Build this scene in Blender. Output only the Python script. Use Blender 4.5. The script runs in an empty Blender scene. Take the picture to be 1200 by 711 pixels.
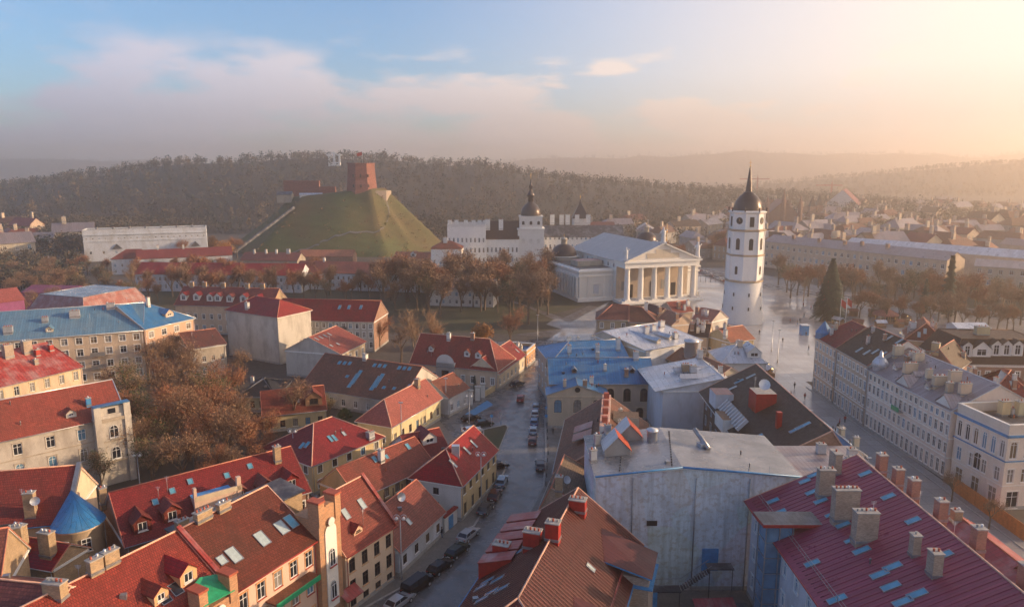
import bpy, bmesh, math, random
import numpy as np
from mathutils import Vector, Matrix
random.seed(7)
R = math.radians
SC = bpy.context.scene
COL = SC.collection
PITCH = R(10.53); FPX = 850.0; CAMH = 57.0

# ---------------- camera ----------------
cam_d = bpy.data.cameras.new('camera'); cam = bpy.data.objects.new('camera', cam_d); COL.objects.link(cam)
cam.location = (0, 0, CAMH); cam.rotation_euler = (R(90) - PITCH, 0, 0)
cam_d.sensor_width = 36; cam_d.lens = FPX / 1200 * 36; cam_d.clip_start = 1; cam_d.clip_end = 30000
SC.camera = cam

# ---------------- light and exposure ----------------
SUN_AZ, SUN_EL = R(84), R(14)
w = bpy.data.worlds.new('World'); SC.world = w; w.use_nodes = True
def build_world():
    nt = w.node_tree; n = nt.nodes; l = nt.links; n.clear()
    out = n.new('ShaderNodeOutputWorld'); bg = n.new('ShaderNodeBackground')
    sky = n.new('ShaderNodeTexSky'); sky.sky_type = 'NISHITA'; sky.sun_disc = False
    sky.sun_elevation = SUN_EL; sky.sun_rotation = SUN_AZ; sky.dust_density = .8; sky.air_density = 1.0; sky.ozone_density = 4.5
    tc = n.new('ShaderNodeTexCoord'); sep = n.new('ShaderNodeSeparateXYZ'); l.new(tc.outputs['Generated'], sep.inputs[0])
    def math_(op, a, b=None, clamp=False):
        m = n.new('ShaderNodeMath'); m.operation = op; m.use_clamp = clamp
        for i, v in enumerate((a, b)):
            if v is None: continue
            if hasattr(v, 'links'): l.new(v, m.inputs[i])
            else: m.inputs[i].default_value = v
        return m.outputs[0]
    # cloud field: stretched noise on the direction
    mp = n.new('ShaderNodeMapping'); l.new(tc.outputs['Generated'], mp.inputs['Vector']); mp.inputs['Scale'].default_value = (2.6, 2.6, 8.5); mp.inputs['Location'].default_value = (0.35, 0.1, 0.2)
    nz = n.new('ShaderNodeTexNoise'); l.new(mp.outputs[0], nz.inputs['Vector']); nz.inputs['Scale'].default_value = 2.2; nz.inputs['Detail'].default_value = 7; nz.inputs['Roughness'].default_value = 0.55
    # a low bank: full between 1 and 9 degrees of elevation
    z = sep.outputs['Z']
    def ramp(pts, fac, col=False):
        r = n.new('ShaderNodeValToRGB'); l.new(fac, r.inputs[0]); e = r.color_ramp.elements
        while len(e) < len(pts): e.new(0.5)
        for k, (p, c) in enumerate(pts):
            e[k].position = p; e[k].color = (c if col else (c, c, c)) + (1,) if col else (c, c, c, 1)
        return r.outputs[0]
    bank = ramp([(0.0, .3), (0.03, .75), (0.08, .72), (0.125, .15), (0.18, -.3), (0.5, -.5)], z)
    up = ramp([(0.45, 0.0), (0.62, 0.55)], nz.outputs['Fac'])
    nm = math_('SUBTRACT', nz.outputs['Fac'], 0.5); nm = math_('MULTIPLY', nm, 6.0)
    nm = math_('MULTIPLY', nm, ramp([(0.0, .5), (0.07, .9), (0.12, 1.0), (0.17, .5), (0.3, .3)], z))
    cov = math_('ADD', bank, nm); cov = math_('MULTIPLY', cov, ramp([(0.0, 1), (0.13, 1), (0.21, .0)], z))
    sd_ = math_('MULTIPLY_ADD', sep.outputs['X'], 1.25); sd_.node.inputs[2].default_value = .22; sd_.node.use_clamp = True; veil = math_('MULTIPLY', math_('POWER', sd_, 1.3), ramp([(0.0, 1), (0.12, .95), (0.4, .85), (0.8, .2)], z)); cov = math_('MAXIMUM', cov, veil)
    cov = math_('MULTIPLY', cov, 1.35, True)
    puffs = math_('MULTIPLY', ramp([(0.58, 0.0), (0.66, 0.7)], nz.outputs['Fac']), ramp([(0.05, 0), (0.12, 1), (0.35, 1)], z))
    cov = math_('MAXIMUM', cov, puffs)
    # cloud light: dim violet grey away from the sun, peach towards it; brighter at the tops
    side = math_('MULTIPLY_ADD', sep.outputs['X'], 0.9); side.node.inputs[2].default_value = 0.5; side.node.use_clamp = True
    cc = ramp([(0.0, (0.66, 0.68, 0.86)), (0.4, (0.88, 0.80, 0.82)), (0.72, (1.08, 0.92, 0.82)), (1.0, (1.06, .98, .90))], side, True)
    tops = ramp([(0.0, 1.2), (0.035, 0.92), (0.06, .88), (0.12, 1.1)], z)
    cm = n.new('ShaderNodeMix'); cm.data_type = 'RGBA'; cm.blend_type = 'MULTIPLY'; cm.inputs[0].default_value = 1
    l.new(cc, cm.inputs[6]); l.new(tops, cm.inputs[7])
    sc = n.new('ShaderNodeMix'); sc.data_type = 'RGBA'; sc.blend_type = 'MIX'
    l.new(cov, sc.inputs[0]); 
    # sky at its own strength, clouds on the same scale
    STR = 0.15
    cs = n.new('ShaderNodeVectorMath'); cs.operation = 'SCALE'; l.new(cm.outputs[2], cs.inputs[0]); cs.inputs['Scale'].default_value = CLOUD / STR
    l.new(sky.outputs[0], sc.inputs[6]); l.new(cs.outputs[0], sc.inputs[7])
    l.new(sc.outputs[2], bg.inputs['Color']); bg.inputs['Strength'].default_value = STR
    l.new(bg.outputs[0], out.inputs['Surface'])
CLOUD = 0.62
build_world()
sd = bpy.data.lights.new('sun', 'SUN'); sd.energy = 5.0; sd.angle = R(0.6); sd.color = (1.0, 0.69, 0.41)
sun = bpy.data.objects.new('sun', sd); COL.objects.link(sun)
sdir = Vector((math.sin(SUN_AZ) * math.cos(SUN_EL), math.cos(SUN_AZ) * math.cos(SUN_EL), math.sin(SUN_EL)))
sun.rotation_euler = sdir.to_track_quat('Z', 'Y').to_euler(); sun.location = (300, 100, 300)
SC.view_settings.view_transform = 'Standard'; SC.view_settings.look = 'None'
SC.view_settings.exposure = 0.68; SC.view_settings.gamma = 1; SC.view_settings.use_curve_mapping = False
SC.cycles.volume_bounces = 1 if hasattr(SC, 'cycles') else 0
SC.cycles.max_bounces = 6; SC.cycles.diffuse_bounces = 3; SC.cycles.glossy_bounces = 3; SC.cycles.transparent_max_bounces = 6
SC.cycles.use_denoising = True

# ---------------- pixel -> place ----------------
def ray(px, py):
    cx = (px - 600) / FPX; cy = (355.5 - py) / FPX
    return Vector((cx, math.cos(PITCH) + cy * math.sin(PITCH), -math.sin(PITCH) + cy * math.cos(PITCH)))
def at(px, py, z=0.0):
    d = ray(px, py); t = (CAMH - z) / -d.z; return Vector((t * d.x, t * d.y, z))
def atY(px, py, Y):
    d = ray(px, py); t = Y / d.y; return Vector((t * d.x, Y, CAMH + t * d.z))
def xy(p): return Vector((p[0], p[1]))

# ---------------- materials ----------------
MATS = {}
def new_mat(name):
    m = bpy.data.materials.new(name); m.use_nodes = True
    return m, m.node_tree.nodes, m.node_tree.links, m.node_tree.nodes['Principled BSDF']
def mixc(n, l, fac, a, b, mode='MIX'):
    m = n.new('ShaderNodeMix'); m.data_type = 'RGBA'; m.blend_type = mode
    for s, v in ((0, fac), (6, a), (7, b)):
        if hasattr(v, 'links'): l.new(v, m.inputs[s])
        elif s == 0: m.inputs[0].default_value = v
        else: m.inputs[s].default_value = tuple(v) + (1,)
    return m.outputs[2]
def noise(n, l, vec, scale, detail=4, rough=.55):
    t = n.new('ShaderNodeTexNoise'); t.inputs['Scale'].default_value = scale; t.inputs['Detail'].default_value = detail; t.inputs['Roughness'].default_value = rough
    l.new(vec, t.inputs['Vector']); return t.outputs['Fac']
def ramp2(n, l, fac, p0, p1, v0=0., v1=1.):
    r = n.new('ShaderNodeMapRange'); l.new(fac, r.inputs[0]); r.inputs[1].default_value = p0; r.inputs[2].default_value = p1; r.inputs[3].default_value = v0; r.inputs[4].default_value = v1
    return r.outputs[0]
def dk(c, k): return tuple(x * k for x in c)
def vary(n, l, c, a=.80, b=1.18):
    oi = n.new('ShaderNodeObjectInfo'); h = n.new('ShaderNodeHueSaturation'); l.new(c, h.inputs['Color']); l.new(ramp2(n, l, oi.outputs['Random'], 0, 1, a, b), h.inputs['Value'])
    m = n.new('ShaderNodeMath'); m.operation = 'MULTIPLY'; l.new(oi.outputs['Random'], m.inputs[0]); m.inputs[1].default_value = 7.31; f = n.new('ShaderNodeMath'); f.operation = 'FRACT'; l.new(m.outputs[0], f.inputs[0])
    l.new(ramp2(n, l, f.outputs[0], 0, 1, .488, .515), h.inputs['Hue']); l.new(ramp2(n, l, f.outputs[0], 0, 1, 1.08, .85), h.inputs['Saturation']); return h.outputs[0]
def uvc(n): t = n.new('ShaderNodeTexCoord'); return t
def bump(n, l, h, strength, dist, bs):
    b = n.new('ShaderNodeBump'); b.inputs['Strength'].default_value = strength; b.inputs['Distance'].default_value = dist; l.new(h, b.inputs['Height']); l.new(b.outputs[0], bs.inputs['Normal'])
def tile(name, col, rough=.6, bw=.34, rh=.36, old=.25, moss=(0.05, 0.045, 0.03)):
    m, n, l, bs = new_mat(name); tc = uvc(n)
    br = n.new('ShaderNodeTexBrick'); l.new(tc.outputs['UV'], br.inputs['Vector'])
    br.inputs['Scale'].default_value = 1; br.inputs['Brick Width'].default_value = bw; br.inputs['Row Height'].default_value = rh
    br.inputs['Mortar Size'].default_value = .035; br.inputs['Mortar Smooth'].default_value = .4
    br.inputs['Color1'].default_value = (*dk(col, 1.22), 1); br.inputs['Color2'].default_value = (*dk(col, .78), 1); br.inputs['Mortar'].default_value = (*dk(col, .38), 1)
    big = noise(n, l, tc.outputs['Object'], .22, 5, .6); sm = noise(n, l, tc.outputs['Object'], 1.6, 4, .6)
    c = mixc(n, l, ramp2(n, l, big, .42, .72, 0, old * 1.6), br.outputs['Color'], moss)
    mp = n.new('ShaderNodeMapping'); l.new(tc.outputs['UV'], mp.inputs['Vector']); mp.inputs['Scale'].default_value = (1.5, .16, 1); st = noise(n, l, mp.outputs[0], 1., 5, .7); pt = noise(n, l, tc.outputs['UV'], 2.6, 2, .5)
    c = mixc(n, l, ramp2(n, l, st, .5, .7, 0, .5), c, dk(col, .42)); c = mixc(n, l, ramp2(n, l, pt, .6, .66, 0, .3), c, dk(col, 1.75)); c = mixc(n, l, ramp2(n, l, sm, .35, .75, 0, .5), c, dk(col, .62)); bs.inputs['Specular IOR Level'].default_value = .3
    l.new(vary(n, l, c), bs.inputs['Base Color']); l.new(ramp2(n, l, sm, .3, .7, rough - .12, rough + .12), bs.inputs['Roughness'])
    h = n.new('ShaderNodeMath'); h.operation = 'SUBTRACT'; h.inputs[0].default_value = 1; l.new(br.outputs['Fac'], h.inputs[1])
    bump(n, l, h.outputs[0], .7, .06, bs); MATS[name] = m; return m
def seam(name, col, rough=.38, pitch=.62, metal=.0, wear=(.5, .5, .5), wearf=.25, rh=5.5):
    m, n, l, bs = new_mat(name); tc = uvc(n)
    br = n.new('ShaderNodeTexBrick'); l.new(tc.outputs['UV'], br.inputs['Vector'])
    br.inputs['Scale'].default_value = 1; br.inputs['Brick Width'].default_value = pitch; br.inputs['Row Height'].default_value = rh; br.offset = 0
    br.inputs['Mortar Size'].default_value = .03; br.inputs['Mortar Smooth'].default_value = .2
    br.inputs['Color1'].default_value = (*dk(col, 1.12), 1); br.inputs['Color2'].default_value = (*dk(col, .86), 1); br.inputs['Mortar'].default_value = (*dk(col, .45), 1)
    big = noise(n, l, tc.outputs['Object'], .35, 6, .65); sm = noise(n, l, tc.outputs['Object'], 2.2, 4, .6)
    c = mixc(n, l, ramp2(n, l, big, .45, .75, 0, wearf * 2), br.outputs['Color'], wear)
    c = mixc(n, l, ramp2(n, l, sm, .35, .8, 0, .2), c, dk(col, .6))
    l.new(c, bs.inputs['Base Color']); l.new(ramp2(n, l, big, .3, .7, rough - .1, rough + .14), bs.inputs['Roughness']); bs.inputs['Metallic'].default_value = metal
    bump(n, l, br.outputs['Fac'], .8, .05, bs); MATS[name] = m; return m
def plaster(name, col, rough=.85, dirt=.35, dcol=None, sc=.5):
    m, n, l, bs = new_mat(name); tc = uvc(n)
    mp = n.new('ShaderNodeMapping'); l.new(tc.outputs['Object'], mp.inputs['Vector']); mp.inputs['Scale'].default_value = (1, 1, .45)
    a = noise(n, l, mp.outputs[0], sc, 6, .65); b = noise(n, l, tc.outputs['Object'], 3.5, 4, .6)
    c = mixc(n, l, ramp2(n, l, a, .45, .75, 0, dirt * 1.8), col, dcol or dk(col, .5)); c = mixc(n, l, ramp2(n, l, b, .35, .7, 0, .22), c, dk(col, .72))
    l.new(vary(n, l, c, .88, 1.1), bs.inputs['Base Color']); bs.inputs['Roughness'].default_value = rough; bump(n, l, b, .25, .03, bs); MATS[name] = m; return m
def brickm(name, col, mortar=(.35, .32, .28), bw=.26, rh=.085, dirt=.3):
    m, n, l, bs = new_mat(name); tc = uvc(n)
    br = n.new('ShaderNodeTexBrick'); l.new(tc.outputs['UV'], br.inputs['Vector']); br.inputs['Scale'].default_value = 1
    br.inputs['Brick Width'].default_value = bw; br.inputs['Row Height'].default_value = rh; br.inputs['Mortar Size'].default_value = .012
    br.inputs['Color1'].default_value = (*dk(col, 1.25), 1); br.inputs['Color2'].default_value = (*dk(col, .7), 1); br.inputs['Mortar'].default_value = (*mortar, 1)
    a = noise(n, l, tc.outputs['Object'], .8, 6, .65)
    c = mixc(n, l, ramp2(n, l, a, .42, .75, 0, dirt * 1.7), br.outputs['Color'], dk(col, .45))
    l.new(c, bs.inputs['Base Color']); bs.inputs['Roughness'].default_value = .9; bump(n, l, br.outputs['Fac'], -.4, .02, bs); MATS[name] = m; return m
def plain(name, col, rough=.6, metal=0., var=.25, sc=2.0, spec=.5):
    m, n, l, bs = new_mat(name); tc = uvc(n)
    a = noise(n, l, tc.outputs['Object'], sc, 4, .6)
    l.new(mixc(n, l, ramp2(n, l, a, .3, .75), dk(col, 1 + var), dk(col, 1 - var)), bs.inputs['Base Color'])
    bs.inputs['Roughness'].default_value = rough; bs.inputs['Metallic'].default_value = metal; bs.inputs['Specular IOR Level'].default_value = spec; MATS[name] = m; return m
def streaked(name, col, dark):
    m, n, l, bs = new_mat(name); tc = uvc(n); mp = n.new('ShaderNodeMapping'); l.new(tc.outputs['UV'], mp.inputs['Vector']); mp.inputs['Scale'].default_value = (1.1, .07, 1)
    s1 = noise(n, l, mp.outputs[0], 1.0, 6, .7); a = noise(n, l, tc.outputs['UV'], .22, 6, .7); b = noise(n, l, tc.outputs['UV'], 1.4, 5, .65); v = n.new('ShaderNodeTexVoronoi'); l.new(tc.outputs['UV'], v.inputs['Vector']); v.inputs['Scale'].default_value = .17
    c = mixc(n, l, ramp2(n, l, s1, .47, .66, 0, .75), col, dark); c = mixc(n, l, ramp2(n, l, a, .47, .56, 0, .5), c, dk(col, .68)); c = mixc(n, l, ramp2(n, l, b, .5, .62, 0, .55), c, (.36, .30, .25)); c = mixc(n, l, .16, c, v.outputs['Color'], 'SOFT_LIGHT')
    l.new(c, bs.inputs['Base Color']); bs.inputs['Roughness'].default_value = .85; bump(n, l, b, .4, .04, bs); MATS[name] = m
def wet(name, c1, c2, sc, r0, r1, bsz=.02, slabs=None):
    m, n, l, bs = new_mat(name); tc = uvc(n)
    a = noise(n, l, tc.outputs['Object'], sc, 6, .6); b = noise(n, l, tc.outputs['Object'], 3., 4, .6); e = noise(n, l, tc.outputs['Object'], sc * 3.3, 5, .6)
    c = mixc(n, l, ramp2(n, l, a, .38, .66), c1, c2); c = mixc(n, l, ramp2(n, l, b, .3, .75, 0, .4), c, dk(c1, .6))
    if slabs:
        br = n.new('ShaderNodeTexBrick'); l.new(tc.outputs['Object'], br.inputs['Vector']); br.inputs['Scale'].default_value = 1; br.inputs['Brick Width'].default_value = slabs; br.inputs['Row Height'].default_value = slabs; br.offset = 0
        br.inputs['Mortar Size'].default_value = slabs * .03; br.inputs['Color1'].default_value = (1, 1, 1, 1); br.inputs['Color2'].default_value = (.82, .82, .82, 1); br.inputs['Mortar'].default_value = (.75, .75, .75, 1)
        c = mixc(n, l, 1., c, br.outputs['Color'], 'MULTIPLY')
    l.new(c, bs.inputs['Base Color']); l.new(ramp2(n, l, e, .38, .62, r0, r1), bs.inputs['Roughness']); bump(n, l, b, .15, bsz, bs); MATS[name] = m; return m

tile('tile_red', (.29, .040, .028), .55, bw=.28, old=.35); tile('tile_bright', (.32, .032, .02), .42, bw=.24, old=.2); tile('tile_brown', (.20, .062, .036), .6, old=.4)
tile('tile_maroon', (.22, .04, .032), .48, old=.15); tile('tile_orange', (.40, .11, .055), .6); tile('tile_old', (.20, .13, .09), .7, old=.4, moss=(.10, .09, .06))
tile('tile_dark', (.075, .040, .028), .6, old=.3); tile('tile_pink', (.42, .12, .09), .55, old=.15); tile('tile_black', (.03, .03, .035), .6)
seam('metal_red', (.32, .045, .035), .42); seam('metal_purple', (.28, .045, .085), .34, .8, .15, (.34, .09, .13), .1, 60); seam('metal_brown', (.10, .022, .017), .42, .55, wear=(.12, .04, .03), wearf=.1)
seam('metal_blue', (.045, .19, .40), .34, .6, .15, (.16, .24, .30), .3); seam('metal_blue_pale', (.13, .26, .37), .38, .6, .15, (.26, .33, .36), .3); seam('metal_blue_bright', (.04, .24, .50), .4, .6, .1, (.25, .36, .45), .2)
seam('zinc', (.52, .54, .58), .32, 1.3, .35, (.38, .38, .40), .12); seam('zinc_old', (.30, .26, .27), .34, .6, .4, (.30, .2, .18), .3); seam('roof_pale', (.44, .43, .42), .42, .7, .15, (.5, .5, .5), .2); seam('metal_dark', (.06, .06, .07), .4, .6, .2)
seam('metal_crimson', (.30, .03, .04), .4, .55); seam('copper_red', (.30, .10, .08), .4, .8)
plaster('cream', (.62, .50, .36)); plaster('white_wall', (.66, .65, .62), dirt=.22); plaster('pink_wall', (.66, .46, .36), dirt=.15); plaster('orange_wall', (.62, .38, .20), dirt=.2)
plaster('blue_white', (.56, .60, .66), dirt=.5, dcol=(.34, .34, .33), sc=.3); plaster('old_white', (.55, .52, .47), dirt=.55, dcol=(.28, .25, .22), sc=.35); plaster('stone', (.42, .37, .30), dirt=.5)
plaster('yellow_wall', (.60, .49, .28)); plaster('grey_wall', (.32, .30, .28), dirt=.4); plaster('tan_wall', (.42, .31, .20)); plaster('beige_wall', (.55, .44, .33), dirt=.3)
plaster('cathedral', (.80, .77, .71), dirt=.1); plaster('ivory', (.68, .59, .50), dirt=.2); plaster('tower_white', (.75, .74, .72), dirt=.12); plaster('brownwood', (.16, .10, .07), dirt=.3); plaster('purple_wall', (.30, .10, .20)); plaster('peach_wall', (.66, .46, .32), dirt=.15)
brickm('brick', (.30, .13, .075)); brickm('brick_yellow', (.40, .26, .13)); brickm('brick_orange', (.50, .22, .08), dirt=.15); brickm('brick_pale', (.40, .30, .23)); brickm('brick_castle', (.26, .095, .07), bw=.9, rh=.4)
streaked('old_render', (.58, .62, .68), (.30, .31, .33)); plain('white', (.75, .75, .73), .5, var=.06); plain('frame_white', (.72, .73, .74), .4, var=.04); plain('frame_brown', (.07, .045, .03), .5); plain('frame_grey', (.2, .2, .21), .5)
plain('glass', (.018, .022, .03), .07, var=.5, sc=.6); plain('glass_curtain', (.22, .21, .20), .12, var=.4, sc=1.5); plain('glass_warm', (.16, .12, .08), .1, var=.4, sc=1.5); plain('glass_blue', (.10, .22, .34), .08, var=.3, sc=.6)
plain('skyglass', (.10, .30, .42), .12, var=.25, sc=.5); plain('skyglass_pale', (.38, .46, .47), .12, var=.15)
plain('metal_grey', (.30, .31, .33), .35, .6); plain('metal_light', (.55, .57, .6), .3, .5, var=.1); plain('black', (.015, .015, .017), .45); plain('rubber', (.02, .02, .02), .8); plain('red_paint', (.33, .022, .016), .45)
plain('red_pot', (.38, .09, .05), .7); plain('gutter_blue', (.05, .22, .45), .45); plain('gutter_red', (.34, .035, .03), .4); plain('concrete', (.33, .32, .30), .85); plain('tarp_blue', (.08, .30, .60), .4); plain('tarp_green', (.02, .30, .14), .5)
plain('ridge', (.46, .17, .11), .6); plain('ridge_pale', (.62, .36, .26), .6); plain('copper_dark', (.055, .04, .038), .35, .4); plain('gold', (.8, .5, .15), .3, .9); plain('orange_wood', (.50, .17, .05), .6); plain('wood', (.20, .11, .06), .7)
plain('bark', (.12, .085, .06), .9); plain('bark_pale', (.30, .22, .15), .85); plain('twig', (.22, .13, .08), .9, var=.3, sc=.5); plain('twig_pale', (.30, .19, .11), .9, var=.25, sc=.5); plain('twig_red', (.28, .115, .06), .9, var=.3, sc=.4); plain('leaf_rust', (.28, .135, .06), .8, var=.4, sc=.3); plain('leaf_gold', (.42, .19, .045), .8, var=.3, sc=.3); plain('leaf_brown', (.25, .155, .09), .85, var=.4, sc=.3)
plain('needle', (.022, .042, .028), .8, var=.4, sc=.4); plain('hedge', (.045, .07, .02), .8, var=.4, sc=.8); plain('forest_a', (.06, .05, .033), .9, var=.5, sc=.02); plain('forest_b', (.13, .09, .05), .9, var=.4, sc=.02); plain('forest_c', (.03, .04, .028), .9, var=.3, sc=.02)
def ground_mat(name, a, b, c, s1=.03, s2=.6):
    m, n, l, bs = new_mat(name); tc = uvc(n)
    f1 = noise(n, l, tc.outputs['Object'], s1, 6, .6); f2 = noise(n, l, tc.outputs['Object'], s2, 5, .65)
    x = mixc(n, l, ramp2(n, l, f1, .4, .62), a, b); x = mixc(n, l, ramp2(n, l, f2, .45, .7, 0, .8), x, c)
    l.new(x, bs.inputs['Base Color']); bs.inputs['Roughness'].default_value = .9; bump(n, l, f2, .5, .15, bs); MATS[name] = m
ground_mat('earth', (.075, .065, .055), (.05, .042, .032), (.11, .095, .08)); ground_mat('grass', (.055, .06, .024), (.075, .058, .032), (.05, .042, .024)); ground_mat('hillgrass', (.095, .11, .035), (.13, .09, .036), (.08, .075, .028), .03, .25); ground_mat('forestfloor', (.05, .04, .03), (.035, .035, .022), (.08, .06, .04), .01, .08)
wet('asphalt', (.10, .103, .11), (.17, .17, .175), .12, .12, .42); wet('paving', (.17, .155, .14), (.22, .205, .19), .1, .35, .75, slabs=.6); wet('plaza', (.36, .345, .33), (.50, .48, .46), .03, .05, .26, slabs=3.0); wet('flatroof', (.13, .135, .145), (.38, .38, .39), .12, .08, .34); wet('cobble', (.12, .10, .085), (.16, .14, .12), .15, .3, .65, slabs=.35)
plain('kerb', (.32, .30, .28), .8); plain('paint_line', (.55, .55, .53), .6); plain('sky_reflect_blue', (.05, .22, .42), .45); plain('skin', (.45, .28, .2), .6); 
plain('tail_red', (.35, .01, .01), .3)
for k, c in dict(car_black=(.012, .012, .014), car_silver=(.42, .43, .45), car_blue=(.04, .12, .25), car_red=(.28, .02, .02), car_white=(.7, .7, .7), car_green=(.02, .035, .03), car_brown=(.10, .03, .03), car_grey=(.09, .095, .105), car_steel=(.2, .28, .36)).items(): plain(k, c, .18, .3, .03)
def emis(name, col, s):
    m, n, l, bs = new_mat(name); bs.inputs['Base Color'].default_value = (*col, 1); bs.inputs['Emission Color'].default_value = (*col, 1); bs.inputs['Emission Strength'].default_value = s; MATS[name] = m
emis('lamp_red', (.8, .02, .02), 1.0); emis('lamp_warm', (1, .75, .4), 2.0); emis('market_light', (1, .7, .25), 3.0)

# ---------------- mesh builder ----------------
class MB:
    def __init__(s): s.v = []; s.f = []; s.uv = []; s.m = []; s.mats = []; s.smooth = []
    def mi(s, mat):
        if mat not in s.mats: s.mats.append(mat)
        return s.mats.index(mat)
    def face(s, pts, mat, uv=None, smooth=False):
        pts = [Vector(p) for p in pts]; b = len(s.v); s.v += pts; s.f.append(list(range(b, b + len(pts))))
        if uv is None:
            a = pts[1] - pts[0]; nn = Vector((0, 0, 0))
            for i in range(1, len(pts) - 1): nn += (pts[i] - pts[0]).cross(pts[i + 1] - pts[0])
            if nn.length < 1e-9: nn = Vector((0, 0, 1))
            nn.normalize()
            if abs(nn.z) > .98: ax = Vector((1, 0, 0)); ay = Vector((0, 1, 0))
            else:
                ax = Vector((0, 0, 1)).cross(nn).normalized(); ay = nn.cross(ax)
            uv = [(p.dot(ax), p.dot(ay)) for p in pts]
        s.uv.append(uv); s.m.append(s.mi(mat)); s.smooth.append(smooth)
    def slab(s, pts, th, mat, under=None):
        pts = [Vector(p) for p in pts]; low = [p - Vector((0, 0, th)) for p in pts]
        s.face(pts, mat); s.face(low[::-1], under or mat)
        for i in range(len(pts)):
            j = (i + 1) % len(pts); s.face([pts[i], low[i], low[j], pts[j]], under or mat)
    def prism(s, poly, z0, z1, mat, top=None, bottom=False):
        n = len(poly); P = [xy(p) for p in poly]
        ar = sum(P[i].x * P[(i + 1) % n].y - P[(i + 1) % n].x * P[i].y for i in range(n))
        if ar < 0: P = P[::-1]
        for i in range(n):
            a, b = P[i], P[(i + 1) % n]; s.face([(a.x, a.y, z0), (b.x, b.y, z0), (b.x, b.y, z1), (a.x, a.y, z1)], mat)
        s.face([(p.x, p.y, z1) for p in P], top or mat)
        if bottom: s.face([(p.x, p.y, z0) for p in P[::-1]], mat)
    def obox(s, fr, u0, u1, v0, v1, z0, z1, mat, top=None):
        c = [fr(u0, v0, 0), fr(u1, v0, 0), fr(u1, v1, 0), fr(u0, v1, 0)]; s.prism(c, z0, z1, mat, top, True)
    def box(s, cx, cy, z0, sx, sy, sz, mat, rot=0., top=None):
        ca, sa = math.cos(rot), math.sin(rot)
        s.prism([(cx + x * ca - y * sa, cy + x * sa + y * ca) for x, y in ((-sx / 2, -sy / 2), (sx / 2, -sy / 2), (sx / 2, sy / 2), (-sx / 2, sy / 2))], z0, z0 + sz, mat, top, True)
    def lathe(s, cx, cy, prof, n, mat, smooth=True, rot=0., caps=True):
        rings = [[Vector((cx + r * math.cos(rot + 2 * math.pi * k / n), cy + r * math.sin(rot + 2 * math.pi * k / n), z)) for k in range(n)] for r, z in prof]
        for i in range(len(prof) - 1):
            for k in range(n):
                j = (k + 1) % n; a, b, c, d = rings[i][k], rings[i][j], rings[i + 1][j], rings[i + 1][k]
                rr = max(prof[i][0], .01); u0 = 2 * math.pi * rr * k / n; u1 = 2 * math.pi * rr * (k + 1) / n
                if prof[i + 1][0] < 1e-4: s.face([a, b, c], mat, [(u0, prof[i][1]), (u1, prof[i][1]), (u1, prof[i + 1][1])], smooth)
                elif prof[i][0] < 1e-4: s.face([a, c, d], mat, [(u0, prof[i][1]), (u1, prof[i + 1][1]), (u0, prof[i + 1][1])], smooth)
                else: s.face([a, b, c, d], mat, [(u0, prof[i][1]), (u1, prof[i][1]), (u1, prof[i + 1][1]), (u0, prof[i + 1][1])], smooth)
        if caps and prof[-1][0] > 1e-3: s.face(rings[-1], mat)
    def tube(s, a, b, r0, r1, mat, n=6, cap=True):
        a = Vector(a); b = Vector(b); d = b - a
        if d.length < 1e-6: return
        d.normalize(); x = d.orthogonal().normalized(); y = d.cross(x)
        A = [a + r0 * (x * math.cos(2 * math.pi * k / n) + y * math.sin(2 * math.pi * k / n)) for k in range(n)]
        B = [b + r1 * (x * math.cos(2 * math.pi * k / n) + y * math.sin(2 * math.pi * k / n)) for k in range(n)]
        for k in range(n):
            j = (k + 1) % n; s.face([A[k], A[j], B[j], B[k]], mat, [(0, 0), (1, 0), (1, 1), (0, 1)], n > 4)
        if cap: s.face(A[::-1], mat, [(0, 0)] * n); s.face(B, mat, [(0, 0)] * n)
    def mesh(s, name, off=(0, 0, 0)):
        me = bpy.data.meshes.new(name); o = Vector(off)
        me.from_pydata([tuple(p - o) for p in s.v], [], s.f)
        for mt in s.mats: me.materials.append(MATS[mt])
        me.polygons.foreach_set('material_index', s.m); me.polygons.foreach_set('use_smooth', s.smooth)
        ul = me.uv_layers.new(name='UVMap'); ul.data.foreach_set('uv', [c for f in s.uv for p in f for c in p])
        if any(s.smooth):
            bm = bmesh.new(); bm.from_mesh(me); bmesh.ops.remove_doubles(bm, verts=bm.verts, dist=1e-4); bm.to_mesh(me); bm.free()
        me.update(); return me
    def build(s, name, parent=None, origin=None):
        if not s.f: return None
        if parent is not None: off = wloc(parent)
        else: off = Vector(origin) if origin is not None else Vector((0, 0, 0))
        o = bpy.data.objects.new(name, s.mesh(name, off)); COL.objects.link(o)
        if parent is not None: o.parent = parent
        else: o.location = off
        return o
def wloc(o):
    l = Vector((0, 0, 0))
    while o is not None: l += o.location; o = o.parent
    return l
LABELS = {}
def tag(o, label=None, cat=None, group=None, kind=None):
    if label: o['label'] = label
    if cat: o['category'] = cat
    if group: o['group'] = group
    if kind: o['kind'] = kind
    return o
def thing(name, label, cat, loc, group=None):
    o = bpy.data.objects.new(name, None); o.empty_display_size = .5; COL.objects.link(o); o.location = loc; return tag(o, label, cat, group)
def struct(name, mb): return tag(mb.build(name), kind='structure')
def put(name, me, parent, loc, rot=0., mtx=None):
    o = bpy.data.objects.new(name, me); COL.objects.link(o); o.parent = parent
    o.location = loc; o.rotation_euler = (0, 0, rot)
    if mtx is not None: o.matrix_basis = mtx
    return o
def copy_tree(o, parent=None):
    c = o.copy(); COL.objects.link(c); c.parent = parent
    for ch in o.children: copy_tree(ch, c)
    return c
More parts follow.
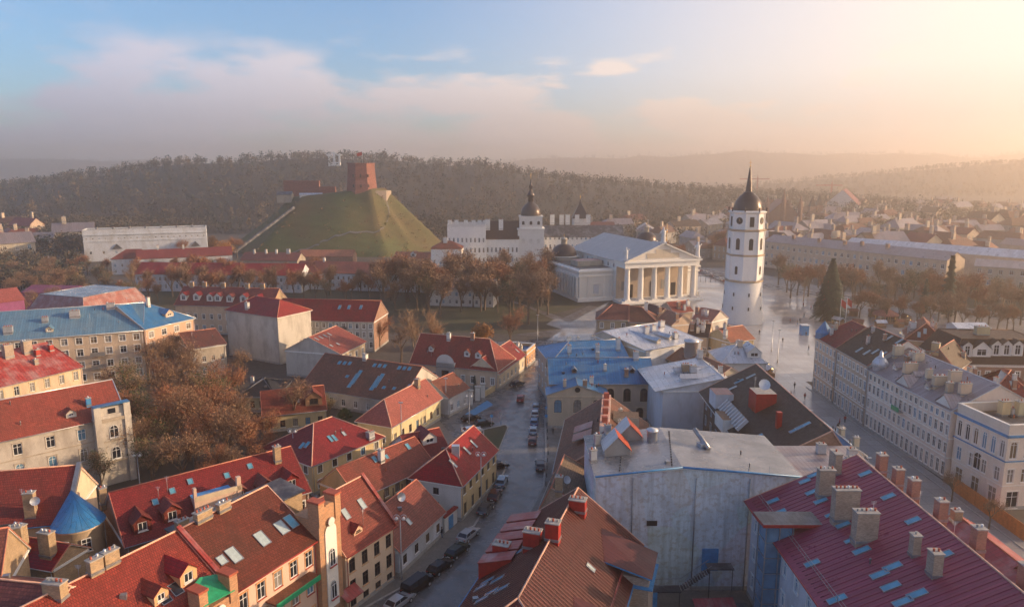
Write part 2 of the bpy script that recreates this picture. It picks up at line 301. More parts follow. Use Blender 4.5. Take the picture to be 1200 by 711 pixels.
# ---------------- windows (one mesh per kind, shared) ----------------
WC = {}
def arch_pts(w, h, n=8):   # outline from lower left, counter-clockwise seen from outside (x right, z up)
    r = w / 2; return [(-r, 0), (r, 0)] + [(r * math.cos(a), h - r + r * math.sin(a)) for a in [math.pi * k / n for k in range(n + 1)]]
def window_mesh(w, h, arch, frame, glass, merged, sill='white'):
    key = (round(w, 2), round(h, 2), arch, frame, glass, merged, sill)
    if key in WC: return WC[key]
    fr = MB(); pn = MB() if not merged else fr
    t = .08; yb = -.14; yf = -.05
    def bx(x0, x1, z0, z1, y0=yb, y1=yf, m=frame):
        fr.prism([(x0, y0), (x1, y0), (x1, y1), (x0, y1)], z0, z1, m, None, True)
    r = w / 2; zt = h - (r if arch else 0)
    bx(-r, -r + t, 0, zt); bx(r - t, r, 0, zt); bx(-r + t, r - t, 0, t)
    if not arch: bx(-r + t, r - t, h - t, h)
    else:
        P = [(r * math.cos(a), zt + r * math.sin(a)) for a in [math.pi * k / 8 for k in range(9)]]; Q = [((r - t) * math.cos(a), zt + (r - t) * math.sin(a)) for a in [math.pi * k / 8 for k in range(9)]]
        for k in range(8):
            fr.face([(P[k][0], yf, P[k][1]), (P[k + 1][0], yf, P[k + 1][1]), (Q[k + 1][0], yf, Q[k + 1][1]), (Q[k][0], yf, Q[k][1])], frame)
            fr.face([(Q[k][0], yf, Q[k][1]), (Q[k + 1][0], yf, Q[k + 1][1]), (Q[k + 1][0], yb, Q[k + 1][1]), (Q[k][0], yb, Q[k][1])], frame)
    if w > .7: bx(-.035, .035, t, (h if arch else h - t) - (.1 if arch else 0), yb, yf - .01)
    if h > 1.3: bx(-r + t, r - t, h * .66 if not arch else zt, (h * .66 if not arch else zt) + .06, yb, yf - .015)
    bx(-r - .1, r + .1, -.1, -.004, -.1, .12, sill)
    o = arch_pts(w, h) if arch else [(-r, 0), (r, 0), (r, h), (-r, h)]
    pn.face([(x, yb + .03, z) for x, z in o][::-1], glass)
    a = fr.mesh('window'); b = None if merged else pn.mesh('pane')
    WC[key] = (a, b); return WC[key]
def wall_with_openings(mb, a, b, z0, z1, wins, mat, reveal=.16, rmat=None):
    """a->b: left to right seen from outside; wins = [(uc, zs, w, h, arch)]"""
    a = xy(a); b = xy(b); L = (b - a).length; d = (b - a) / L; nrm = Vector((d.y, -d.x))
    P = lambda u, z, y=0: Vector((a.x + d.x * u + nrm.x * y, a.y + d.y * u + nrm.y * y, z))
    wins = [q for q in wins if q[0] - q[2] / 2 > .05 and q[0] + q[2] / 2 < L - .05 and q[1] > z0 and q[1] + q[3] < z1]
    us = sorted({0., L, *[round(q[0] - q[2] / 2, 3) for q in wins], *[round(q[0] + q[2] / 2, 3) for q in wins]})
    zs = sorted({z0, z1, *[round(q[1], 3) for q in wins], *[round(q[1] + q[3], 3) for q in wins]})
    for j in range(len(zs) - 1):
        run = None; zc = (zs[j] + zs[j + 1]) / 2
        for i in range(len(us) - 1):
            uc = (us[i] + us[i + 1]) / 2
            solid = not any(abs(uc - q[0]) < q[2] / 2 and q[1] < zc < q[1] + q[3] for q in wins)
            if solid and run is None: run = us[i]
            if not solid and run is not None: mb.face([P(run, zs[j]), P(us[i], zs[j]), P(us[i], zs[j + 1]), P(run, zs[j + 1])], mat); run = None
        if run is not None: mb.face([P(run, zs[j]), P(L, zs[j]), P(L, zs[j + 1]), P(run, zs[j + 1])], mat)
    rm = rmat or mat
    for uc, zsl, ww, hh, ar in wins:
        o = [(uc + x, zsl + z) for x, z in (arch_pts(ww, hh) if ar else [(-ww / 2, 0), (ww / 2, 0), (ww / 2, hh), (-ww / 2, hh)])]
        for k in range(len(o)):
            p, q = o[k], o[(k + 1) % len(o)]
            mb.face([P(p[0], p[1]), P(q[0], q[1]), P(q[0], q[1], -reveal), P(p[0], p[1], -reveal)], rm)
        if ar:
            r = ww / 2; zt = zsl + hh - r; arc = [(uc + r * math.cos(t), zt + r * math.sin(t)) for t in [math.pi * k / 8 for k in range(9)]]
            mb.face([P(uc + r, zsl + hh)] + [P(*q) for q in arc[:5]], mat); mb.face([P(uc - r, zsl + hh)] + [P(*q) for q in arc[4:]], mat)
    return wins, P, d, nrm
def grid_wins(L, n, rows, w, arch=False, m=None, skip=()):
    if n <= 0: return []
    m = L / (n * 2) if m is None else m; st = (L - 2 * m) / max(1, n - 1)
    return [(m + i * st if n > 1 else L / 2, z, w, h, arch if not isinstance(arch, (list, tuple)) else arch[k]) for k, (z, h) in enumerate(rows) for i in range(n) if (i, k) not in skip]

CURTAINS = ['glass', 'glass_curtain', 'glass', 'glass_curtain', 'glass_blue', 'glass_warm']
class House: pass
def house(name, label, cat, A, B, depth, eave, rise, z0=0., axis='u', h0=0., h1=0., rp=.5, over=.45, wall='cream', roof='tile_red', walls=None, roof2=None,
          win=None, ww=1.05, frame='frame_white', trim='white', hoods=True, ridge='ridge', gutter='metal_grey', chim=(), cm='brick_yellow', sky=(), dormers=(), dsize=(1.7, 1.6), group=None, kind_roof='gable', simple=False, skymat='skyglass', parapet=0., cornice=True, belt=(), sill=None, dwall=None, glass=None):
    """A->B left to right as the facade is seen; depth goes away from the viewer. rows of windows per wall in win: f r b l = (n, rows[, w, arch])"""
    A = xy(A); B = xy(B); L = (B - A).length; d = (B - A) / L; nn = Vector((-d.y, d.x)); D = depth
    def fr(u, v, z): return Vector((A.x + d.x * u + nn.x * v, A.y + d.y * u + nn.y * v, z))
    root = thing(name, label, cat, fr(L / 2, D / 2, z0), group); H = House(); H.root = root; H.fr = fr; H.L = L; H.D = D; H.planes = []
    base = fr(L / 2, D / 2, z0); merged = (A.y + B.y) / 2 > 135
    cor = {'f': (fr(0, 0, 0), fr(L, 0, 0)), 'r': (fr(L, 0, 0), fr(L, D, 0)), 'b': (fr(L, D, 0), fr(0, D, 0)), 'l': (fr(0, D, 0), fr(0, 0, 0))}
    mb = MB(); tr = MB(); win = win or {}; walls = walls or {}
    for k, (a, b) in cor.items():
        wl = (xy(b) - xy(a)).length; spec = win.get(k); ws = []
        if spec:
            if isinstance(spec, dict): spec = [spec]
            if isinstance(spec, tuple): spec = [spec]
            for sp in spec: ws += grid_wins(wl, sp[0], [(z0 + z, h) for z, h in sp[1]], sp[2] if len(sp) > 2 else ww, sp[3] if len(sp) > 3 else False, sp[4] if len(sp) > 4 else None)
        ws, P, dd, nr = wall_with_openings(mb, a, b, z0, z0 + eave, ws, walls.get(k, wall))
        ang = math.atan2(dd.y, dd.x) + math.pi
        for uc, zs, w_, h_, ar in ws:
            g = glass or random.choice(CURTAINS); a1, p1 = window_mesh(w_, h_, ar, frame, g, merged, sill or trim)
            o = put('window', a1, root, P(uc, zs) - base, ang)
            if p1: put('pane', p1, o, (0, 0, 0))
            if hoods and not simple:
                q = (w_ / 2 + .14)
                for (ua, ub, za, zb, pr) in ((uc - q, uc + q, zs + h_ + .06, zs + h_ + .2, .14), (uc - q, uc - w_ / 2 - .01, zs - .02, zs + h_ + .06, .05), (uc + w_ / 2 + .01, uc + q, zs - .02, zs + h_ + .06, .05)):
                    tr.prism([P(ua, 0, .002), P(ub, 0, .002), P(ub, 0, pr), P(ua, 0, pr)], za, zb, trim, None, True)
        if not simple:
            for zz, hh, pr in ([(eave - .62, .28, .16)] if cornice else []) + [(.0, .6, .07)] + [(b_, .18, .09) for b_ in belt]:
                tr.prism([P(-pr, 0, .003), P(wl + pr, 0, .003), P(wl + pr, 0, pr), P(-pr, 0, pr)], z0 + zz, z0 + zz + hh, trim if zz > 0 else 'concrete', None, True)
    # roof
    E = z0 + eave; rf = MB(); rd = MB(); gt = MB(); dps = []
    if kind_roof in ('flat', 'mansard'):
        top = E
        if kind_roof == 'mansard':
            i_ = rise * .45; o = over; top = E + rise
            q0 = [(-o, -o), (L + o, -o), (L + o, D + o), (-o, D + o)]; q1 = [(i_, i_), (L - i_, i_), (L - i_, D - i_), (i_, D - i_)]
            for k in range(4):
                j = (k + 1) % 4; pts = [fr(*q0[k], E), fr(*q0[j], E), fr(*q1[j], top), fr(*q1[k], top)]; rf.face(pts, roof); H.planes.append(pts)
                rd.tube(fr(*q0[k], E + .03), fr(*q1[k], top + .03), .09, .09, ridge, 5)
            rf.face([fr(*q, E - .15) for q in q0][::-1], roof)
            for k in range(4): j = (k + 1) % 4; rf.face([fr(*q0[k], E - .15), fr(*q0[j], E - .15), fr(*q0[j], E), fr(*q0[k], E)], trim)
            pts = [fr(*q, top) for q in q1]; rf.face(pts, roof2 or roof); H.planes.append(pts)
            for k in range(4): j = (k + 1) % 4; rd.tube(fr(*q1[k], top + .02), fr(*q1[j], top + .02), .12, .12, ridge, 5)
        else:
            pts = [fr(0, 0, E - .3 * (parapet > 0)), fr(L, 0, E - .3 * (parapet > 0)), fr(L, D, E - .3 * (parapet > 0)), fr(0, D, E - .3 * (parapet > 0))]
            rf.face(pts, roof); H.planes.append(pts)
            if parapet:
                t = .35; pz = E + parapet
                for (u0, u1, v0, v1) in ((0, L, 0, t), (0, L, D - t, D), (0, t, t, D - t), (L - t, L, t, D - t)): rd.obox(fr, u0, u1, v0, v1, E - .002, pz, walls.get('f', wall)); rd.obox(fr, u0 - .08, u1 + .08, v0 - .08, v1 + .08, pz, pz + .1, trim)
    else:
        if axis == 'u': S, T = L, D; sp = lambda s, t, z: fr(s, t, z)
        else: S, T = D, L; sp = lambda s, t, z: fr(L - t, s, z)
        rt = T * rp; kz0 = rise / rt; kz1 = rise / (T - rt) if T - rt > .01 else 1e9; Z = E + rise; og = .22 if not simple else .3; o = over
        if rp >= .99: kz1 = kz0
        zl = E - o * kz0; o1 = o * kz0 / kz1 if rp < .99 else 0
        def endc(h, hi):   # (eave s, ridge s)
            i_ = h * T / 2
            e = -(o * kz0) / (rise / i_) if h > 0 else -og
            r_ = i_ if h > 0 else -og
            return (e, r_) if not hi else (S - e, S - r_)
        e0, r0 = endc(h0, False); e1, r1 = endc(h1, True)
        zr0 = zl if rp < .99 else Z
        pl = [[sp(e0, -o, zl), sp(e1, -o, zl), sp(r1, rt, Z), sp(r0, rt, Z)]]
        if rp < .99: pl.append([sp(e1, T + o1, zl), sp(e0, T + o1, zl), sp(r0, rt, Z), sp(r1, rt, Z)])
        if h0 > 0: pl.append([sp(e0, T + o1, zl), sp(e0, -o, zl), sp(r0, rt, Z)])
        if h1 > 0: pl.append([sp(e1, -o, zl), sp(e1, T + o1, zl), sp(r1, rt, Z)])
        hipm = roof2 or roof
        for q, pts in enumerate(pl): rf.slab(pts, .16, roof if q < 2 else hipm, trim if not simple else roof); H.planes.append(pts)
        # gables
        gz = .02
        for hh, s_, ka in ((h0, 0, 'l' if axis == 'u' else 'f'), (h1, S, 'r' if axis == 'u' else 'b')):
            if hh <= 0:
                pts = [sp(s_, 0, E), sp(s_, T, E), sp(s_, rt, Z - gz)]
                if s_ == 0: pts = [pts[1], pts[0], pts[2]]
                mb.face(pts, walls.get(ka, wall))
        if rp >= .99: mb.face([sp(S, T, E), sp(0, T, E), sp(0, T, Z - gz), sp(S, T, Z - gz)], wall)
        if ridge and not simple:
            rr = .11
            rd.tube(sp(r0, rt, Z + .02), sp(r1, rt, Z + .02), rr, rr, ridge, 6)
            if h0 > 0: rd.tube(sp(e0, -o, zl + .03), sp(r0, rt, Z + .02), rr, rr, ridge, 6); rd.tube(sp(e0, T + o1, zl + .03), sp(r0, rt, Z + .02), rr, rr, ridge, 6)
            if h1 > 0: rd.tube(sp(e1, -o, zl + .03), sp(r1, rt, Z + .02), rr, rr, ridge, 6); rd.tube(sp(e1, T + o1, zl + .03), sp(r1, rt, Z + .02), rr, rr, ridge, 6)
            if h0 <= 0:
                for q, w2 in ((-o, zl), (T + o1, zl)): 
                    if rp < .99 or q < 0: rd.tube(sp(-og, q, w2 + .0), sp(-og, rt, Z + .0), .08, .08, ridge, 4)
            if h1 <= 0:
                for q, w2 in ((-o, zl), (T + o1, zl)):
                    if rp < .99 or q < 0: rd.tube(sp(S + og, q, w2 + .0), sp(S + og, rt, Z + .0), .08, .08, ridge, 4)
            gt.tube(sp(e0, -o - .06, zl - .06), sp(e1, -o - .06, zl - .06), .085, .085, gutter, 6)
            g2 = MB(); g2.tube(sp(e0, T + o1 + .06, zl - .06), sp(e1, T + o1 + .06, zl - .06), .085, .085, gutter, 6)
            for s_ in (.25, S - .25): dp = MB(); dps.append(dp); dp.tube(sp(s_, -.13, z0 + .2), sp(s_, -.13, zl - .1), .055, .055, gutter, 5)
    mb.build('wall', root); rfo = rf.build('roof', root)
    if tr.f: tr.build('trim', root)
    if rd.f: rd.build('ridge_cap' if kind_roof == 'gable' else 'coping', rfo)
    if gt.f: gt.build('gutter', rfo)
    if gt.f and g2.f: g2.build('gutter', rfo)
    for dp in dps: dp.build('downpipe', rfo)
    H.roof = rfo
    def hit(px, py):
        o_ = Vector((0, 0, CAMH)); dr = ray(px, py); best = None
        for pts in H.planes:
            n_ = (pts[1] - pts[0]).cross(pts[2] - pts[0]).normalized()
            if n_.z < 0: n_ = -n_
            if abs(n_.dot(dr)) < 1e-6: continue
            t = n_.dot(pts[0] - o_) / n_.dot(dr); p = o_ + t * dr; ins = True
            for i in range(len(pts)):
                e = pts[(i + 1) % len(pts)] - pts[i]; c = (pts[0] + pts[1] + pts[2]) / 3
                s1 = e.x * (p.y - pts[i].y) - e.y * (p.x - pts[i].x); s2 = e.x * (c.y - pts[i].y) - e.y * (c.x - pts[i].x)
                if s1 * s2 < -1e-6: ins = False; dev = 1
            if t > 0 and ins and (best is None or t < best[0]): best = (t, p, n_)
        return best
    H.hit = hit
    if not simple and name not in ('link_roof',) and A.y < 215:
        rv_ = random.Random(int(A.x * 31 + A.y * 17))
        busy = A.x > 0 and A.y > 108
        for k in range(min(6, 2 + int(L / 9)) + (6 if busy else 0)):
            pts = rv_.choice(H.planes[:2]); a_, b_ = rv_.uniform(.1, .9), rv_.uniform(.25, .9)
            if len(pts) == 4: p_ = pts[0].lerp(pts[1], a_).lerp(pts[3].lerp(pts[2], a_), b_)
            else: p_ = (pts[0] + pts[1] + pts[2]) / 3
            q_ = MB(); t_ = rv_.random()
            if busy and t_ > .62: chimney(root, p_, rv_.choice([.7, .9, 1.2]), .6, rv_.uniform(1, 1.9), rv_.choice(['cream', 'brick', 'white_wall', 'metal_light']), math.atan2(d.y, d.x))
            elif t_ < .55: q_.lathe(p_.x, p_.y, [(.09, p_.z - .1), (.09, p_.z + .5), (.16, p_.z + .52), (.02, p_.z + .68)], 8, rv_.choice(['metal_grey', 'metal_dark', 'red_pot'])); q_.build('vent', root)
            elif t_ < .8: q_.box(p_.x, p_.y, p_.z - .2, .6, .5, .55, rv_.choice(['metal_dark', 'metal_grey']), .3); q_.build('roof_hatch', root)
            else: antenna(root, p_, rv_.uniform(1.6, 3))
    for c in chim:
        px, py = c[0], c[1]; sx, sy, hh = (c[2:5] if len(c) >= 5 else (.9, .6, 1.6)); m_ = c[5] if len(c) > 5 else cm
        b_ = hit(px, py)
        if not b_: continue
        chimney(root, b_[1], sx, sy, hh, m_, math.atan2(d.y, d.x))
    for s_ in sky:
        px, py = s_[0], s_[1]; sw, sh = (s_[2], s_[3]) if len(s_) >= 4 else (.85, 1.25); b_ = hit(px, py)
        if not b_: continue
        skylight(root, b_[1], b_[2], sw, sh, s_[4] if len(s_) > 4 else skymat)
    for s_ in dormers:
        b_ = hit(s_[0], s_[1])
        if not b_: continue
        dormer(root, b_[1], b_[2], *(s_[2:4] if len(s_) >= 4 else dsize), roof, dwall or wall, frame)
    return H
def chimney(root, p, sx, sy, h, m, rot, pots=None):
    base = wloc(root); c = MB(); c.box(p.x, p.y, p.z - .8, sx, sy, h + .8, m, rot); c.box(p.x, p.y, p.z - .05, sx + .12, sy + .12, .3, 'metal_grey', rot)
    o = c.build('chimney', root); k = MB(); k.box(p.x, p.y, p.z + h + .002, sx + .16, sy + .16, .12, 'concrete', rot)
    n = max(1, int(sx / .45)); ca, sa = math.cos(rot), math.sin(rot)
    for i in range(n):
        q = (i - (n - 1) / 2) * sx / n; k.lathe(p.x + ca * q, p.y + sa * q, [(.11, p.z + h + .1), (.13, p.z + h + .42)], 6, random.choice(['red_pot', 'metal_light', 'red_pot', 'concrete']))
    k.build('cap', o)
def skylight(root, p, n, sw, sh, m):
    base = wloc(root); x = Vector((-n.y, n.x, 0))
    if x.length < 1e-3: x = Vector((1, 0, 0))
    x.normalize(); y = n.cross(x)
    key = ('sky', round(sw, 2), round(sh, 2), m)
    if key not in WC:
        a = MB(); b = MB(); t = .07
        for x0, x1, y0, y1 in ((-sw / 2, sw / 2, -sh / 2, -sh / 2 + t), (-sw / 2, sw / 2, sh / 2 - t, sh / 2), (-sw / 2, -sw / 2 + t, -sh / 2 + t, sh / 2 - t), (sw / 2 - t, sw / 2, -sh / 2 + t, sh / 2 - t)):
            a.prism([(x0, y0), (x1, y0), (x1, y1), (x0, y1)], -.05, .12, 'metal_grey')
        b.face([(-sw / 2 + t, -sh / 2 + t, .08), (sw / 2 - t, -sh / 2 + t, .08), (sw / 2 - t, sh / 2 - t, .08), (-sw / 2 + t, sh / 2 - t, .08)], m)
        WC[key] = (a.mesh('skylight'), b.mesh('pane'))
    M = Matrix((x, y, n)).transposed().to_4x4(); M.translation = p - base
    o = put('skylight', WC[key][0], root, (0, 0, 0), mtx=M); put('pane', WC[key][1], o, (0, 0, 0))
def dormer(root, p, n, w_, h_, roof, wall, frame, name='dormer'):
    """small gabled dormer; p: foot of its front on the roof plane"""
    dn = Vector((n.x, n.y)).normalized(); k = math.sqrt(max(1e-6, 1 - n.z ** 2)) / max(n.z, .05)
    u = Vector((-dn.y, dn.x)); 
    def F(a, b, z): return Vector((p.x + u.x * a + dn.x * b, p.y + u.y * a + dn.y * b, p.z + z))
    m = MB(); back = -(h_ + w_ * .45) / k - .3; g = w_ * .42; r = w_ / 2
    ws, P, dd, nr = wall_with_openings(m, F(-r, 0, 0), F(r, 0, 0), p.z - .3, p.z + h_, [(r, p.z + .3, w_ * .52, h_ - .45, False)], wall)
    m.face([F(-r, 0, h_), F(r, 0, h_), F(0, 0, h_ + g)], wall)
    for s in (-1, 1): m.face([F(s * r, 0, -.3), F(s * r, back, -.3), F(s * r, back, h_), F(s * r, 0, h_)], wall)
    o_ = .22; kk = g / r
    for s in (-1, 1): m.slab([F(s * (r + o_), o_, h_ - o_ * kk + .06), F(0, o_, h_ + g + .06), F(0, back, h_ + g + .06), F(s * (r + o_), back, h_ - o_ * kk + .06)][::(1 if s < 0 else -1)] if s > 0 else [F(s * (r + o_), back, h_ - o_ * kk + .06), F(s * (r + o_), o_, h_ - o_ * kk + .06), F(0, o_, h_ + g + .06), F(0, back, h_ + g + .06)], .07, roof)
    ob = m.build(name, root); base = wloc(root)
    a1, p1 = window_mesh(w_ * .52, h_ - .45, False, frame, 'glass', True, frame)
    put('window', a1, ob, P(r, p.z + .3) - base, math.atan2(dd.y, dd.x) + math.pi)
    return ob
def firewall(H, u0, u1, v0, v1, z0, z1, mat, th=.75):
    m = MB(); f = H.fr; m.slab([f(u0, v0, z0), f(u1, v0, z0), f(u1, v1, z1), f(u0, v1, z1)], th, mat); m.build('firewall', H.root)
def satellite_dish(root, p, az, r=.5, name='satellite_dish'):
    m = MB(); c = Vector(p); m.tube(c, c + Vector((0, 0, 1.0)), .03, .03, 'metal_grey', 5); c = c + Vector((0, 0, 1.1))
    dv = Vector((math.sin(az), math.cos(az), .45)).normalized(); x = dv.orthogonal().normalized(); y = dv.cross(x); prev = None
    for rr, dp in ((0.001, 0), (r * .5, .05), (r, .2)):
        ring = [c + dv * dp + rr * (x * math.cos(t) + y * math.sin(t)) for t in [2 * math.pi * k / 14 for k in range(14)]]
        if prev:
            for k in range(14): m.face([prev[k], prev[(k + 1) % 14], ring[(k + 1) % 14], ring[k]], 'metal_light', smooth=True)
        prev = ring
    m.tube(c + dv * .02, c + dv * (r + .1), .02, .03, 'metal_grey', 5); return m.build(name, root)
def antenna(root, p, h):
    m = MB(); c = Vector(p); m.tube(c, c + Vector((0, 0, h)), .035, .02, 'metal_light', 5)
    for k in range(5): z = h * (.98 - k * .05); m.tube(c + Vector((-.35 + .03 * k, 0, z)), c + Vector((.35 - .03 * k, 0, z)), .012, .012, 'metal_light', 4)
    return m.build('antenna', root)
# ---------------- ground, roads ----------------
def sheet(name, poly, z, mat):
    m = MB(); m.face([(p[0], p[1], z) for p in poly], mat); return struct(name, m)
g = MB(); g.face([(-7600, -800, 0), (7600, -800, 0), (7600, 5500, 0), (-7600, 5500, 0)], 'earth'); struct('ground', g)
def pxy(L, z=0): return [xy(at(a, b, z)) for a, b in L]
# old-town street from the bottom of the picture to the park
SL = [(-28, 72), (-19.6, 86.4), (-11.6, 95.5), (-6.0, 109.2), (-3.6, 119.1), (-1.0, 132.4), (-1.2, 136)] 
SR = [(-13.5, 62), (-7.7, 84.5), (-3.0, 99.4), (2.4, 112), (5.6, 124.2), (6.8, 140), (7.4, 158.5), (9.0, 180), (10.5, 206.9), (14, 228)]
road = SL + [(-8, 137), (-17, 160), (-16.4, 163.5), (-4.6, 182.6), (4.6, 199.6), (7.5, 228)] + SR[::-1]
sheet('road', road, .012, 'asphalt')
sheet('pavement', [(-45, 60), (-14, 60), (0, 96), (11, 125), (13, 160), (14, 225), (4, 225), (-12, 186), (-30, 170), (-32, 150), (-18, 128), (-20, 100)], .006, 'paving')
def kerb(path, name='kerb', w=.3, h=.13, side=1):
    m = MB()
    for a, b in zip(path, path[1:]):
        a = Vector(a); b = Vector(b); d = (b - a).normalized(); n_ = Vector((-d.y, d.x)) * w * side
        m.prism([a, b, b + n_, a + n_], 0, h, 'kerb')
    return struct(name, m)
kerb(SL[1:6]); kerb(SR[1:], side=-1)
side = MB(); 
for a, b in zip(SR[1:], SR[2:]):
    a = Vector(a); b = Vector(b); d = (b - a).normalized(); n_ = Vector((d.y, -d.x)); side.prism([a + n_ * .3, b + n_ * .3, b + n_ * 2.1, a + n_ * 2.1], 0, .12, 'paving')
struct('pavement', side)
isl = [xy(at(*q)) for q in ((566, 503), (593, 497), (596, 500), (585, 527), (577, 530), (566, 522))]
m = MB(); m.prism(isl, 0, .13, 'kerb'); struct('kerb', m)
c_ = sum(isl, Vector((0, 0))) / len(isl); m = MB(); m.prism([c_ + (p - c_) * .9 for p in isl], 0, .16, 'grass'); struct('lawn', m)
m = MB()
for q0, q1 in (((548, 486), (575, 470)), ((556, 482), (582, 467))): pass
m.face([(*xy(at(*q)), .02) for q in ((545, 485), (552, 489), (578, 474), (571, 469))], 'sky_reflect_blue'); struct('sky_reflect_patch', m)  # blue of the reflected sky painted as a patch on the wet parking area
m = MB()   # crossing stripes at the top of the street
for k in range(6): m.box(8.2 + .1 * k, 207 + k * 1.0, .014, 3.2, .45, .006, 'paint_line', .1)
struct('road_marking', m)
# cross road by the park and the paved ways
sheet('road', pxy([(560, 400), (700, 398), (905, 420), (905, 436), (700, 412), (610, 412)]), .009, 'asphalt')
sheet('path', pxy([(640, 399), (692, 400), (708, 360), (716, 352), (690, 366), (668, 378), (652, 372), (640, 380), (660, 386)]), .018, 'plaza')
sheet('square', [(30, 225), (55, 300), (80, 322), (98, 420), (128, 420), (160, 330), (230, 250), (150, 215), (82, 190), (62, 195), (62, 185), (48, 215)], .015, 'plaza')
sheet('road', pxy([(600, 352), (660, 372), (690, 358), (830, 380), (860, 395), (690, 398), (600, 392)]), .007, 'cobble')
sheet('street', [(54, 60), (80, 60), (80, 200), (58, 200), (54, 130)], .02, 'plaza')
kerb([(78.2, 92), (78.2, 185)], side=1); kerb([(61, 92), (61, 185)], side=-1)
# lines across the square: drainage channels and walls along the avenue
av = [(98, 418), (112, 345), (150, 290), (230, 226)]
sheet('road', [(104, 420), (120, 352), (160, 300), (240, 236), (246, 244), (166, 308), (128, 356), (112, 420)], .022, 'asphalt')
kerb([(103, 418), (119, 351), (159, 298), (239, 234)]); kerb([(113, 418), (129, 357), (167, 309), (247, 245)])
sheet('lawn', [(172, 300), (250, 238), (330, 250), (330, 330), (210, 330)], .01, 'grass'); sheet('lawn', pxy([(430, 350), (610, 356), (668, 384), (600, 392), (440, 380)]), .012, 'grass')
sheet('lawn', [(-150, 250), (-10, 250), (30, 300), (20, 400), (-190, 420)], .005, 'grass'); sheet('lawn', [(-105, 115), (-50, 118), (-48, 168), (-90, 200), (-110, 180)], .008, 'forestfloor')
sheet('lawn', pxy([(398, 486), (440, 478), (452, 492), (420, 508), (398, 503)]), .012, 'grass')
sheet('yard', [(11, 60), (36, 60), (36, 92), (11, 92)], .01, 'paving')
sheet('path', pxy([(20, 345), (40, 345), (60, 300), (75, 275), (50, 275), (40, 300)]), .01, 'cobble')

# ---------------- hills ----------------
def hill(name, prof, y0, yc, y1, mat, n=90, m_=16, seed=1, zb=-.5, rough=4.):
    """profile: (px, height at crest); real ground rising from y0 to a crest at yc and falling to y1"""
    rnd = np.random.RandomState(seed); ph = rnd.rand(12) * 6.28
    xs = [p[0] for p in prof]; hs = [p[1] for p in prof]; V = []; idx = []
    for j in range(m_ + 1):
        t = j / m_; Y = y0 + (y1 - y0) * t; s = (Y - y0) / (yc - y0) if Y < yc else (y1 - Y) / (y1 - yc); s = max(0, s); s = s * s * (3 - 2 * s)
        for i in range(n + 1):
            px = xs[0] + (xs[-1] - xs[0]) * i / n; h = np.interp(px, xs, hs); X = (px - 600) / FPX * yc * 1.0 * (.75 + .25 * Y / yc)
            nz = math.sin(X * .011 + ph[0]) * math.cos(Y * .013 + ph[1]) + .5 * math.sin(X * .031 + ph[2] + Y * .02) + .3 * math.sin(X * .07 + ph[3]) * math.sin(Y * .06 + ph[4])
            V.append((X, Y, zb + max(0, h * s + rough * nz * s)))
    F_ = [(j * (n + 1) + i, j * (n + 1) + i + 1, (j + 1) * (n + 1) + i + 1, (j + 1) * (n + 1) + i) for j in range(m_) for i in range(n)]
    me = bpy.data.meshes.new(name); me.from_pydata(V, [], F_); me.materials.append(MATS[mat]); me.polygons.foreach_set('use_smooth', [True] * len(F_))
    o = bpy.data.objects.new(name, me); COL.objects.link(o); tag(o, kind='structure')
    G = np.array(V).reshape(m_ + 1, n + 1, 3)
    def z(i, j):
        i0 = min(int(i), n - 1); j0 = min(int(j), m_ - 1); a = i - i0; b = j - j0
        return (G[j0, i0] * (1 - a) * (1 - b) + G[j0, i0 + 1] * a * (1 - b) + G[j0 + 1, i0] * (1 - a) * b + G[j0 + 1, i0 + 1] * a * b)
    return z, n, m_
def wood(name, label, pts, seed, mats, size=1.0, nper=34):
    """a wood that reads as one mass: thousands of crowns of small twig faces"""
    rnd = np.random.RandomState(seed); N = len(pts); P = np.array(pts)
    tot = N * nper; cen = np.repeat(P[:, :3], nper, 0); hh = np.repeat(P[:, 3], nper)
    d = rnd.normal(size=(tot, 3)); d /= np.linalg.norm(d, axis=1)[:, None]; r = rnd.rand(tot) ** .4
    off = d * r[:, None] * np.stack([hh * .30, hh * .30, hh * .42], 1); off[:, 2] += hh * .56
    c = cen + off; a = rnd.normal(size=(tot, 3)); a /= np.linalg.norm(a, axis=1)[:, None]; b = np.cross(a, rnd.normal(size=(tot, 3))); b /= np.linalg.norm(b, axis=1)[:, None]
    s = (hh * .11 * size)[:, None] * (.5 + rnd.rand(tot)[:, None])
    V = np.stack([c - a * s * .5, c + a * s * .9, c + b * s * .8], 1).reshape(-1, 3)
    tr = cen.copy()[::nper]; th = P[:, 3]
    k = np.array([[-.18, 0], [.18, 0], [0, .25]]); tv = np.zeros((N, 3, 3)); tv[:, :, :2] = P[:, None, :2] + k[None] * (th[:, None, None] / 12); tv[:, :, 2] = P[:, None, 2] - .5; tv[:, 2, 2] += th * .9
    V = np.concatenate([V, tv.reshape(-1, 3)]); T = len(V) // 3
    me = bpy.data.meshes.new(name); me.vertices.add(len(V)); me.vertices.foreach_set('co', V.astype(np.float32).ravel()); me.loops.add(T * 3); me.loops.foreach_set('vertex_index', np.arange(T * 3, dtype=np.int32))
    me.polygons.add(T); me.polygons.foreach_set('loop_start', np.arange(0, T * 3, 3, dtype=np.int32))
    for m in mats: me.materials.append(MATS[m])
    tm = rnd.choice(len(mats), N, p=[.5, .22, .28][:len(mats)] if len(mats) == 3 else None); me.polygons.foreach_set('material_index', np.concatenate([np.repeat(tm, nper), tm]).astype(np.int32)); me.update(calc_edges=True)
    o = bpy.data.objects.new(name, me); COL.objects.link(o); tag(o, label, name.replace('_', ' '), kind='stuff')
rn = random.Random(5)
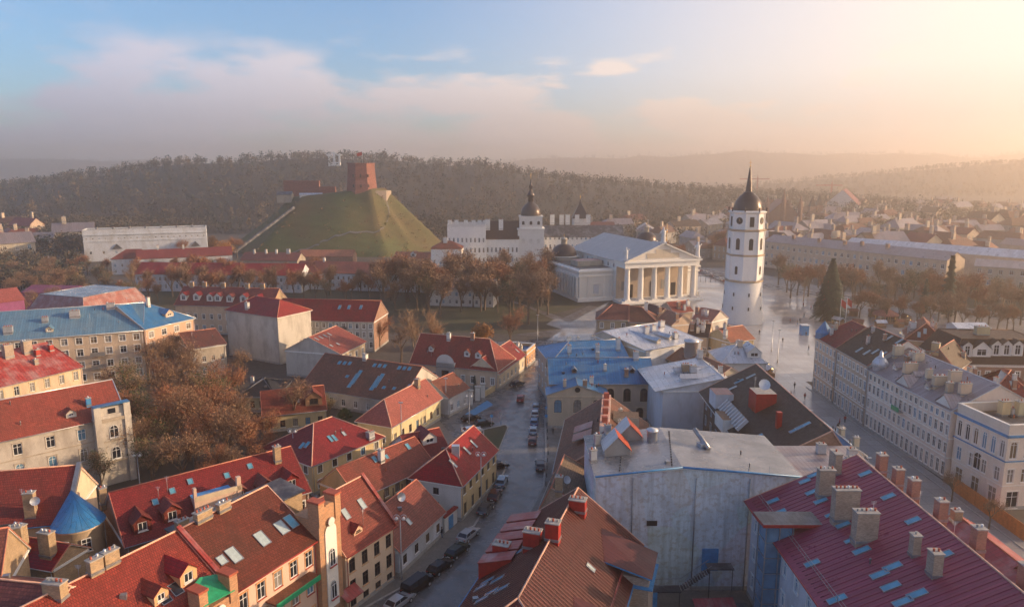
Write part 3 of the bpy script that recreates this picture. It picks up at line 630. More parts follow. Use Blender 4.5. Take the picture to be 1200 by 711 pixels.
zf, n_, m_ = hill('wooded_hill', [(-330, 20), (-100, 22), (0, 27), (80, 37), (140, 52), (220, 62), (290, 66), (330, 71), (400, 68), (460, 69), (520, 58), (560, 60), (620, 49), (700, 38), (800, 26), (880, 18), (1000, 10), (1100, 6)], 640, 1010, 1500, 'forestfloor', seed=3)
pts = []
for _ in range(8600):
    i = rn.random() * n_; j = rn.random() ** 1.2 * m_ * .62; p = zf(i, j); px = p[0] / p[1] * FPX + 600
    if p[0] / p[1] > .85 or p[0] / p[1] < -.85: continue
    pass
    pts.append((p[0], p[1], p[2], rn.choice([rn.uniform(6, 9), rn.uniform(8, 12), rn.uniform(10, 16)])))
wood('forest', 'bare brown and dark green wood covering the long hill behind the castle mound', pts, 4, ['forest_a', 'forest_b', 'forest_c'], 1.0, 30)
zf2, n2, m2 = hill('far_hill', [(-330, 90), (-100, 100), (20, 105), (90, 100), (170, 95), (400, 70), (600, 92), (660, 118), (740, 112), (830, 140), (900, 148), (960, 128), (1040, 142), (1130, 118), (1210, 150), (1330, 140), (1500, 120)], 3300, 4300, 5400, 'forestfloor', seed=8, rough=14)
pts = []
for _ in range(3200):
    p = zf2(rn.random() * n2, rn.random() * m2 * .6)
    if abs(p[0] / p[1]) > .85: continue
    pts.append((p[0], p[1], p[2], rn.uniform(16, 28)))
wood('far_wood', 'hazy wooded ridges on the horizon', pts, 9, ['forest_a', 'forest_c'], 1.6, 16)
zf3, n3, m3 = hill('right_hill', [(860, 0), (960, 22), (1040, 44), (1100, 58), (1200, 74), (1330, 84), (1500, 80)], 1500, 2000, 2700, 'forestfloor', seed=11, n=60)
pts = []
for _ in range(2200):
    p = zf3(rn.random() * n3, rn.random() * m3 * .62)
    if p[0] / p[1] > .85: continue
    pts.append((p[0], p[1], p[2], rn.uniform(10, 17)))
wood('hillside_wood', 'hazy orange brown wood on the ridge at the right below the sun', pts, 12, ['forest_a', 'forest_b'], 1.3, 22)
# lowland wood: strip of bare woodland between the town and the hills
pts = []
for _ in range(4200):
    Y = rn.uniform(500, 760); X = rn.uniform(-.80, -.36) * Y
    if Y < 560 and X > -.5 * Y: continue
    if X > -.44 * Y: continue
    pts.append((X, Y, 0, rn.uniform(8, 14)))
for _ in range(3000):
    Y = rn.uniform(560, 1000); X = rn.uniform(-.2, .8) * Y
    if X > .25 * Y and rn.random() < .35: continue
    pts.append((X, Y, 0, rn.uniform(8, 14) * (.75 if X > .25 * Y else 1)))
for _ in range(520):
    Y = rn.uniform(330, 470); X = rn.uniform(-.80, -.60) * Y; pts.append((X, Y, 0, rn.uniform(6, 11)))
wood('woodland', 'bare winter woodland on the flat ground between the town and the hills', pts, 21, ['forest_a', 'forest_b', 'forest_c'], .9, 40)

# ---------------- castle hill ----------------
def castle_hill():
    """six sided mound: a broad foot narrowing straight to a sloping plateau, with gullies down its flanks"""
    bot = [(-84, -2), (-46, -56), (44, -56), (80, -4), (52, 58), (-52, 58)]; top = [(-34, 3), (-22, -13), (26, -13), (33, 0), (24, 16), (-24, 16)]; C0 = Vector((-125, 528)); n = 132; m_ = 34; V = []; rt = random.Random(2)
    gul = [(rt.uniform(0, 6), rt.uniform(.10, .3), rt.uniform(.5, 2.2)) for _ in range(22)]
    for j in range(m_ + 1):
        t = j / m_
        for k in range(n):
            s_ = 6 * k / n; i0 = int(s_) % 6; f = s_ - int(s_); f = f + .06 * math.sin(f * 6.283); b = Vector(bot[i0]).lerp(Vector(bot[(i0 + 1) % 6]), f); q = Vector(top[i0]).lerp(Vector(top[(i0 + 1) % 6]), f)
            zt = 37 + (q.x + 34) / 67 * 6.5
            if t < .85: u = t / .85; p = b.lerp(q, u); z = -1 + (zt + 1) * (u ** .93); d = sum(-a * math.exp(-((s_ - c + 3) % 6 - 3) ** 2 / w_ ** 2) for c, w_, a in gul) * math.sin(math.pi * min(1, u * 1.05)); z += d + .35 * math.sin(s_ * 9 + j * .9) * math.sin(j * .7) 
            else: u = (t - .85) / .15; p = q * (1 - u); z = zt + (40.5 + p.x * .09 - zt) * u
            V.append((C0.x + p.x, C0.y + p.y, z))
    F_ = [(j * n + k, j * n + (k + 1) % n, (j + 1) * n + (k + 1) % n, (j + 1) * n + k) for j in range(m_) for k in range(n)]
    me = bpy.data.meshes.new('castle_hill'); me.from_pydata(V, [], F_); me.materials.append(MATS['hillgrass']); me.polygons.foreach_set('use_smooth', [True] * len(F_))
    o = bpy.data.objects.new('castle_hill', me); COL.objects.link(o); tag(o, kind='structure')
    m = MB(); pts = []
    for _ in range(420):
        j = rt.randint(1, 26); k = rt.randrange(n); 
        if k / n * 6 > 3.4 and rt.random() < .7: continue
        v = Vector(V[j * n + k]); h = rt.uniform(.4, 1.3)
        for _ in range(7):
            a = Vector((rt.uniform(-1, 1), rt.uniform(-1, 1), rt.uniform(0, 1.2))) * h; w_ = Vector((rt.uniform(-1, 1), rt.uniform(-1, 1), rt.uniform(-.5, .5))) * h * .5; m.face([v + a - w_, v + a + w_, v + a + Vector((0, 0, h * .5))], rt.choice(['leaf_brown', 'hedge', 'twig']), [(0, 0)] * 3)
    tag(m.build('scrub'), 'low brown scrub and weeds on the grassy castle mound', 'scrub', kind='stuff')
    m = MB(); prev = None
    for k in range(40):   # worn path winding up the front
        u = k / 39; s_ = 1.15 + 1.7 * u; j = int(1 + u * 26); kk = int(s_ / 6 * n); v = Vector(V[j * n + kk]); 
        if prev: d = Vector((0, 0, .25)); e = Vector((0, 0, .9)); m.face([prev + d + Vector((0, -.8, -.5)), v + d + Vector((0, -.8, -.5)), v + d + Vector((0, .8, .5)), prev + d + Vector((0, .8, .5))], 'paving')
        prev = v
    m.build('path'); bpy.data.objects['path'] if False else None
    for o in COL.objects:
        if o.name.startswith('path') and not o.get('kind'): tag(o, kind='structure')
castle_hill()
def P3(px, py, Y): return atY(px, py, Y)
# the brick keep on the hill
root = thing('brick_tower', 'ruined octagonal red brick castle keep with flag on top of the grassy mound', 'tower', (-109, 528, 38))
m = MB(); m.lathe(-107, 524, [(12.3, 36), (11.4, 42), (10.6, 50), (9.9, 60)], 8, 'brick_castle', False, R(22.5 + 10)); m.build('wall', root)
m = MB(); m.lathe(-107, 524, [(10.3, 59.99), (10.3, 60.8), (9.5, 60.8), (9.5, 60.0)], 8, 'brick_castle', False, R(32.5), caps=False); m.build('parapet', root)
for k in range(3):
    for zz in (44, 51):
        a = R(250 + 28 * k); m = MB(); m.box(-107 + math.cos(a) * 10.9, 524 + math.sin(a) * 10.9, zz, 1.0, .6, 2.0, 'black', a + R(90)); m.build('window', root)
m = MB(); m.tube((-106, 524, 60), (-106, 524, 69), .16, .1, 'metal_light', 6); fp = m.build('flagpole', root)
m = MB(); m.face([(-106, 524, 66.2), (-109.4, 523.4, 65.2), (-109.6, 523.2, 67.4), (-106, 524, 68.8)], 'red_paint'); m.build('flag', fp)
root = thing('retaining_wall', 'sunlit pale stone buttress wall beside the brick keep', 'wall', (-92, 526, 30)); m = MB(); m.prism([(-96, 516), (-89, 519), (-87, 528), (-95, 532)], 30, 41.5, 'brick_pale'); m.prism([(-97, 514), (-93, 515), (-91, 522), (-96, 522)], 27, 36.5, 'brick_castle'); m.build('wall', root)
root = thing('ruin_wall', 'long low ruined brick castle wall behind the mound top', 'wall', (-150, 556, 36)); m = MB(); m.prism([(-173, 556), (-146, 556), (-146, 559), (-173, 559)], 34, 48, 'brick_castle'); m.prism([(-146, 556), (-134, 557), (-134, 559), (-146, 559)], 34, 43.5, 'brick_castle'); m.build('wall', root)
house('hilltop_house', 'small grey stone building at the left edge of the mound top', 'house', (-167, 520), (-157, 521), 8, 6, 2, z0=33, wall='stone', roof='metal_dark', simple=True)
house('pavilion', 'low white roofed pavilion on the shoulder of the mound', 'pavilion', (-149, 514), (-134, 517), 5, 2.6, 1, z0=36.5, wall='white_wall', roof='zinc', simple=True)
m = MB()
a, b = P3(273, 297, 470), P3(345, 243, 505)
for k in range(24):
    p = a.lerp(b, k / 24); q = a.lerp(b, (k + 1) / 24); m.tube(p, q, 1.1, 1.1, 'metal_dark', 5)
tag(m.build('funicular_track', origin=a), 'dark straight funicular track climbing the left slope of the mound', 'track')
# three crosses on the wooded hill
root = thing('monument', 'white monument of three crosses on the crest of the wooded hill', 'monument', P3(392, 190, 940)); b = P3(392, 190, 940)
m = MB(); m.box(b.x, b.y, b.z - 18, 15, 5, 18, 'white'); m.build('base', root)
for dx, h in ((-6.5, 11), (0, 14), (6.5, 11)):
    m = MB(); m.box(b.x + dx, b.y, b.z - .5, 2.2, 2.0, h, 'white'); m.box(b.x + dx, b.y, b.z + h * .72, 7, 1.6, 1.8, 'white'); m.build('cross', root)
F2, F3 = [(1.1, 1.7), (4.3, 1.7)], [(1.1, 1.9), (4.7, 1.9), (8.2, 1.7)]
# ================= right foreground =================
H = house('town_house', 'large building with purple standing seam roof, rows of roof windows and big brick chimneys', 'building', (32, 52), (52, 52), 38.0, 14, 6.0, axis='v', rp=.33, h0=.0, over=.5,
    wall='blue_white', roof='metal_purple', ridge='ridge_pale', gutter='gutter_red', win={'l': (11, [(2, 1.9), (6, 1.9), (10, 1.8)])}, ww=1.0, glass='glass_blue',
    sky=[(943, 564, .9, 1.5), (953, 557, .9, 1.5), (951, 577, .9, 1.5), (962, 587, .9, 1.7), (906, 587, .9, 1.6), (914, 600, .9, 1.6), (1014, 555, .9, 1.6), (1041, 582, .9, 1.6), (1070, 610, .9, 1.6), (988, 615, .9, 1.7), (1010, 645, .9, 1.9), (972, 604, .7, 1.0), (995, 634, .7, 1.0), (1031, 673, .9, 1.9), (1046, 664, .9, 1.9), (1044, 687, .9, 1.9), (952, 660, .9, 1.7), (981, 702, .9, 2.0), (1058, 705, .9, 1.9), (1075, 696, .9, 1.9), (1107, 650, .9, 1.6)])
for px, py, sx, sy, h in ((966, 580, 2.6, 1.2, 4.0), (978, 553, 1.2, 2.2, 3.2), (989, 608, 3.8, 1.4, 4.4), (1012, 633, 3.2, 1.5, 4.0), (1071, 650, 1.1, 1.0, 2.6), (1094, 673, 1.3, 1.4, 2.8)):
    q = H.hit(px, py); 
    if q: chimney(H.root, q[1], sx * .74, sy * .85, h * .85, 'brick_pale', 0)
for y_, hh in ((87.5, 2.6), (83.5, 2.4), (80, 2.6), (74.5, 2.6), (68, 2.8), (61, 2.8)): chimney(H.root, Vector((47.3, y_, 18.9)), 1.0, 1.1, hh * .85, 'brick', 0)
m = MB()   # snow guard rail along the left eave
for y_ in range(54, 90, 2): m.tube((32.6, y_, 14.0), (32.6, y_, 15.0), .03, .03, 'metal_grey', 4)
for zz in (14.5, 15.0): m.tube((32.6, 53, zz), (32.6, 90, zz), .03, .03, 'metal_grey', 4)
m.build('railing', H.root)
m = MB()
for k in range(47):   # raised seams
    y_ = 52.4 + k * .8; m.tube((31.6, y_, 13.84), (45.4, y_, 20.02), .05, .05, 'metal_purple', 4, False)
m.build('seam', H.roof)
# its red metal neighbour closing the corner
house('corner_house', 'dark crimson hipped roof in the bottom right corner beside the purple roof', 'house', (41, 40), (62, 47), 19, 12.6, 5.2, axis='v', h0=0, h1=.9, roof='metal_crimson', wall='beige_wall', ridge='ridge_pale', win={'l': (4, [(8, 1.8)])})
root = thing('elevator_tower', 'glazed steel lift tower with a dark metal canopy at the purple roof', 'tower', (33.0, 80, 0))
m = MB(); m.prism([(29.5, 78.8), (36.4, 78.8), (36.8, 82.2), (29.3, 82.2)], 15.6, 16.0, 'gutter_red', 'metal_dark', True); m.build('canopy', root)
m = MB()
for x_, y_ in ((30, 79.2), (33.2, 79.2), (33.2, 81.8), (30, 81.8), (31.6, 79.2)): m.tube((x_, y_, 0), (x_, y_, 15.6), .09, .09, 'metal_grey', 4)
for z_ in np.arange(1.5, 15.6, 2.0):
    for a, b in (((30, 79.2), (33.2, 79.2)), ((30, 79.2), (30, 81.8)), ((33.2, 79.2), (33.2, 81.8))): m.tube((*a, z_), (*b, z_), .06, .06, 'metal_grey', 4)
m.build('frame', root); m = MB(); m.prism([(30.08, 79.28), (33.1, 79.28), (33.1, 81.7), (30.08, 81.7)], 0, 15.5, 'glass_blue'); m.build('glazing', root)
# flat grey roof with the big blank wall
H = house('flat_roof_block', 'big blank blue grey rendered wall under a wide wet grey bitumen roof', 'building', (11.2, 91.0), (38.6, 91.0), 15, 16.6, 1.3, axis='v', rp=.58, over=.25, wall='old_render', roof='flatroof', ridge=None, cornice=False, gutter='metal_light')
m = MB(); m.tube((11.1, 90.75, 16.65), (22.7, 90.75, 18.0), .14, .14, 'gutter_blue', 6); m.tube((22.7, 90.75, 18.0), (38.7, 90.75, 16.65), .16, .16, 'gutter_blue', 6); m.build('coping', H.root)
m = MB(); 
for k in range(9): m.tube((12 + k * 2.8, 91.2, 17.0), (12 + k * 2.8, 91.2, 17.9), .03, .03, 'metal_light', 4)
m.build('snow_guard', H.root)
for px, py, r_, h_ in ((764, 520, .75, 2.0),):
    q = at(px, py, 17.2); m = MB(); m.lathe(q.x, q.y, [(r_, 16.6), (r_, 17.2 + h_), (r_ * 1.15, 17.2 + h_), (r_ * 1.15, 17.5 + h_), (0, 17.7 + h_)], 14, 'metal_light'); m.build('vent', H.root)
q = at(823, 524, 17.4); m = MB(); m.tube(q + Vector((.6, -1.2, .2)), q + Vector((-.6, 2.4, 1.9)), .35, .35, 'metal_grey', 8); m.box(q.x, q.y, 16.8, 1.2, 1.2, 1.3, 'metal_light', .3); m.build('duct', H.root)
for i, (px, py) in enumerate(((722, 528), (736, 513))):
    q = at(px, py, 17.2); m = MB(); x, y, z = q
    m.face([(x - 1.8, y - 1.4, 16.8), (x + 1.8, y - 1.4, 16.8), (x + 1.8, y - 1.4, 18.0), (x, y - 1.4, 19.8), (x - 1.8, y - 1.4, 18.0)], 'grey_wall')
    m.slab([(x + 2, y - 1.6, 17.8), (x + 2, y + 2.2, 17.8), (x, y + 2.2, 19.9), (x, y - 1.6, 19.9)], .1, 'tile_orange'); m.slab([(x, y - 1.6, 19.9), (x, y + 2.2, 19.9), (x - 2, y + 2.2, 17.8), (x - 2, y - 1.6, 17.8)], .1, 'zinc')
    m.face([(x + 1.8, y - 1.4, 16.8), (x + 1.8, y + 2, 16.8), (x + 1.8, y + 2, 18.0), (x + 1.8, y - 1.4, 18.0)], 'grey_wall'); m.build('roof_light', H.root)
for px, py in ((700, 520), (712, 508), (695, 538)):
    q = at(px, py, 17.0); chimney(H.root, Vector((q.x, q.y, 16.8)), .9, .7, 1.6, 'metal_light', .3)
for k in range(3):
    m = MB()
    for i in range(15): q = Vector((14.5 + k * 7.0 + i * .16, 92.0 + i * .88, 16.9 + .1 * (1 if k == 1 else 0) + .5)); m.box(q.x, q.y, 16.6, .18, .18, .62 if k != 1 else 1.45, 'metal_dark')
    m.build('vent_row', H.root)
for x_ in (16.2, 24.6, 31.8): m = MB(); m.tube((x_, 90.88, 0), (x_, 90.88, 16.4), .08, .08, 'metal_grey', 6); m.build('downpipe', H.root)
m = MB(); m.box(27.0, 90.95, 3.0, 2.2, .3, 3.2, 'gutter_blue'); m.build('door', H.root); m = MB(); m.box(18.9, 90.95, 9.6, 1.4, .2, .7, 'black'); m.build('vent', H.root)
H = house('flat_roof_block', 'lower strip of pale wet flat roof behind the brick chimneys of the purple roof', 'building', (38.7, 92), (50.5, 92), 11, 16.2, 0, kind_roof='flat', wall='grey_wall', roof='zinc_old', parapet=0, simple=True)
for x_, y_ in ((47, 95), (48.6, 98), (45, 100)): chimney(H.root, Vector((x_, y_, 16.1)), 1.2, .9, 1.5, 'metal_light', 0)
# fire stair and yard clutter
root = thing('fire_stair', 'dark steel outdoor stair in the yard below the blank wall', 'stair', (24, 86, 0)); m = MB(); m.box(20.5, 87.3, 2.4, 3.4, 1.6, .15, 'metal_dark'); m.box(27.5, 88, 5.2, 3.4, 1.6, .15, 'metal_dark')
for k in range(12): m.box(22.5 + k * .3, 87.5, 2.5 + k * .22, .3, 1.2, .06, 'metal_dark')
for a in ((19, 86.6), (22, 86.6), (19, 88), (26, 87.3), (29, 87.3)): m.tube((*a, 0), (*a, 5.2 if a[0] > 25 else 2.4), .06, .06, 'metal_dark', 5)
m.build('frame', root); m = MB()
for y_ in (86.6, 88.1): m.tube((22.4, y_, 3.5), (26, y_, 6.2), .04, .04, 'metal_grey', 4); m.tube((18.8, y_, 3.4), (22.4, y_, 3.5), .04, .04, 'metal_grey', 4)
m.build('railing', root)
house('shed', 'small red roofed lean-to shed in the yard below the blank wall', 'shed', (23.4, 80.5), (28.0, 80.8), 3.2, 2.6, .8, rp=1, wall='grey_wall', roof='metal_crimson', simple=True)
house('shed', 'blue green metal container in the yard beside the brick gable', 'shed', (14.6, 84.2), (18.6, 84.4), 3, 3.8, 0, kind_roof='flat', wall='gutter_blue', roof='metal_dark', simple=True)
# brown metal roof, centre foreground
A = Vector((-8.8, 60.5)); e = Vector((.951, -.309)); d_ = Vector((.309, .951))
H = house('town_house', 'long brown metal hipped roof with copper chimneys and slanted dormers above the street', 'building', A, A + e * 16.4, 30.5, 10.6, 6.2, axis='v', h0=.62, roof='metal_brown', roof2='tile_maroon', wall='brick_pale', ridge='ridge_pale', gutter='gutter_blue',
    win={'l': (9, [(1.5, 1.8), (5.5, 1.8)]), 'r': (5, [(1.5, 1.8), (5.5, 1.8)])}, trim='beige_wall', sky=[(564, 688, .8, 1.9), (571, 681, .8, 1.9), (583, 679, .8, 1.9), (576, 694, .8, 1.9), (588, 690, .8, 1.9), (565, 702, .8, 1.9), (692, 665, .8, 1.2, 'skyglass_pale'), (606, 648, .8, 1.6)])
for px, py, sx, sy, h, mt in ((677, 598, 2.0, 1.3, 1.5, 'red_paint'), (588, 654, 1.9, 1.3, 1.9, 'red_paint'), (624, 640, 1.9, 1.3, 1.9, 'red_paint'), (648, 631, 1.5, 1.2, 2.0, 'red_paint')):
    q = H.hit(px, py)
    if q: chimney(H.root, q[1], sx, sy, h, mt, -.31)
fr = H.fr
m = MB()
for k in range(47):
    v = 5.2 + k * .55; 
    if v > 30.4: break
    m.tube(fr(8.3, v, 16.82), fr(16.7, v, 10.45), .035, .035, 'metal_brown', 4, False); m.tube(fr(8.1, v, 16.82), fr(-.3, v, 10.45), .035, .035, 'metal_brown', 4, False)
m.build('seam', H.roof)
for k in range(5):   # stepped shed dormers on the street side
    v = 30 - k * 2.6 - 3; z = 10.9; m = MB()
    P = [fr(-.2, v, z), fr(4.6, v, z + 3.5), fr(4.6, v + 1.9, z + 3.5), fr(-.2, v + 1.9, z + 1.6)]
    m.slab([fr(-.3, v - .1, z + 1.7), fr(-.3, v + 2.0, z + 1.7), fr(3.8, v + 2.0, z + 2.9), fr(3.8, v - .1, z + 2.9)][::-1], .1, 'metal_red'); m.face([fr(-.2, v, z - .4), fr(3.8, v, z + 2.6), fr(3.8, v, z + 2.9), fr(-.2, v, z + 1.6)], 'red_paint'); m.face([fr(-.2, v + 1.9, z - .4), fr(-.2, v, z - .4), fr(-.2, v, z + 1.6), fr(-.2, v + 1.9, z + 1.6)], 'glass')
    m.build('dormer', H.root)
for k, (v0, v1) in enumerate(((7.5, 11.5), (21.5, 26.5))):   # brick bays on the yard side
    m = MB(); m.prism([fr(12.6, v0, 0), fr(18.6, v0, 0), fr(18.6, v1, 0), fr(12.6, v1, 0)], 0, 11.2, 'brick_pale'); m.build('bay', H.root)
    m = MB(); m.slab([fr(19, v0 - .5, 11.5), fr(19, v1 + .2, 11.8), fr(11, v1 + .2, 14.2), fr(11, v0 - .5, 13.4)], .2, 'metal_brown', 'gutter_blue'); m.slab([fr(19.1, v0 - .5, 10.2), fr(19.1, v1 + .4, 10.2), fr(12, v1 + .4, 10.3), fr(12, v0 - .5, 10.3)], .15, 'gutter_blue'); m.build('bay_roof', H.root)
m = MB()
for k in range(14): v = 2 + k * 2.0; m.tube(fr(15.6, v, 10.8), fr(15.6, v, 11.8), .03, .03, 'metal_red', 4)
m.tube(fr(15.6, 2, 11.8), fr(15.6, 28, 11.8), .035, .035, 'metal_red', 4); m.tube(fr(15.6, 2, 11.3), fr(15.6, 28, 11.3), .03, .03, 'metal_red', 4); m.build('railing', H.root)
q = H.hit(717, 601); 
if q: m = MB(); x, y, z = q[1]; m.slab([(x - 2, y - 1, z + 1.6), (x + 2.4, y - 2.2, z + 1.1), (x + 2.7, y - .6, z + 1.1), (x - 1.6, y + .6, z + 1.6)], .12, 'metal_brown'); m.face([(x - 2, y - 1, z - .4), (x + 2.4, y - 2.2, z - 1.2), (x + 2.4, y - 2.2, z + 1.05), (x - 2, y - 1, z + 1.5)], 'red_paint'); m.build('dormer', H.root)
# old tiled strips and gable behind
H = house('old_house', 'low house with weathered grey tile roof between the brown roof and the brick gable house', 'house', (3.6, 98.4), (14, 96.0), 12, 7.6, 4.4, axis='v', rp=.8, roof='tile_old', wall='brick_pale', ridge='ridge', chim=[(655, 575, 1.0, .8, 2.2)], win={'l': (4, [(1.2, 1.6), (4.4, 1.5)])})
q = H.hit(648, 572)
satellite_dish(H.root, q[1] if q else Vector((8, 100, 11)), 2.6, .6)
H = house('gable_house', 'brown tiled gable house with a white chimney strip and red pots along its middle', 'house', (7.0, 110.5), (22.2, 108.2), 25.5, 8.8, 5.2, axis='v', roof='tile_brown', wall='brick_pale', ridge='ridge_pale', win={'l': (6, [(1.2, 1.7), (4.8, 1.7)]), 'b': (3, [(1.2, 1.7), (4.8, 1.7)])}, walls={'f': 'brick'})
for t in range(4):
    m = MB(); q = H.fr(7.6, 8 + 4.4 * t, 0); m.box(q.x, q.y, 13.4, 1.6, 4.3, 1.4, 'white_wall', -.15, 'ridge_pale'); m.box(q.x, q.y, 14.8, .9, .9, 1.0, 'red_pot', 0); m.build('chimney', H.root)
m = MB(); 
for v_ in (6.5, 10.5): m.slab([H.fr(2.2, v_, 11.6), H.fr(2.2, v_ + 3.2, 11.6), H.fr(5.4, v_ + 3.2, 12.9), H.fr(5.4, v_, 12.9)][::-1], .2, 'copper_red', 'grey_wall')
m.build('dormer', H.root)
m = MB(); m.obox(H.fr, 9, 13.5, 14, 17.5, 11, 13.6, 'stone', 'tile_old'); m.build('dormer', H.root)
# ================= blue roofed church-like house =================
H = house('arched_hall', 'cream hall with a blue metal roof and a row of tall arched windows', 'building', (8.6, 159.6), (32.6, 159.6), 14, 9, 4.0, roof='metal_blue', wall='beige_wall', frame='frame_brown', ridge='metal_grey', glass='glass', trim='cream',
    win={'f': [(6, [(4.4, 3.2)], 1.7, True, 2.4), (4, [(.6, 2.4)], 1.7, True, 3.2)], 'l': (3, [(4.4, 3.0)], 1.6, True)}, chim=[(700, 420, .9, .7, 1.4, 'metal_light'), (745, 421, 1.2, .9, 1.8, 'metal_light')])
for px in (673, 741):
    q = H.hit(px, 437)
    if q: dormer(H.root, q[1], q[2], 1.0, .8, 'metal_grey', 'metal_dark', 'frame_brown', 'roof_window')
H = house('arched_hall', 'small blue roofed annex with pediment and round window in front of the arched hall', 'building', (8.0, 154.4), (21.0, 154.2), 5.6, 7.8, 2.2, axis='v', roof='metal_blue', wall='beige_wall', frame='frame_brown', ridge='metal_grey', trim='cream', walls={'f': 'beige_wall'},
    win={'f': [(3, [(3.6, 3.0)], 1.7, True, 2.2)], 'l': (1, [(3.6, 2.6)], 1.2, True)})
m = MB(); q = H.fr(6.5, 0, 9); m.tube((q.x, q.y - .12, 8.9), (q.x, q.y + .1, 8.9), .6, .6, 'glass', 16); m.build('round_window', H.root)
house('town_house', 'blue metal roofed wing behind the arched hall', 'building', at(646, 424, 11), at(737, 420, 11), 16, 11, 3.0, roof='metal_blue', wall='beige_wall', h0=.8, h1=.0, ridge='metal_grey', chim=[(667, 414, .9, .7, 2, 'metal_light'), (700, 413, .9, .7, 2, 'metal_light'), (724, 410, 1, .9, 3, 'metal_light')], win={'l': (4, [(2, 1.8), (6, 1.8)])})
# zinc roofed cluster
house('town_house', 'block with pale zinc roof and blank blue white wall next to the arched hall', 'building', at(777, 456, 11.5), at(777, 456, 11.5) + Vector((16.5, .8, 0)), 17, 11.4, 2.3, axis='v', rp=.22, roof='zinc', wall='blue_white', ridge='metal_light', gutter='metal_light', win={'r': (3, F2)}, chim=[(803, 436, 1.6, 1.2, 1.8, 'tan_wall'), (812, 437, 1.4, 1.0, 1.6, 'metal_light'), (820, 420, 1.2, 1, 2, 'metal_light'), (838, 424, 1.2, 1, 2, 'metal_light'), (846, 428, 1.2, 1, 2, 'metal_light')], dormers=[(790, 437, 1.4, .9), (797, 446, 1.4, .9)])
H = house('town_house', 'pale zinc roofed house with many vents behind the blue metal roof', 'building', at(756, 410, 13), at(822, 398, 13), 20, 13, 1.8, rp=.8, roof='zinc', wall='cream', walls={'f': 'blue_white'}, ridge='metal_light', chim=[(757, 391, 1.4, 1, 1.8, 'metal_light'), (765, 389, 1.4, 1, 1.8, 'metal_light'), (775, 383, 1.6, 1, 1.6, 'metal_light'), (791, 397, 1.2, 1, 1.6, 'metal_light'), (800, 384, 1.4, 1, 1.6, 'metal_light'), (812, 385, 1.4, 1, 1.6, 'metal_light')], win={'l': (4, [(2, 1.8), (5.4, 1.8), (9, 1.8)])}, dormers=[(772, 402, 1.2, .8), (786, 398, 1.2, .8)])
q = at(810, 412, 12.5); m = MB(); m.lathe(q.x, q.y, [(1.7, 9), (1.7, 15.0), (1.85, 15.0), (1.85, 15.5), (0, 15.9)], 18, 'metal_light'); tag(m.build('vent_drum', origin=(q.x, q.y, 9)), 'round pale metal vent drum between the two zinc roofs', 'vent')
house('town_house', 'small hipped zinc roof house with a white dormer next to the wet square', 'building', at(846, 424, 9), at(898, 424, 9), 12, 9, 3.2, h0=.9, h1=.9, roof='zinc', wall='white_wall', ridge='metal_light', dormers=[(884, 419, 3.6, 1.4)], win={'f': (4, F2), 'r': (3, F2)})
house('town_house', 'house with sunlit worn tile roof squeezed between the zinc roofs', 'building', at(838, 444, 10), at(873, 440, 10), 20, 10, 2.4, rp=.5, axis='v', roof='tile_orange', wall='cream', ridge='ridge_pale', chim=[(850, 425, 1, 1, 2, 'metal_light'), (842, 415, 1, 1, 2, 'metal_light')])
# dark roof with copper sunlit side
H = house('town_house', 'dark brown roof with a red chimney box, a dish and a roof terrace', 'building', (38.6, 105.6), (52.6, 105.2), 38, 12.4, 5.4, axis='v', rp=.27, roof='tile_dark', roof2='tile_orange', wall='brownwood', ridge='ridge_pale', gutter='metal_light', trim='zinc',
    sky=[(934, 503, .9, 2.6, 'skyglass'), (941, 499, .9, 2.6, 'skyglass'), (880, 441, .7, 2.0, 'skyglass_pale'), (887, 512, .8, 2.2), (858, 455, .8, 2.0, 'skyglass_pale'), (866, 447, .8, 2.0)], walls={'f': 'brick', 'l': 'brownwood'}, win={'l': (9, [(2, 1.8), (5.5, 1.8), (8.8, 1.7)])})
def bx_on(H, px, py, sx, sy, h, m1, name, top=None, rot=0):
    q = H.hit(px, py)
    if not q: return None
    m = MB(); m.box(q[1].x, q[1].y, q[1].z - 1.2, sx, sy, h + 1.2, m1, rot, top); m.build(name, H.root); return q[1]
q = bx_on(H, 893, 474, 3.6, 4.0, 2.6, 'red_paint', 'chimney', 'concrete')
if q: satellite_dish(H.root, q + Vector((.2, 0, 2.6)), 3.3, 1.0); antenna(H.root, q + Vector((-1.5, 0, 2.6)), 2.6)
q = bx_on(H, 912, 500, .8, .8, 2.6, 'red_paint', 'chimney')
q = bx_on(H, 845, 470, 3.4, 4.4, 2.0, 'blue_white', 'dormer', 'copper_red'); q = bx_on(H, 856, 494, 4.2, 5.0, 1.2, 'white_wall', 'terrace', 'wood')
m = MB()
for k in range(10): m.tube((40.2, 118 + k * 1.2, 14.9), (38.4, 118 + k * 1.2, 13.1), .4, .4, 'zinc', 4)
m.build('flashing', H.root)
house('town_house', 'narrow blue metal roofed addition at the street end of the dark brown roof', 'building', (52.9, 112), (57.5, 112), 14, 11.2, 1.6, axis='v', roof='metal_blue', wall='white_wall', ridge='metal_light', chim=[(962, 474, 1, .8, 1.6, 'metal_light')], win={'r': (4, F3)})
house('town_house', 'thin strip of low crimson roofs with skylights along the street edge below the purple roof', 'building', (52.6, 54), (60.5, 54), 32, 11.6, 2.2, axis='v', roof='metal_crimson', wall='beige_wall', ridge='ridge', chim=[(1100, 600, 1, 1, 1.4), (1120, 610, 1, 1, 1.4)], win={'r': (9, F3)})
root = thing('barrel_roof_house', 'building with a curved copper red barrel roof by the street in the bottom right', 'building', (59, 71, 0)); m = MB(); m.prism([(56, 66), (64, 66), (64, 74), (56, 74)], 0, 12.4, 'beige_wall'); m.build('wall', root); m = MB()
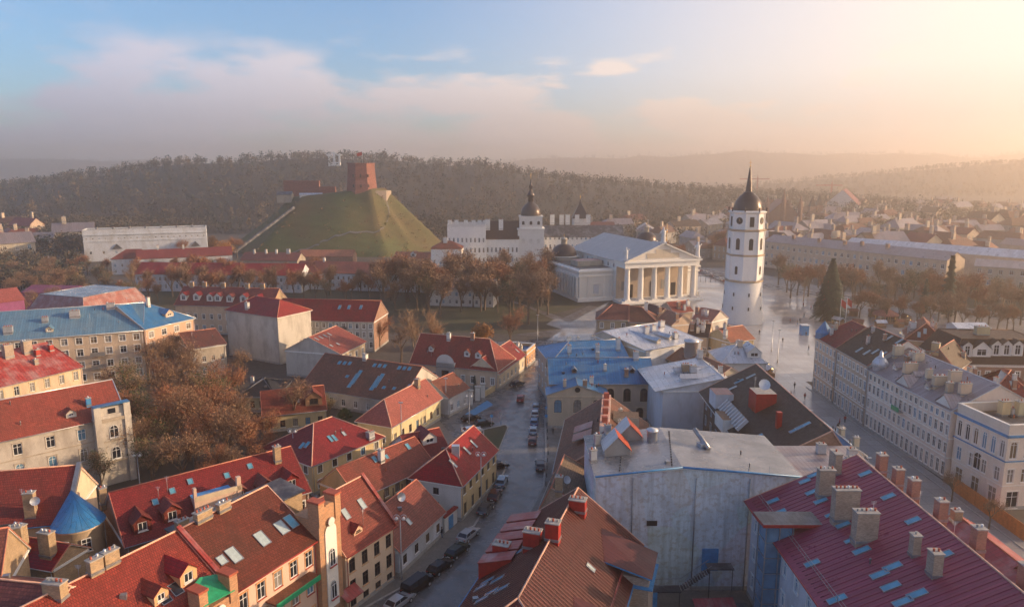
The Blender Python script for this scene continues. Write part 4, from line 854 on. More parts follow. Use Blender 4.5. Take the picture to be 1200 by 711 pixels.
for k in range(10):
    a0, a1 = math.pi * k / 10, math.pi * (k + 1) / 10
    m.face([(55.7, 70 - 4.2 * math.cos(a0), 12.4 + 2.6 * math.sin(a0)), (64.3, 70 - 4.2 * math.cos(a0), 12.4 + 2.6 * math.sin(a0)), (64.3, 70 - 4.2 * math.cos(a1), 12.4 + 2.6 * math.sin(a1)), (55.7, 70 - 4.2 * math.cos(a1), 12.4 + 2.6 * math.sin(a1))], 'copper_red')
for x_ in (56, 64): m.face([(x_, 70 - 4.2 * math.cos(math.pi * k / 10), 12.4 + 2.6 * math.sin(math.pi * k / 10)) for k in range(11)], 'beige_wall')
m.build('roof', root)
# ================= right street row =================
H = house('town_house', 'beige house with a red roof at the square end of the street row', 'building', (79.2, 184), (79.0, 171.5), 13, 14.4, 5.0, roof='tile_red', wall='peach_wall', h0=.8, win={'f': (6, [(.6, 2.6), (4.8, 2), (8.2, 2), (11.4, 1.6)]), 'l': (5, [(.6, 2.6), (4.8, 2), (8.2, 2), (11.4, 1.6)])}, sky=[(1010, 388, .8, 1.8, 'skyglass_pale'), (1025, 392, .8, 1.8, 'skyglass_pale')], belt=(4.2,))
m = MB(); m.lathe(80.5, 182.5, [(2.2, 14), (2.2, 15.4), (2.3, 15.5), (0, 18.6)], 8, 'metal_blue', False); m.build('turret', H.root)
H = house('town_house', 'beige street facade under a dark brown roof with pale roof windows', 'building', (79.0, 171), (79.0, 155.4), 16, 14.4, 5.4, roof='tile_dark', wall='beige_wall', win={'f': (8, [(.6, 2.8), (4.8, 2), (8.2, 2), (11.4, 1.6)])}, sky=[(1007, 410, .8, 1.9, 'skyglass_pale'), (1016, 413, .8, 1.9, 'skyglass_pale'), (1026, 412, .8, 1.9, 'skyglass_pale'), (1042, 396, .8, 1.9, 'skyglass_pale'), (1054, 400, .8, 1.9, 'skyglass_pale'), (1035, 415, .8, 1.9, 'skyglass_pale')], belt=(4.2,), walls={'r': 'white_wall'})
H = house('town_house', 'long white street facade with a worn metal roof, stucco cornices and a small green balcony', 'building', (79.0, 155), (80.6, 127), 17, 13.6, 4.6, roof='zinc_old', wall='ivory', ridge='metal_light', gutter='metal_light', win={'f': (17, [(.7, 2.6), (5.0, 2.0), (8.4, 2.0), (11.2, 1.3)])}, ww=.95, belt=(4.2, 7.9), frame='frame_white', trim='cathedral', hoods=True,
    dormers=[(1048, 433, 1.5, .8), (1070, 443, 1.5, .8), (1086, 456, 1.5, .8), (1106, 470, 1.5, .8)])
for px, py, sx, sy, h in ((1066, 438, 3.4, 1.4, 3.0), (1088, 444, 1.4, 1.2, 2.6), (1076, 424, 2.6, 1.2, 2.6), (1100, 452, 3, 1.4, 2.6), (1052, 417, 2.6, 1.4, 3.0), (1118, 448, 2.8, 1.4, 3), (1112, 460, 1.4, 1.2, 2.6), (1130, 462, 2.6, 1.3, 2.8)):
    q = H.hit(px, py)
    p_ = q[1] if q else at(px, py, 16.5)
    chimney(H.root, p_, sx * .8, sy * .7, h * .75, 'cream', .05)
m = MB(); m.lathe(80.6, 153.6, [(1.5, 13.4), (1.5, 14.4), (1.8, 14.6), (1.6, 15.5), (1.0, 16.4), (.4, 16.8), (.3, 17.8), (0, 18.1)], 14, 'zinc'); m.build('cupola', H.root)
for v in (12.5, 25.5): m = MB(); q = H.fr(v, 0, 0); m.face([H.fr(v - 2.2, -.1, 13.7), H.fr(v + 2.2, -.1, 13.7), H.fr(v, -.1, 15.6)], 'white_wall'); m.slab([H.fr(v - 2.4, -.2, 13.8), H.fr(v, -.2, 15.8), H.fr(v, 3, 15.8), H.fr(v - 2.4, 3, 13.8)][::-1], .08, 'zinc_old'); m.slab([H.fr(v, -.2, 15.8), H.fr(v + 2.4, -.2, 13.8), H.fr(v + 2.4, 3, 13.8), H.fr(v, 3, 15.8)][::-1], .08, 'zinc_old'); m.build('pediment', H.root)
m = MB(); m.obox(H.fr, 11.2, 13.8, -1.2, 0.01, 8.0, 8.2, 'concrete'); m.obox(H.fr, 11.2, 13.8, -1.2, -1.1, 8.2, 9.1, 'tarp_green'); m.build('balcony', H.root)
H = house('town_house', 'ornate white corner palace with balustrade, blue trim and tall arched windows', 'building', (81.2, 126.4), (82.6, 114.6), 26, 13.6, 0, kind_roof='flat', roof='metal_dark', wall='ivory', parapet=1.5, trim='cathedral', belt=(4.3, 8.4),
    win={'f': [(6, [(9.2, 3.0)], 1.05, True), (4, [(4.9, 2.4)], 1.2, False), (1, [(4.9, 3.1)], 2.0, True), (3, [(.3, 3.2)], 1.8, False)], 'r': [(10, [(9.2, 3.0)], 1.3, True), (10, [(4.9, 2.4)], 1.2, False), (6, [(.3, 3.0)], 2.2, False)]})
m = MB(); m.obox(H.fr, -.35, H.L + .35, -.35, -.002, 13.0, 13.35, 'gutter_blue'); m.obox(H.fr, H.L + .002, H.L + .35, -.35, 26, 13.0, 13.35, 'gutter_blue'); m.obox(H.fr, -.2, H.L + .2, -.2, -.002, 8.7, 8.85, 'gutter_blue'); m.obox(H.fr, H.L + .002, H.L + .2, -.2, 26, 8.7, 8.85, 'gutter_blue'); m.build('coping', H.root)
for x_, y_, s_ in ((92, 124.6, 3), (99, 125.6, 2.4), (88.5, 124.8, 1.6)): chimney(H.root, Vector((x_, y_, 13.4)), s_, 1.2, 2.6, 'yellow_wall', .1)
root = thing('hoarding', 'long orange plywood hoarding on the pavement in front of the white corner palace', 'fence', (79, 112, 0)); m = MB()
for k in range(9): m.box(79.5 + .03 * k, 121.5 - 2.05 * k, 0, .08, 2.0, 2.6, 'orange_wood')
m.build('panel', root)
# behind the row
H = house('town_house', 'large dark brown mansard building with white stucco dormers behind the street row', 'building', at(1118, 426, 11.5), at(1235, 428, 11.5), 16, 11.5, 5.5, kind_roof='mansard', roof='tile_dark', wall='brick', ridge='tile_brown', dormers=[(1133, 418, 2.2, 2.8), (1167, 417, 2.4, 2.8), (1179, 417, 2.4, 2.8), (1192, 417, 2.4, 2.8), (1150, 418, 4.2, 2.0)], dwall='white_wall', win={'f': (10, [(2, 1.8), (5, 1.8), (8, 1.8)])}, chim=[(1150, 392, 3, 1.6, 2, 'yellow_wall'), (1185, 384, 2.4, 1.6, 2, 'yellow_wall')])
q = at(1138, 385, 17); house('roof_pavilion', 'white glazed rooftop pavilion on the dark mansard building', 'pavilion', (q.x - 4, q.y - 1), (q.x + 4, q.y - 1), 5, 3, .8, z0=14.5, wall='white_wall', roof='zinc', simple=True, win={'f': (4, [(.7, 1.4)])})
house('town_house', 'maroon hipped roof house at the right edge behind the white chimneys', 'building', at(1158, 466, 12), at(1225, 470, 12), 12, 12, 4.5, h0=1, h1=1, roof='tile_maroon', wall='brick', sky=[(1186, 450, .7, 1.6, 'skyglass_pale')])
house('town_house', 'brown roofed courtyard house between the white street row and the mansard building', 'building', at(1078, 425, 13), at(1120, 432, 13), 12, 13, 4, roof='tile_dark', wall='brick', axis='v', chim=[(1096, 412, 1.6, 1, 2, 'yellow_wall')])
house('town_house', 'small dark roofed house with white skylights next to the mansard building', 'building', at(1062, 396, 12), at(1108, 400, 12), 12, 12, 4, roof='tile_brown', wall='tan_wall', axis='v', h0=.6, sky=[(1077, 392, .8, 1.6, 'skyglass_pale'), (1084, 388, .8, 1.6, 'skyglass_pale')], chim=[(1070, 386, 1.4, 1, 2, 'white_wall')])
house('market_hall', 'low dark pyramid roof kiosk on the wet square beyond the street row', 'kiosk', at(1066, 384, 3), at(1090, 386, 3), 7, 3, 2.6, h0=1, h1=1, roof='tile_brown', wall='wood', simple=True)
# ================= middle: tan house and the red cluster by the cathedral =================
house('town_house', 'tan house with a maroon hipped roof in front of the cathedral portico', 'house', at(699, 373, 10.8), at(737, 374, 10.8), 11, 10.8, 3.6, h0=.9, roof='tile_maroon', wall='tan_wall', win={'f': (3, [(1.4, 1.7), (4.6, 1.7), (7.8, 1.7)]), 'l': (3, F3)}, chim=[(748, 365, 1, .8, 2.4, 'white_wall')])
house('town_house', 'brown hipped wing joined to the tan house', 'house', at(737, 376, 10.4), at(770, 377, 10.4), 11, 10.4, 3.6, h1=.9, roof='tile_brown', wall='tan_wall', chim=[(757, 364, 1, .8, 2.6, 'white_wall'), (764, 364, 1, .8, 2.6, 'brick')])
cl = [(768, 372, 790, 370, 'tile_brown', 'old red brown tiled house, nearest to the tan house in the cluster before the cathedral'), (790, 366, 812, 364, 'tile_red', 'red tiled house directly before the right columns of the cathedral'), (788, 380, 812, 378, 'tile_orange', 'orange tiled house in the middle of the cluster before the cathedral'),
      (812, 372, 834, 376, 'tile_pink', 'pink tiled house between the cathedral corner and the bell tower'), (828, 392, 856, 400, 'tile_orange', 'house with yellow walls and sunlit roof in front of the white bell tower'), (806, 392, 830, 394, 'tile_dark', 'dark roofed low house between the zinc roof and the yellow walled house')]
for i, (x0, y0, x1, y1, rm_, lb) in enumerate(cl):
    house('town_house', lb, 'house', at(x0, y0, 9.5), at(x1, y1, 9.5), 9, 9.5, 2.8, roof=rm_, wall=['tan_wall', 'beige_wall', 'cream', 'old_white', 'yellow_wall', 'cream'][i], ridge='ridge_pale', axis='u' if i % 2 else 'v', win={'f': (3, F2)}, chim=[(x0 + 5, y0 - 5, 1.1, .8, 2.0, 'brick'), (x1 - 6, y1 - 6, 1.0, .8, 1.8, 'white_wall'), (x0 + 12, y0 - 3, .9, .7, 1.6, 'metal_light')])
# ================= left foreground =================
H = house('town_house', 'pink stucco street house with a wide brown tiled roof and a green edged balcony', 'house', (-29.7, 70.4), (-23.9, 81.4), 15.6, 13, 5.0, roof='tile_brown', wall='pink_wall', trim='orange_wall', ridge='ridge_pale', gutter='gutter_red', rp=.5, sill='red_paint',
    win={'f': (5, [(2.2, 2.1), (6.2, 2.1), (9.8, 2.0)])}, ww=1.15, sky=[(274, 650, 1.3, 2.0, 'skyglass_pale'), (307, 631, 1.3, 2.0, 'skyglass_pale'), (330, 618, 1.3, 1.9, 'skyglass_pale'), (341, 611, 1.2, 1.9, 'skyglass'), (260, 656, 1.0, 1.2, 'skyglass_pale')], chim=[(238, 608, 2.0, .8, 1.0), (262, 597, 1.6, .7, .9)])
m = MB(); m.obox(H.fr, 4.2, 11.2, -1.7, .01, 9.0, 9.2, 'tile_brown'); m.obox(H.fr, 4.2, 11.2, -1.75, -1.65, 8.6, 9.25, 'tarp_green'); m.build('balcony', H.root)
# ornate brick gables on that house
def brick_gable(H, u0, u1, top, label=None, green=False):
    m = MB(); fr = H.fr; z1 = top
    m.obox(fr, u0, u1, -.7, 3.2, 0, z1 - 2.2, 'brick_orange'); uc = (u0 + u1) / 2; hw = (u1 - u0) / 2
    if not green:
        for k in range(9):   # curved crest
            a = -1 + 2 * k / 9; b = -1 + 2 * (k + 1) / 9; zc = z1 - 2.2 + 1.6 * math.sqrt(max(0, 1 - ((a + b) / 2) ** 2)); m.obox(fr, uc + a * hw * .8, uc + b * hw * .8, -.7, .2, z1 - 2.21, zc, 'brick_orange')
    for u in (u0, u1 - .9): m.obox(fr, u - .05, u + .95, -.85, .9, z1 - 3.0, z1, 'brick_orange'); m.obox(fr, u - .15, u + 1.05, -.95, 1.0, z1 - .002, z1 + .25, 'red_pot')
    g_ = m.build('gable', H.root)
    q = MB()
    def strip(w_, z0_, z1_, y_, mt): q.obox(fr, uc - w_, uc + w_, y_, -.702, z0_, z1_, mt)
    strip(hw * .52, 3.0, z1 - 4.2, -.82, 'cathedral')
    P = [fr(uc + hw * .52 * math.cos(t), -.82, z1 - 4.2 + hw * .52 * math.sin(t)) for t in [math.pi * k / 10 for k in range(11)]]; q.face(P, 'cathedral')
    q.build('panel', g_)
    for zz in (4.2, 8.6):
        a1, p1 = window_mesh(1.0, 2.3, True, 'frame_white', 'glass', True, 'red_paint'); dd = (xy(fr(1, 0, 0)) - xy(fr(0, 0, 0))).normalized(); o = put('window', a1, H.root, fr(uc, -1.02, zz) - wloc(H.root), math.atan2(dd.y, dd.x) + math.pi)
    q = MB(); c = fr(uc, -.9, z1 - 2.9); nrm = xy(fr(0, -1, 0)) - xy(fr(0, 0, 0)); q.tube(c, c + Vector((nrm.x, nrm.y, 0)) * .15, .55, .55, 'cathedral', 14); q.build('roundel', H.root)
    if green:
        q = MB(); q.slab([fr(u0 + .4, -.9, z1 - 1.4), fr(u1 - .4, -.9, z1 - 1.7), fr(u1 - .6, 1.6, z1 - .5), fr(uc, 2.0, z1 - .1), fr(u0 + .5, 1.6, z1 - .6)], .12, 'tarp_green'); q.build('tarpaulin', H.root)
brick_gable(H, 12.4, 16.2, 17.4); 
Hl = house('town_house', 'bright red glazed tile roof house with a small oval dormer beside a green covered turret', 'house', (-38.9, 53.4), (-30.0, 69.8), 15.6, 13, 5.0, roof='tile_bright', wall='orange_wall', ridge='ridge_pale', gutter='gutter_red', win={'f': (6, [(2.2, 2.1), (6.2, 2.1), (9.8, 2.0)])},
    chim=[(152, 648, 1.5, .8, 1.2), (130, 660, 1.5, .8, 1.4), (112, 670, 1.3, .8, 1.4), (198, 625, 1.2, .7, 1.2)], dormers=[(222, 684, 2.0, 1.5), (190, 706, 1.6, 1.2)], sky=[(206, 690, 1.1, 1.5, 'glass'), (192, 700, 1.1, 1.5, 'glass')])
brick_gable(Hl, 14.6, 19.2, 15.2, green=True)
firewall(H, -.4, .15, -.45, 7.8, 13.15, 18.45, 'metal_red')
H3 = house('town_house', 'cream and orange street house with dark windows and a steep red metal tile roof', 'house', (-21.4, 85.5), (-16.5, 93.8), 11.2, 8.6, 5.6, roof='tile_red', wall='peach_wall', trim='orange_wall', ridge='ridge_pale', gutter='gutter_red', frame='frame_brown', hoods=False, sill='orange_wall',
    win={'f': (4, [(.5, 1.0), (2.4, 1.9), (5.4, 1.9)]), 'r': (2, [(2.4, 1.7)])}, ww=1.1, glass='glass', sky=[(405, 602, .9, 1.6, 'skyglass_pale'), (424, 590, .9, 1.6, 'skyglass_pale')], dormers=[(420, 625, 1.6, .7)], chim=[(424, 556, 2.2, 1.0, 1.4)])
firewall(H3, H3.L - .1, H3.L + .4, -.4, 5.6, 8.6, 14.6, 'metal_red'); m = MB(); m.slab([H3.fr(-1.5, -1.6, 3.0), H3.fr(1.5, -1.6, 3.0), H3.fr(1.5, 0, 3.8), H3.fr(-1.5, 0, 3.8)], .1, 'metal_red'); m.build('awning', H3.root)
house('link_roof', 'low grey roofed link with brick chimney stacks behind the brown tiled street roof', 'house', (-40.5, 84.2), (-30.8, 99.5), 5, 10.8, .6, rp=1, roof='metal_dark', wall='brick_yellow', simple=True, chim=[(348, 585, 1.2, 1.8, 3.2), (361, 583, .9, .9, 3.0), (300, 596, 1.2, .8, 1.5), (214, 622, 1.6, .8, 1.5)])
H = house('small_house', 'low white and blue street cottage with a steep maroon roof', 'house', (-16.0, 94.3), (-10.9, 106.4), 9.6, 4.2, 4.2, roof='tile_maroon', wall='blue_white', frame='frame_brown', win={'f': (4, [(1.2, 1.4)])}, hoods=False, sky=[(479, 611, .8, 1.1, 'skyglass_pale')], gutter='metal_grey')
q = H.hit(470, 590); 
if q: satellite_dish(H.root, q[1], 2.4, .7)
root = thing('garden_wall', 'white garden wall with a red tiled coping and blue gates beside the cottage', 'wall', (-9.6, 108.6, 0)); fr_ = lambda u, v, z: Vector((-10.7 + .44 * u - .9 * v, 106.8 + .9 * u + .44 * v, z)); m = MB(); m.obox(fr_, 0, 3.9, 0, .4, 0, 2.6, 'white_wall'); m.build('wall', root); m = MB(); m.obox(fr_, -.1, 4.0, -.2, .6, 2.602, 2.85, 'tile_red'); m.build('coping', root); m = MB(); m.obox(fr_, 1.2, 2.6, -.08, -.01, .05, 2.2, 'gutter_blue'); m.build('gate', root)
H = house('corner_house', 'white gabled corner house with a red hipped roof, narrow skylights and a grey roof box', 'house', (-16.9, 113.9), (-8.3, 110.8), 16, 6.6, 3.8, axis='v', h0=.9, h1=0, roof='tile_red', wall='white_wall', walls={'r': 'yellow_wall'}, ridge='ridge_pale', frame='frame_brown', hoods=False,
    win={'f': (1, [(1.2, 1.5), (4, 1.2)]), 'r': [(6, [(4.2, 1.5)]), (5, [(.6, 2.0)])]}, sky=[(531, 543, .6, 1.8, 'skyglass_pale'), (547, 528, .6, 1.8, 'skyglass_pale'), (555, 520, .6, 1.8, 'skyglass_pale')])
bx_on(H, 534, 532, 1.3, 1.0, 1.6, 'metal_light', 'chimney')
H = house('gallery_house', 'long red roofed courtyard wing with a dark timber gallery facing its yard', 'house', (-24.6, 107.8), (-14.0, 121.5), 9.5, 5.8, 3.6, roof='tile_red', wall='yellow_wall', frame='frame_brown', hoods=False, win={'f': (7, [(.6, 2.0), (3.5, 1.6)])}, sky=[(439, 538, .8, 1.3), (478, 523, .8, 1.3), (453, 535, .7, .9)], chim=[(447, 540, .9, .8, 2.0, 'white_wall')])
m = MB(); m.obox(H.fr, 0, H.L, -1.6, -.01, 2.9, 3.1, 'brownwood')
for k in range(9): m.obox(H.fr, .2 + k * 2.0, .35 + k * 2.0, -1.6, -1.45, 0, 5.4, 'brownwood')
m.obox(H.fr, 0, H.L, -1.62, -1.54, 3.1, 4.0, 'brownwood'); m.build('gallery', H.root)
house('town_house', 'maroon roofed wing with a wide grey dormer joining the courtyard gallery to the corner house', 'house', at(484, 540, 6.2), at(528, 530, 6.2), 10, 6.2, 3.2, roof='tile_maroon', wall='white_wall', dormers=[(504, 520, 2.8, 1.2)], chim=[(498, 503, .8, .8, 1.5, 'white_wall'), (519, 503, .9, .8, 1.5, 'white_wall')])
H = house('town_house', 'house with a broad maroon hipped roof, four skylights and cream walls behind the dormer row', 'house', (-35.2, 120.2), (-25.2, 134), 14, 6, 4.2, h0=.9, h1=.9, roof='tile_maroon', wall='yellow_wall', ridge='ridge_pale', frame='frame_brown', win={'f': (5, [(1, 1.5), (3.8, 1.4)]), 'l': (4, [(1, 1.5), (3.8, 1.4)])}, sky=[(387, 514, .7, 1.6, 'skyglass'), (392, 513, .7, 1.6, 'skyglass'), (403, 508, .7, 1.1, 'skyglass_pale'), (354, 522, .8, 1.4), (360, 521, .8, 1.4)], chim=[(434, 513, 1.4, 1, 1.2, 'metal_light')])
H = house('row_house', 'long maroon tiled roof with a row of small gabled dormers with white windows', 'house', (-51.2, 88.6), (-31.5, 105.3), 13, 8.2, 5.0, roof='tile_maroon', wall='brick', ridge='ridge', dwall='tile_maroon', dsize=(2.2, 1.7), dormers=[(131, 636), (168, 624), (203, 611), (282, 588), (314, 581), (343, 573)], sky=[(182, 588, .8, 1.0), (202, 575, .8, 1.0), (223, 564, .8, 1.0), (266, 557, .8, 1.0), (293, 546, .8, 1.0)],
    chim=[(133, 570, .9, .8, 2), (122, 590, .9, .8, 2.4), (192, 556, 1, .8, 1.8), (222, 551, 1, .8, 1.8), (290, 534, .9, .8, 2), (325, 540, 1.0, .9, 2.4)], win={'f': (10, [(1.4, 1.7), (4.8, 1.7)])})
q = H.hit(258, 597)
if q: x, y, z = q[1]; m = MB(); f2 = lambda u, v, zz: Vector((x + .764 * u - .645 * v, y + .645 * u + .764 * v, zz)); m.obox(f2, -3.2, 3.2, 0, 4.2, z - 1.5, z + 2.2, 'pink_wall', 'tarp_blue'); m.obox(f2, -3.3, 3.3, -.1, .15, z + 2.2, z + 2.9, 'cream'); m.obox(f2, -3.4, -3.0, -.1, .5, z, z + 4.2, 'pink_wall'); m.obox(f2, 2.6, 3.2, -.1, .5, z, z + 4.2, 'pink_wall'); m.build('terrace', H.root)
q = H.hit(225, 550) 
if q: satellite_dish(H.root, q[1], 2.6, .55); antenna(H.root, q[1] + Vector((-1, 0, 0)), 4)
# bottom-left corner
house('town_house', 'deep maroon roof with one pale brick chimney in the bottom left corner', 'house', (-62, 57.5), (-43.5, 54.5), 17, 12.6, 5.4, roof='tile_maroon', wall='brick_yellow', ridge='ridge_pale', chim=[(66, 700, 1.9, 1.0, 1.6), (28, 650, 1.8, 1.0, 1.6)])
house('town_house', 'dark maroon gabled roof with a yellow brick firewall at the bottom left edge', 'house', at(-100, 722, 13), at(-6, 706, 13), 12, 13, 5.4, roof='tile_maroon', wall='brick_yellow', ridge='ridge', chim=[(20, 640, 1.4, .9, 2.4)])
house('town_house', 'bright red low roof with two yellow brick chimneys below the round blue roofed turret', 'house', at(-30, 648, 10), at(62, 664, 10), 5, 10, 1.7, roof='tile_bright', wall='brick_yellow', ridge='ridge', chim=[(25, 640, 1.5, 1.0, 2.8), (57, 650, 1.7, 1.0, 3.0), (18, 625, 1.3, .9, 2.0)])
H = house('town_house', 'red roofed house with a dark sunken roof terrace and a dish, left edge', 'house', (-80, 87), (-60.5, 91.4), 12, 10.2, 5.4, roof='tile_red', wall='cream', ridge='ridge_pale', gutter='gutter_blue', win={'f': (6, [(2, 1.9), (6, 1.9)])})
m = MB(); m.obox(H.fr, 3, 15, -1.8, .9, 9.2, 10.3, 'wood'); m.obox(H.fr, 3, 15, -1.9, -1.8, 10.3, 11.2, 'metal_dark'); m.build('terrace', H.root); chimney(H.root, H.fr(15.5, 1.0, 10.5), 1.3, 1.0, 3.6, 'brick_yellow', .2); satellite_dish(H.root, H.fr(16.4, .4, 12.0), 2.7, .6); satellite_dish(H.root, H.fr(8, 2, 12.6), 2.6, .55)
firewall(H, H.L - .1, H.L + .5, -.8, 6.1, 9.9, 16.0, 'metal_grey')
root = thing('round_turret', 'round cream corner turret with a smooth blue metal cone roof', 'turret', (-58.4, 91.0, 0)); m = MB(); m.lathe(-58.6, 91, [(2.9, 0), (2.9, 9.6), (3.15, 9.8), (3.15, 10.1)], 24, 'cream'); m.build('wall', root); m = MB()
ap = Vector((-60.9, 93.8, 13.4)); ring = [Vector((-58.6 + 3.3 * math.cos(t), 91 + 3.3 * math.sin(t), 10.1)) for t in [2 * math.pi * k / 24 for k in range(24)]]
for k in range(24): m.face([ring[k], ring[(k + 1) % 24], ap], 'metal_blue_bright', smooth=True)
m.build('roof', root)
for ang in (-45, -95):
    a = R(ang); a1, p1 = window_mesh(1.2, 1.9, False, 'frame_white', 'glass', False, 'cream'); o = put('window', a1, root, Vector((-58.6 + 3.06 * math.cos(a), 91 + 3.06 * math.sin(a), 6.9)) - wloc(root), a - R(90)); put('pane', p1, o, (0, 0, 0))
# ornate white building
H = house('town_house', 'weathered white palace with arched windows, stucco surrounds and a corner tower bay', 'building', (-96, 104.6), (-71.8, 128.4), 12.5, 12.6, 5.0, roof='tile_red', wall='old_white', trim='stone', ridge='metal_light', gutter='metal_grey', belt=(4.6, 8.4), ww=1.3,
    win={'f': [(7, [(1.2, 2.2), (5.2, 2.4)], 1.3, True), (7, [(9.2, 2.0)], 1.3, False)], 'r': (3, [(1.2, 2.2), (5.2, 2.3), (9.2, 2)])}, dormers=[(84, 489, 1.6, .9)], chim=[(104, 475, .8, .6, 1.4, 'gutter_blue')])
m = MB(); m.obox(H.fr, H.L - 5.2, H.L + .4, -1.4, 2.5, 0, 13.2, 'old_white'); m.obox(H.fr, H.L - 5.5, H.L + .7, -1.7, 2.8, 12.0, 12.6, 'stone'); m.obox(H.fr, H.L - 5.0, H.L + .2, -1.2, -.4, 13.202, 14.6, 'old_white'); m.obox(H.fr, H.L - 3.0, H.L - 1.8, -1.3, -1.19, 13.4, 14.3, 'glass'); m.obox(H.fr, H.L - 5.4, H.L + .6, -1.6, -1.39, 4.2, 4.5, 'stone'); m.obox(H.fr, H.L - 5.4, H.L + .6, -1.6, -1.39, 8.2, 8.45, 'stone')
for u in (H.L - 5.4, H.L - .5): m.obox(H.fr, u, u + 1.1, -1.75, -.3, 0, 15.0, 'old_white')
m.obox(H.fr, H.L - 5.4, H.L + .6, -1.8, -.2, 15.0, 15.15, 'metal_blue'); m.build('tower_bay', H.root)
dd = (xy(H.fr(1, 0, 0)) - xy(H.fr(0, 0, 0))).normalized()
for zz in (4.8, 8.9): a1, p1 = window_mesh(1.5, 2.3, True, 'frame_white', 'glass', True, 'white'); put('window', a1, H.root, H.fr(H.L - 2.4, -1.57, zz) - wloc(H.root), math.atan2(dd.y, dd.x) + math.pi)
house('town_house', 'small blue metal roof and grey attic wall before the white palace, left edge', 'building', at(-40, 505, 14), at(34, 480, 14), 9, 14, 1.6, rp=1, roof='metal_blue_bright', wall='stone', ridge='metal_light', parapet=0)
H = house('town_house', 'cream building with a plain red metal roof and tall brick chimneys at the left edge', 'building', (-118, 120), (-97.8, 159.5), 15, 13, 5.2, roof='metal_red', wall='cream', trim='yellow_wall', h1=.35, ridge='metal_red', win={'f': (14, [(2, 2), (6, 2), (10, 2)])}, chim=[(10, 418, 1.8, 1.2, 2.6, 'brick_pale'), (32, 413, 1.8, 1.2, 2.6, 'brick_pale'), (44, 417, .9, .8, 1.4, 'red_paint'), (60, 411, .9, .8, 1.4, 'red_paint'), (42, 426, .8, .8, .9, 'brick_pale')])
# blue roofed apartment block
RW = [(1.4, 1.8), (4.8, 1.8), (8.2, 1.8), (11.4, 1.7)]
H = house('apartment_block', 'long grey apartment block with a pale blue ribbed metal roof', 'building', (-150, 171), (-100.2, 192.2), 20, 14.2, 5.6, roof='metal_blue_pale', wall='beige_wall', frame='frame_white', ridge='metal_light', gutter='metal_light', win={'f': (16, RW, 1.5)}, h1=0, chim=[(88, 371, 2.4, 1.4, 1.6, 'metal_light'), (53, 377, 1.4, 1, 1.2, 'metal_light'), (130, 361, 2, 1.2, 1.4, 'metal_light'), (10, 390, 2, 1.4, 1.6, 'metal_light')], dormers=[(37, 399, 1.8, 1), (58, 389, 1.6, .9)])
for u, z_ in ((43, 8), (43, 4.6), (30, 8), (30, 11.2), (22, 8)):
    m = MB(); m.obox(H.fr, u - 1.7, u + 1.7, -1.1, .01, z_, z_ + .15, 'concrete'); m.obox(H.fr, u - 1.7, u + 1.7, -1.1, -1.04, z_ + .15, z_ + 1.1, 'metal_grey'); m.build('balcony', H.root)
H = house('apartment_block', 'sunlit end wing of the apartment block with a blue hipped roof', 'building', (-99.8, 192.2), (-92.8, 207.2), 20, 14.4, 5.4, roof='metal_blue', wall='peach_wall', ridge='metal_light', gutter='metal_light', axis='u', h1=.9, win={'f': (4, RW, 1.5), 'r': (4, RW, 1.4)}, dormers=[(199, 371, 2.6, 1.1)], chim=[(174, 359, .8, .8, 2.6, 'white_wall')])
H = house('school_block', 'wide building with a slanted copper brown metal mansard and a pale flat roof', 'building', (-160, 236), (-137.5, 228.2), 26, 10.5, 5.5, kind_roof='mansard', roof='copper_red', roof2='flatroof', wall='beige_wall', ridge='metal_grey', win={'f': (8, [(2, 1.8), (6, 1.8)]), 'r': (8, [(2, 1.8), (6, 1.8)])}, chim=[(30 + 40, 340, 3, 2, 2.2, 'orange_wood')])
house('glass_canopy', 'pale blue glazed lean-to beside the copper mansard block', 'annex', at(12, 383, 6), at(33, 385, 6), 9, 6, 3.5, rp=1, roof='zinc', wall='white_wall', simple=True)
house('town_house', 'purple red walled building with an orange chimney at the far left edge', 'building', at(-30, 357, 10), at(28, 350, 10), 14, 10, 3.6, roof='tile_pink', wall='purple_wall', simple=True, chim=[(5, 336, 1.6, 1.4, 6, 'brick_orange')])
house('town_house', 'long low purple wall and roof between the far left house and the copper mansard block', 'building', at(26, 342, 8), at(82, 343, 8), 12, 8, 2, roof='metal_purple', wall='purple_wall', simple=True)
H = house('dormer_house', 'cream house with a crimson mansard roof and seven white dormers', 'house', at(205, 356, 10.5), at(318, 359, 10.5), 13, 10.5, 5.2, roof='tile_maroon', wall='cream', ridge='ridge', dwall='white_wall', dsize=(2.3, 1.9), rp=.5, dormers=[(215, 352), (230, 352), (246, 353), (255, 353), (269, 354), (285, 354), (302, 355)], win={'f': (12, [(1.4, 1.8), (5.4, 1.8)])}, walls={'r': 'brick_yellow'}, chim=[(225, 336, 1.4, .8, 1.6), (240, 336, 1.4, .8, 1.6), (262, 337, 1.4, .8, 1.6), (290, 338, 1.4, .8, 1.6), (308, 338, 1.4, .8, 1.6)])
H = house('town_house', 'tall block with a stained blank white wall and a small red hipped roof', 'house', (-88, 219), (-68.5, 207.5), 13, 14.5, 3.6, h0=.9, h1=.9, roof='tile_red', wall='old_white', ridge='ridge', hoods=False, win={'l': (4, F3)}, chim=[(290, 362, 1.2, .9, 2, 'white_wall')], cornice=False)
house('town_house', 'low grey stone wing with a slanting roof left of the stained white block', 'house', at(222, 408, 9), at(264, 398, 10), 10, 9, 2.5, rp=1, roof='tile_brown', wall='stone', hoods=False, win={'f': (4, [(1.2, 1.6), (4.6, 1.6)])})
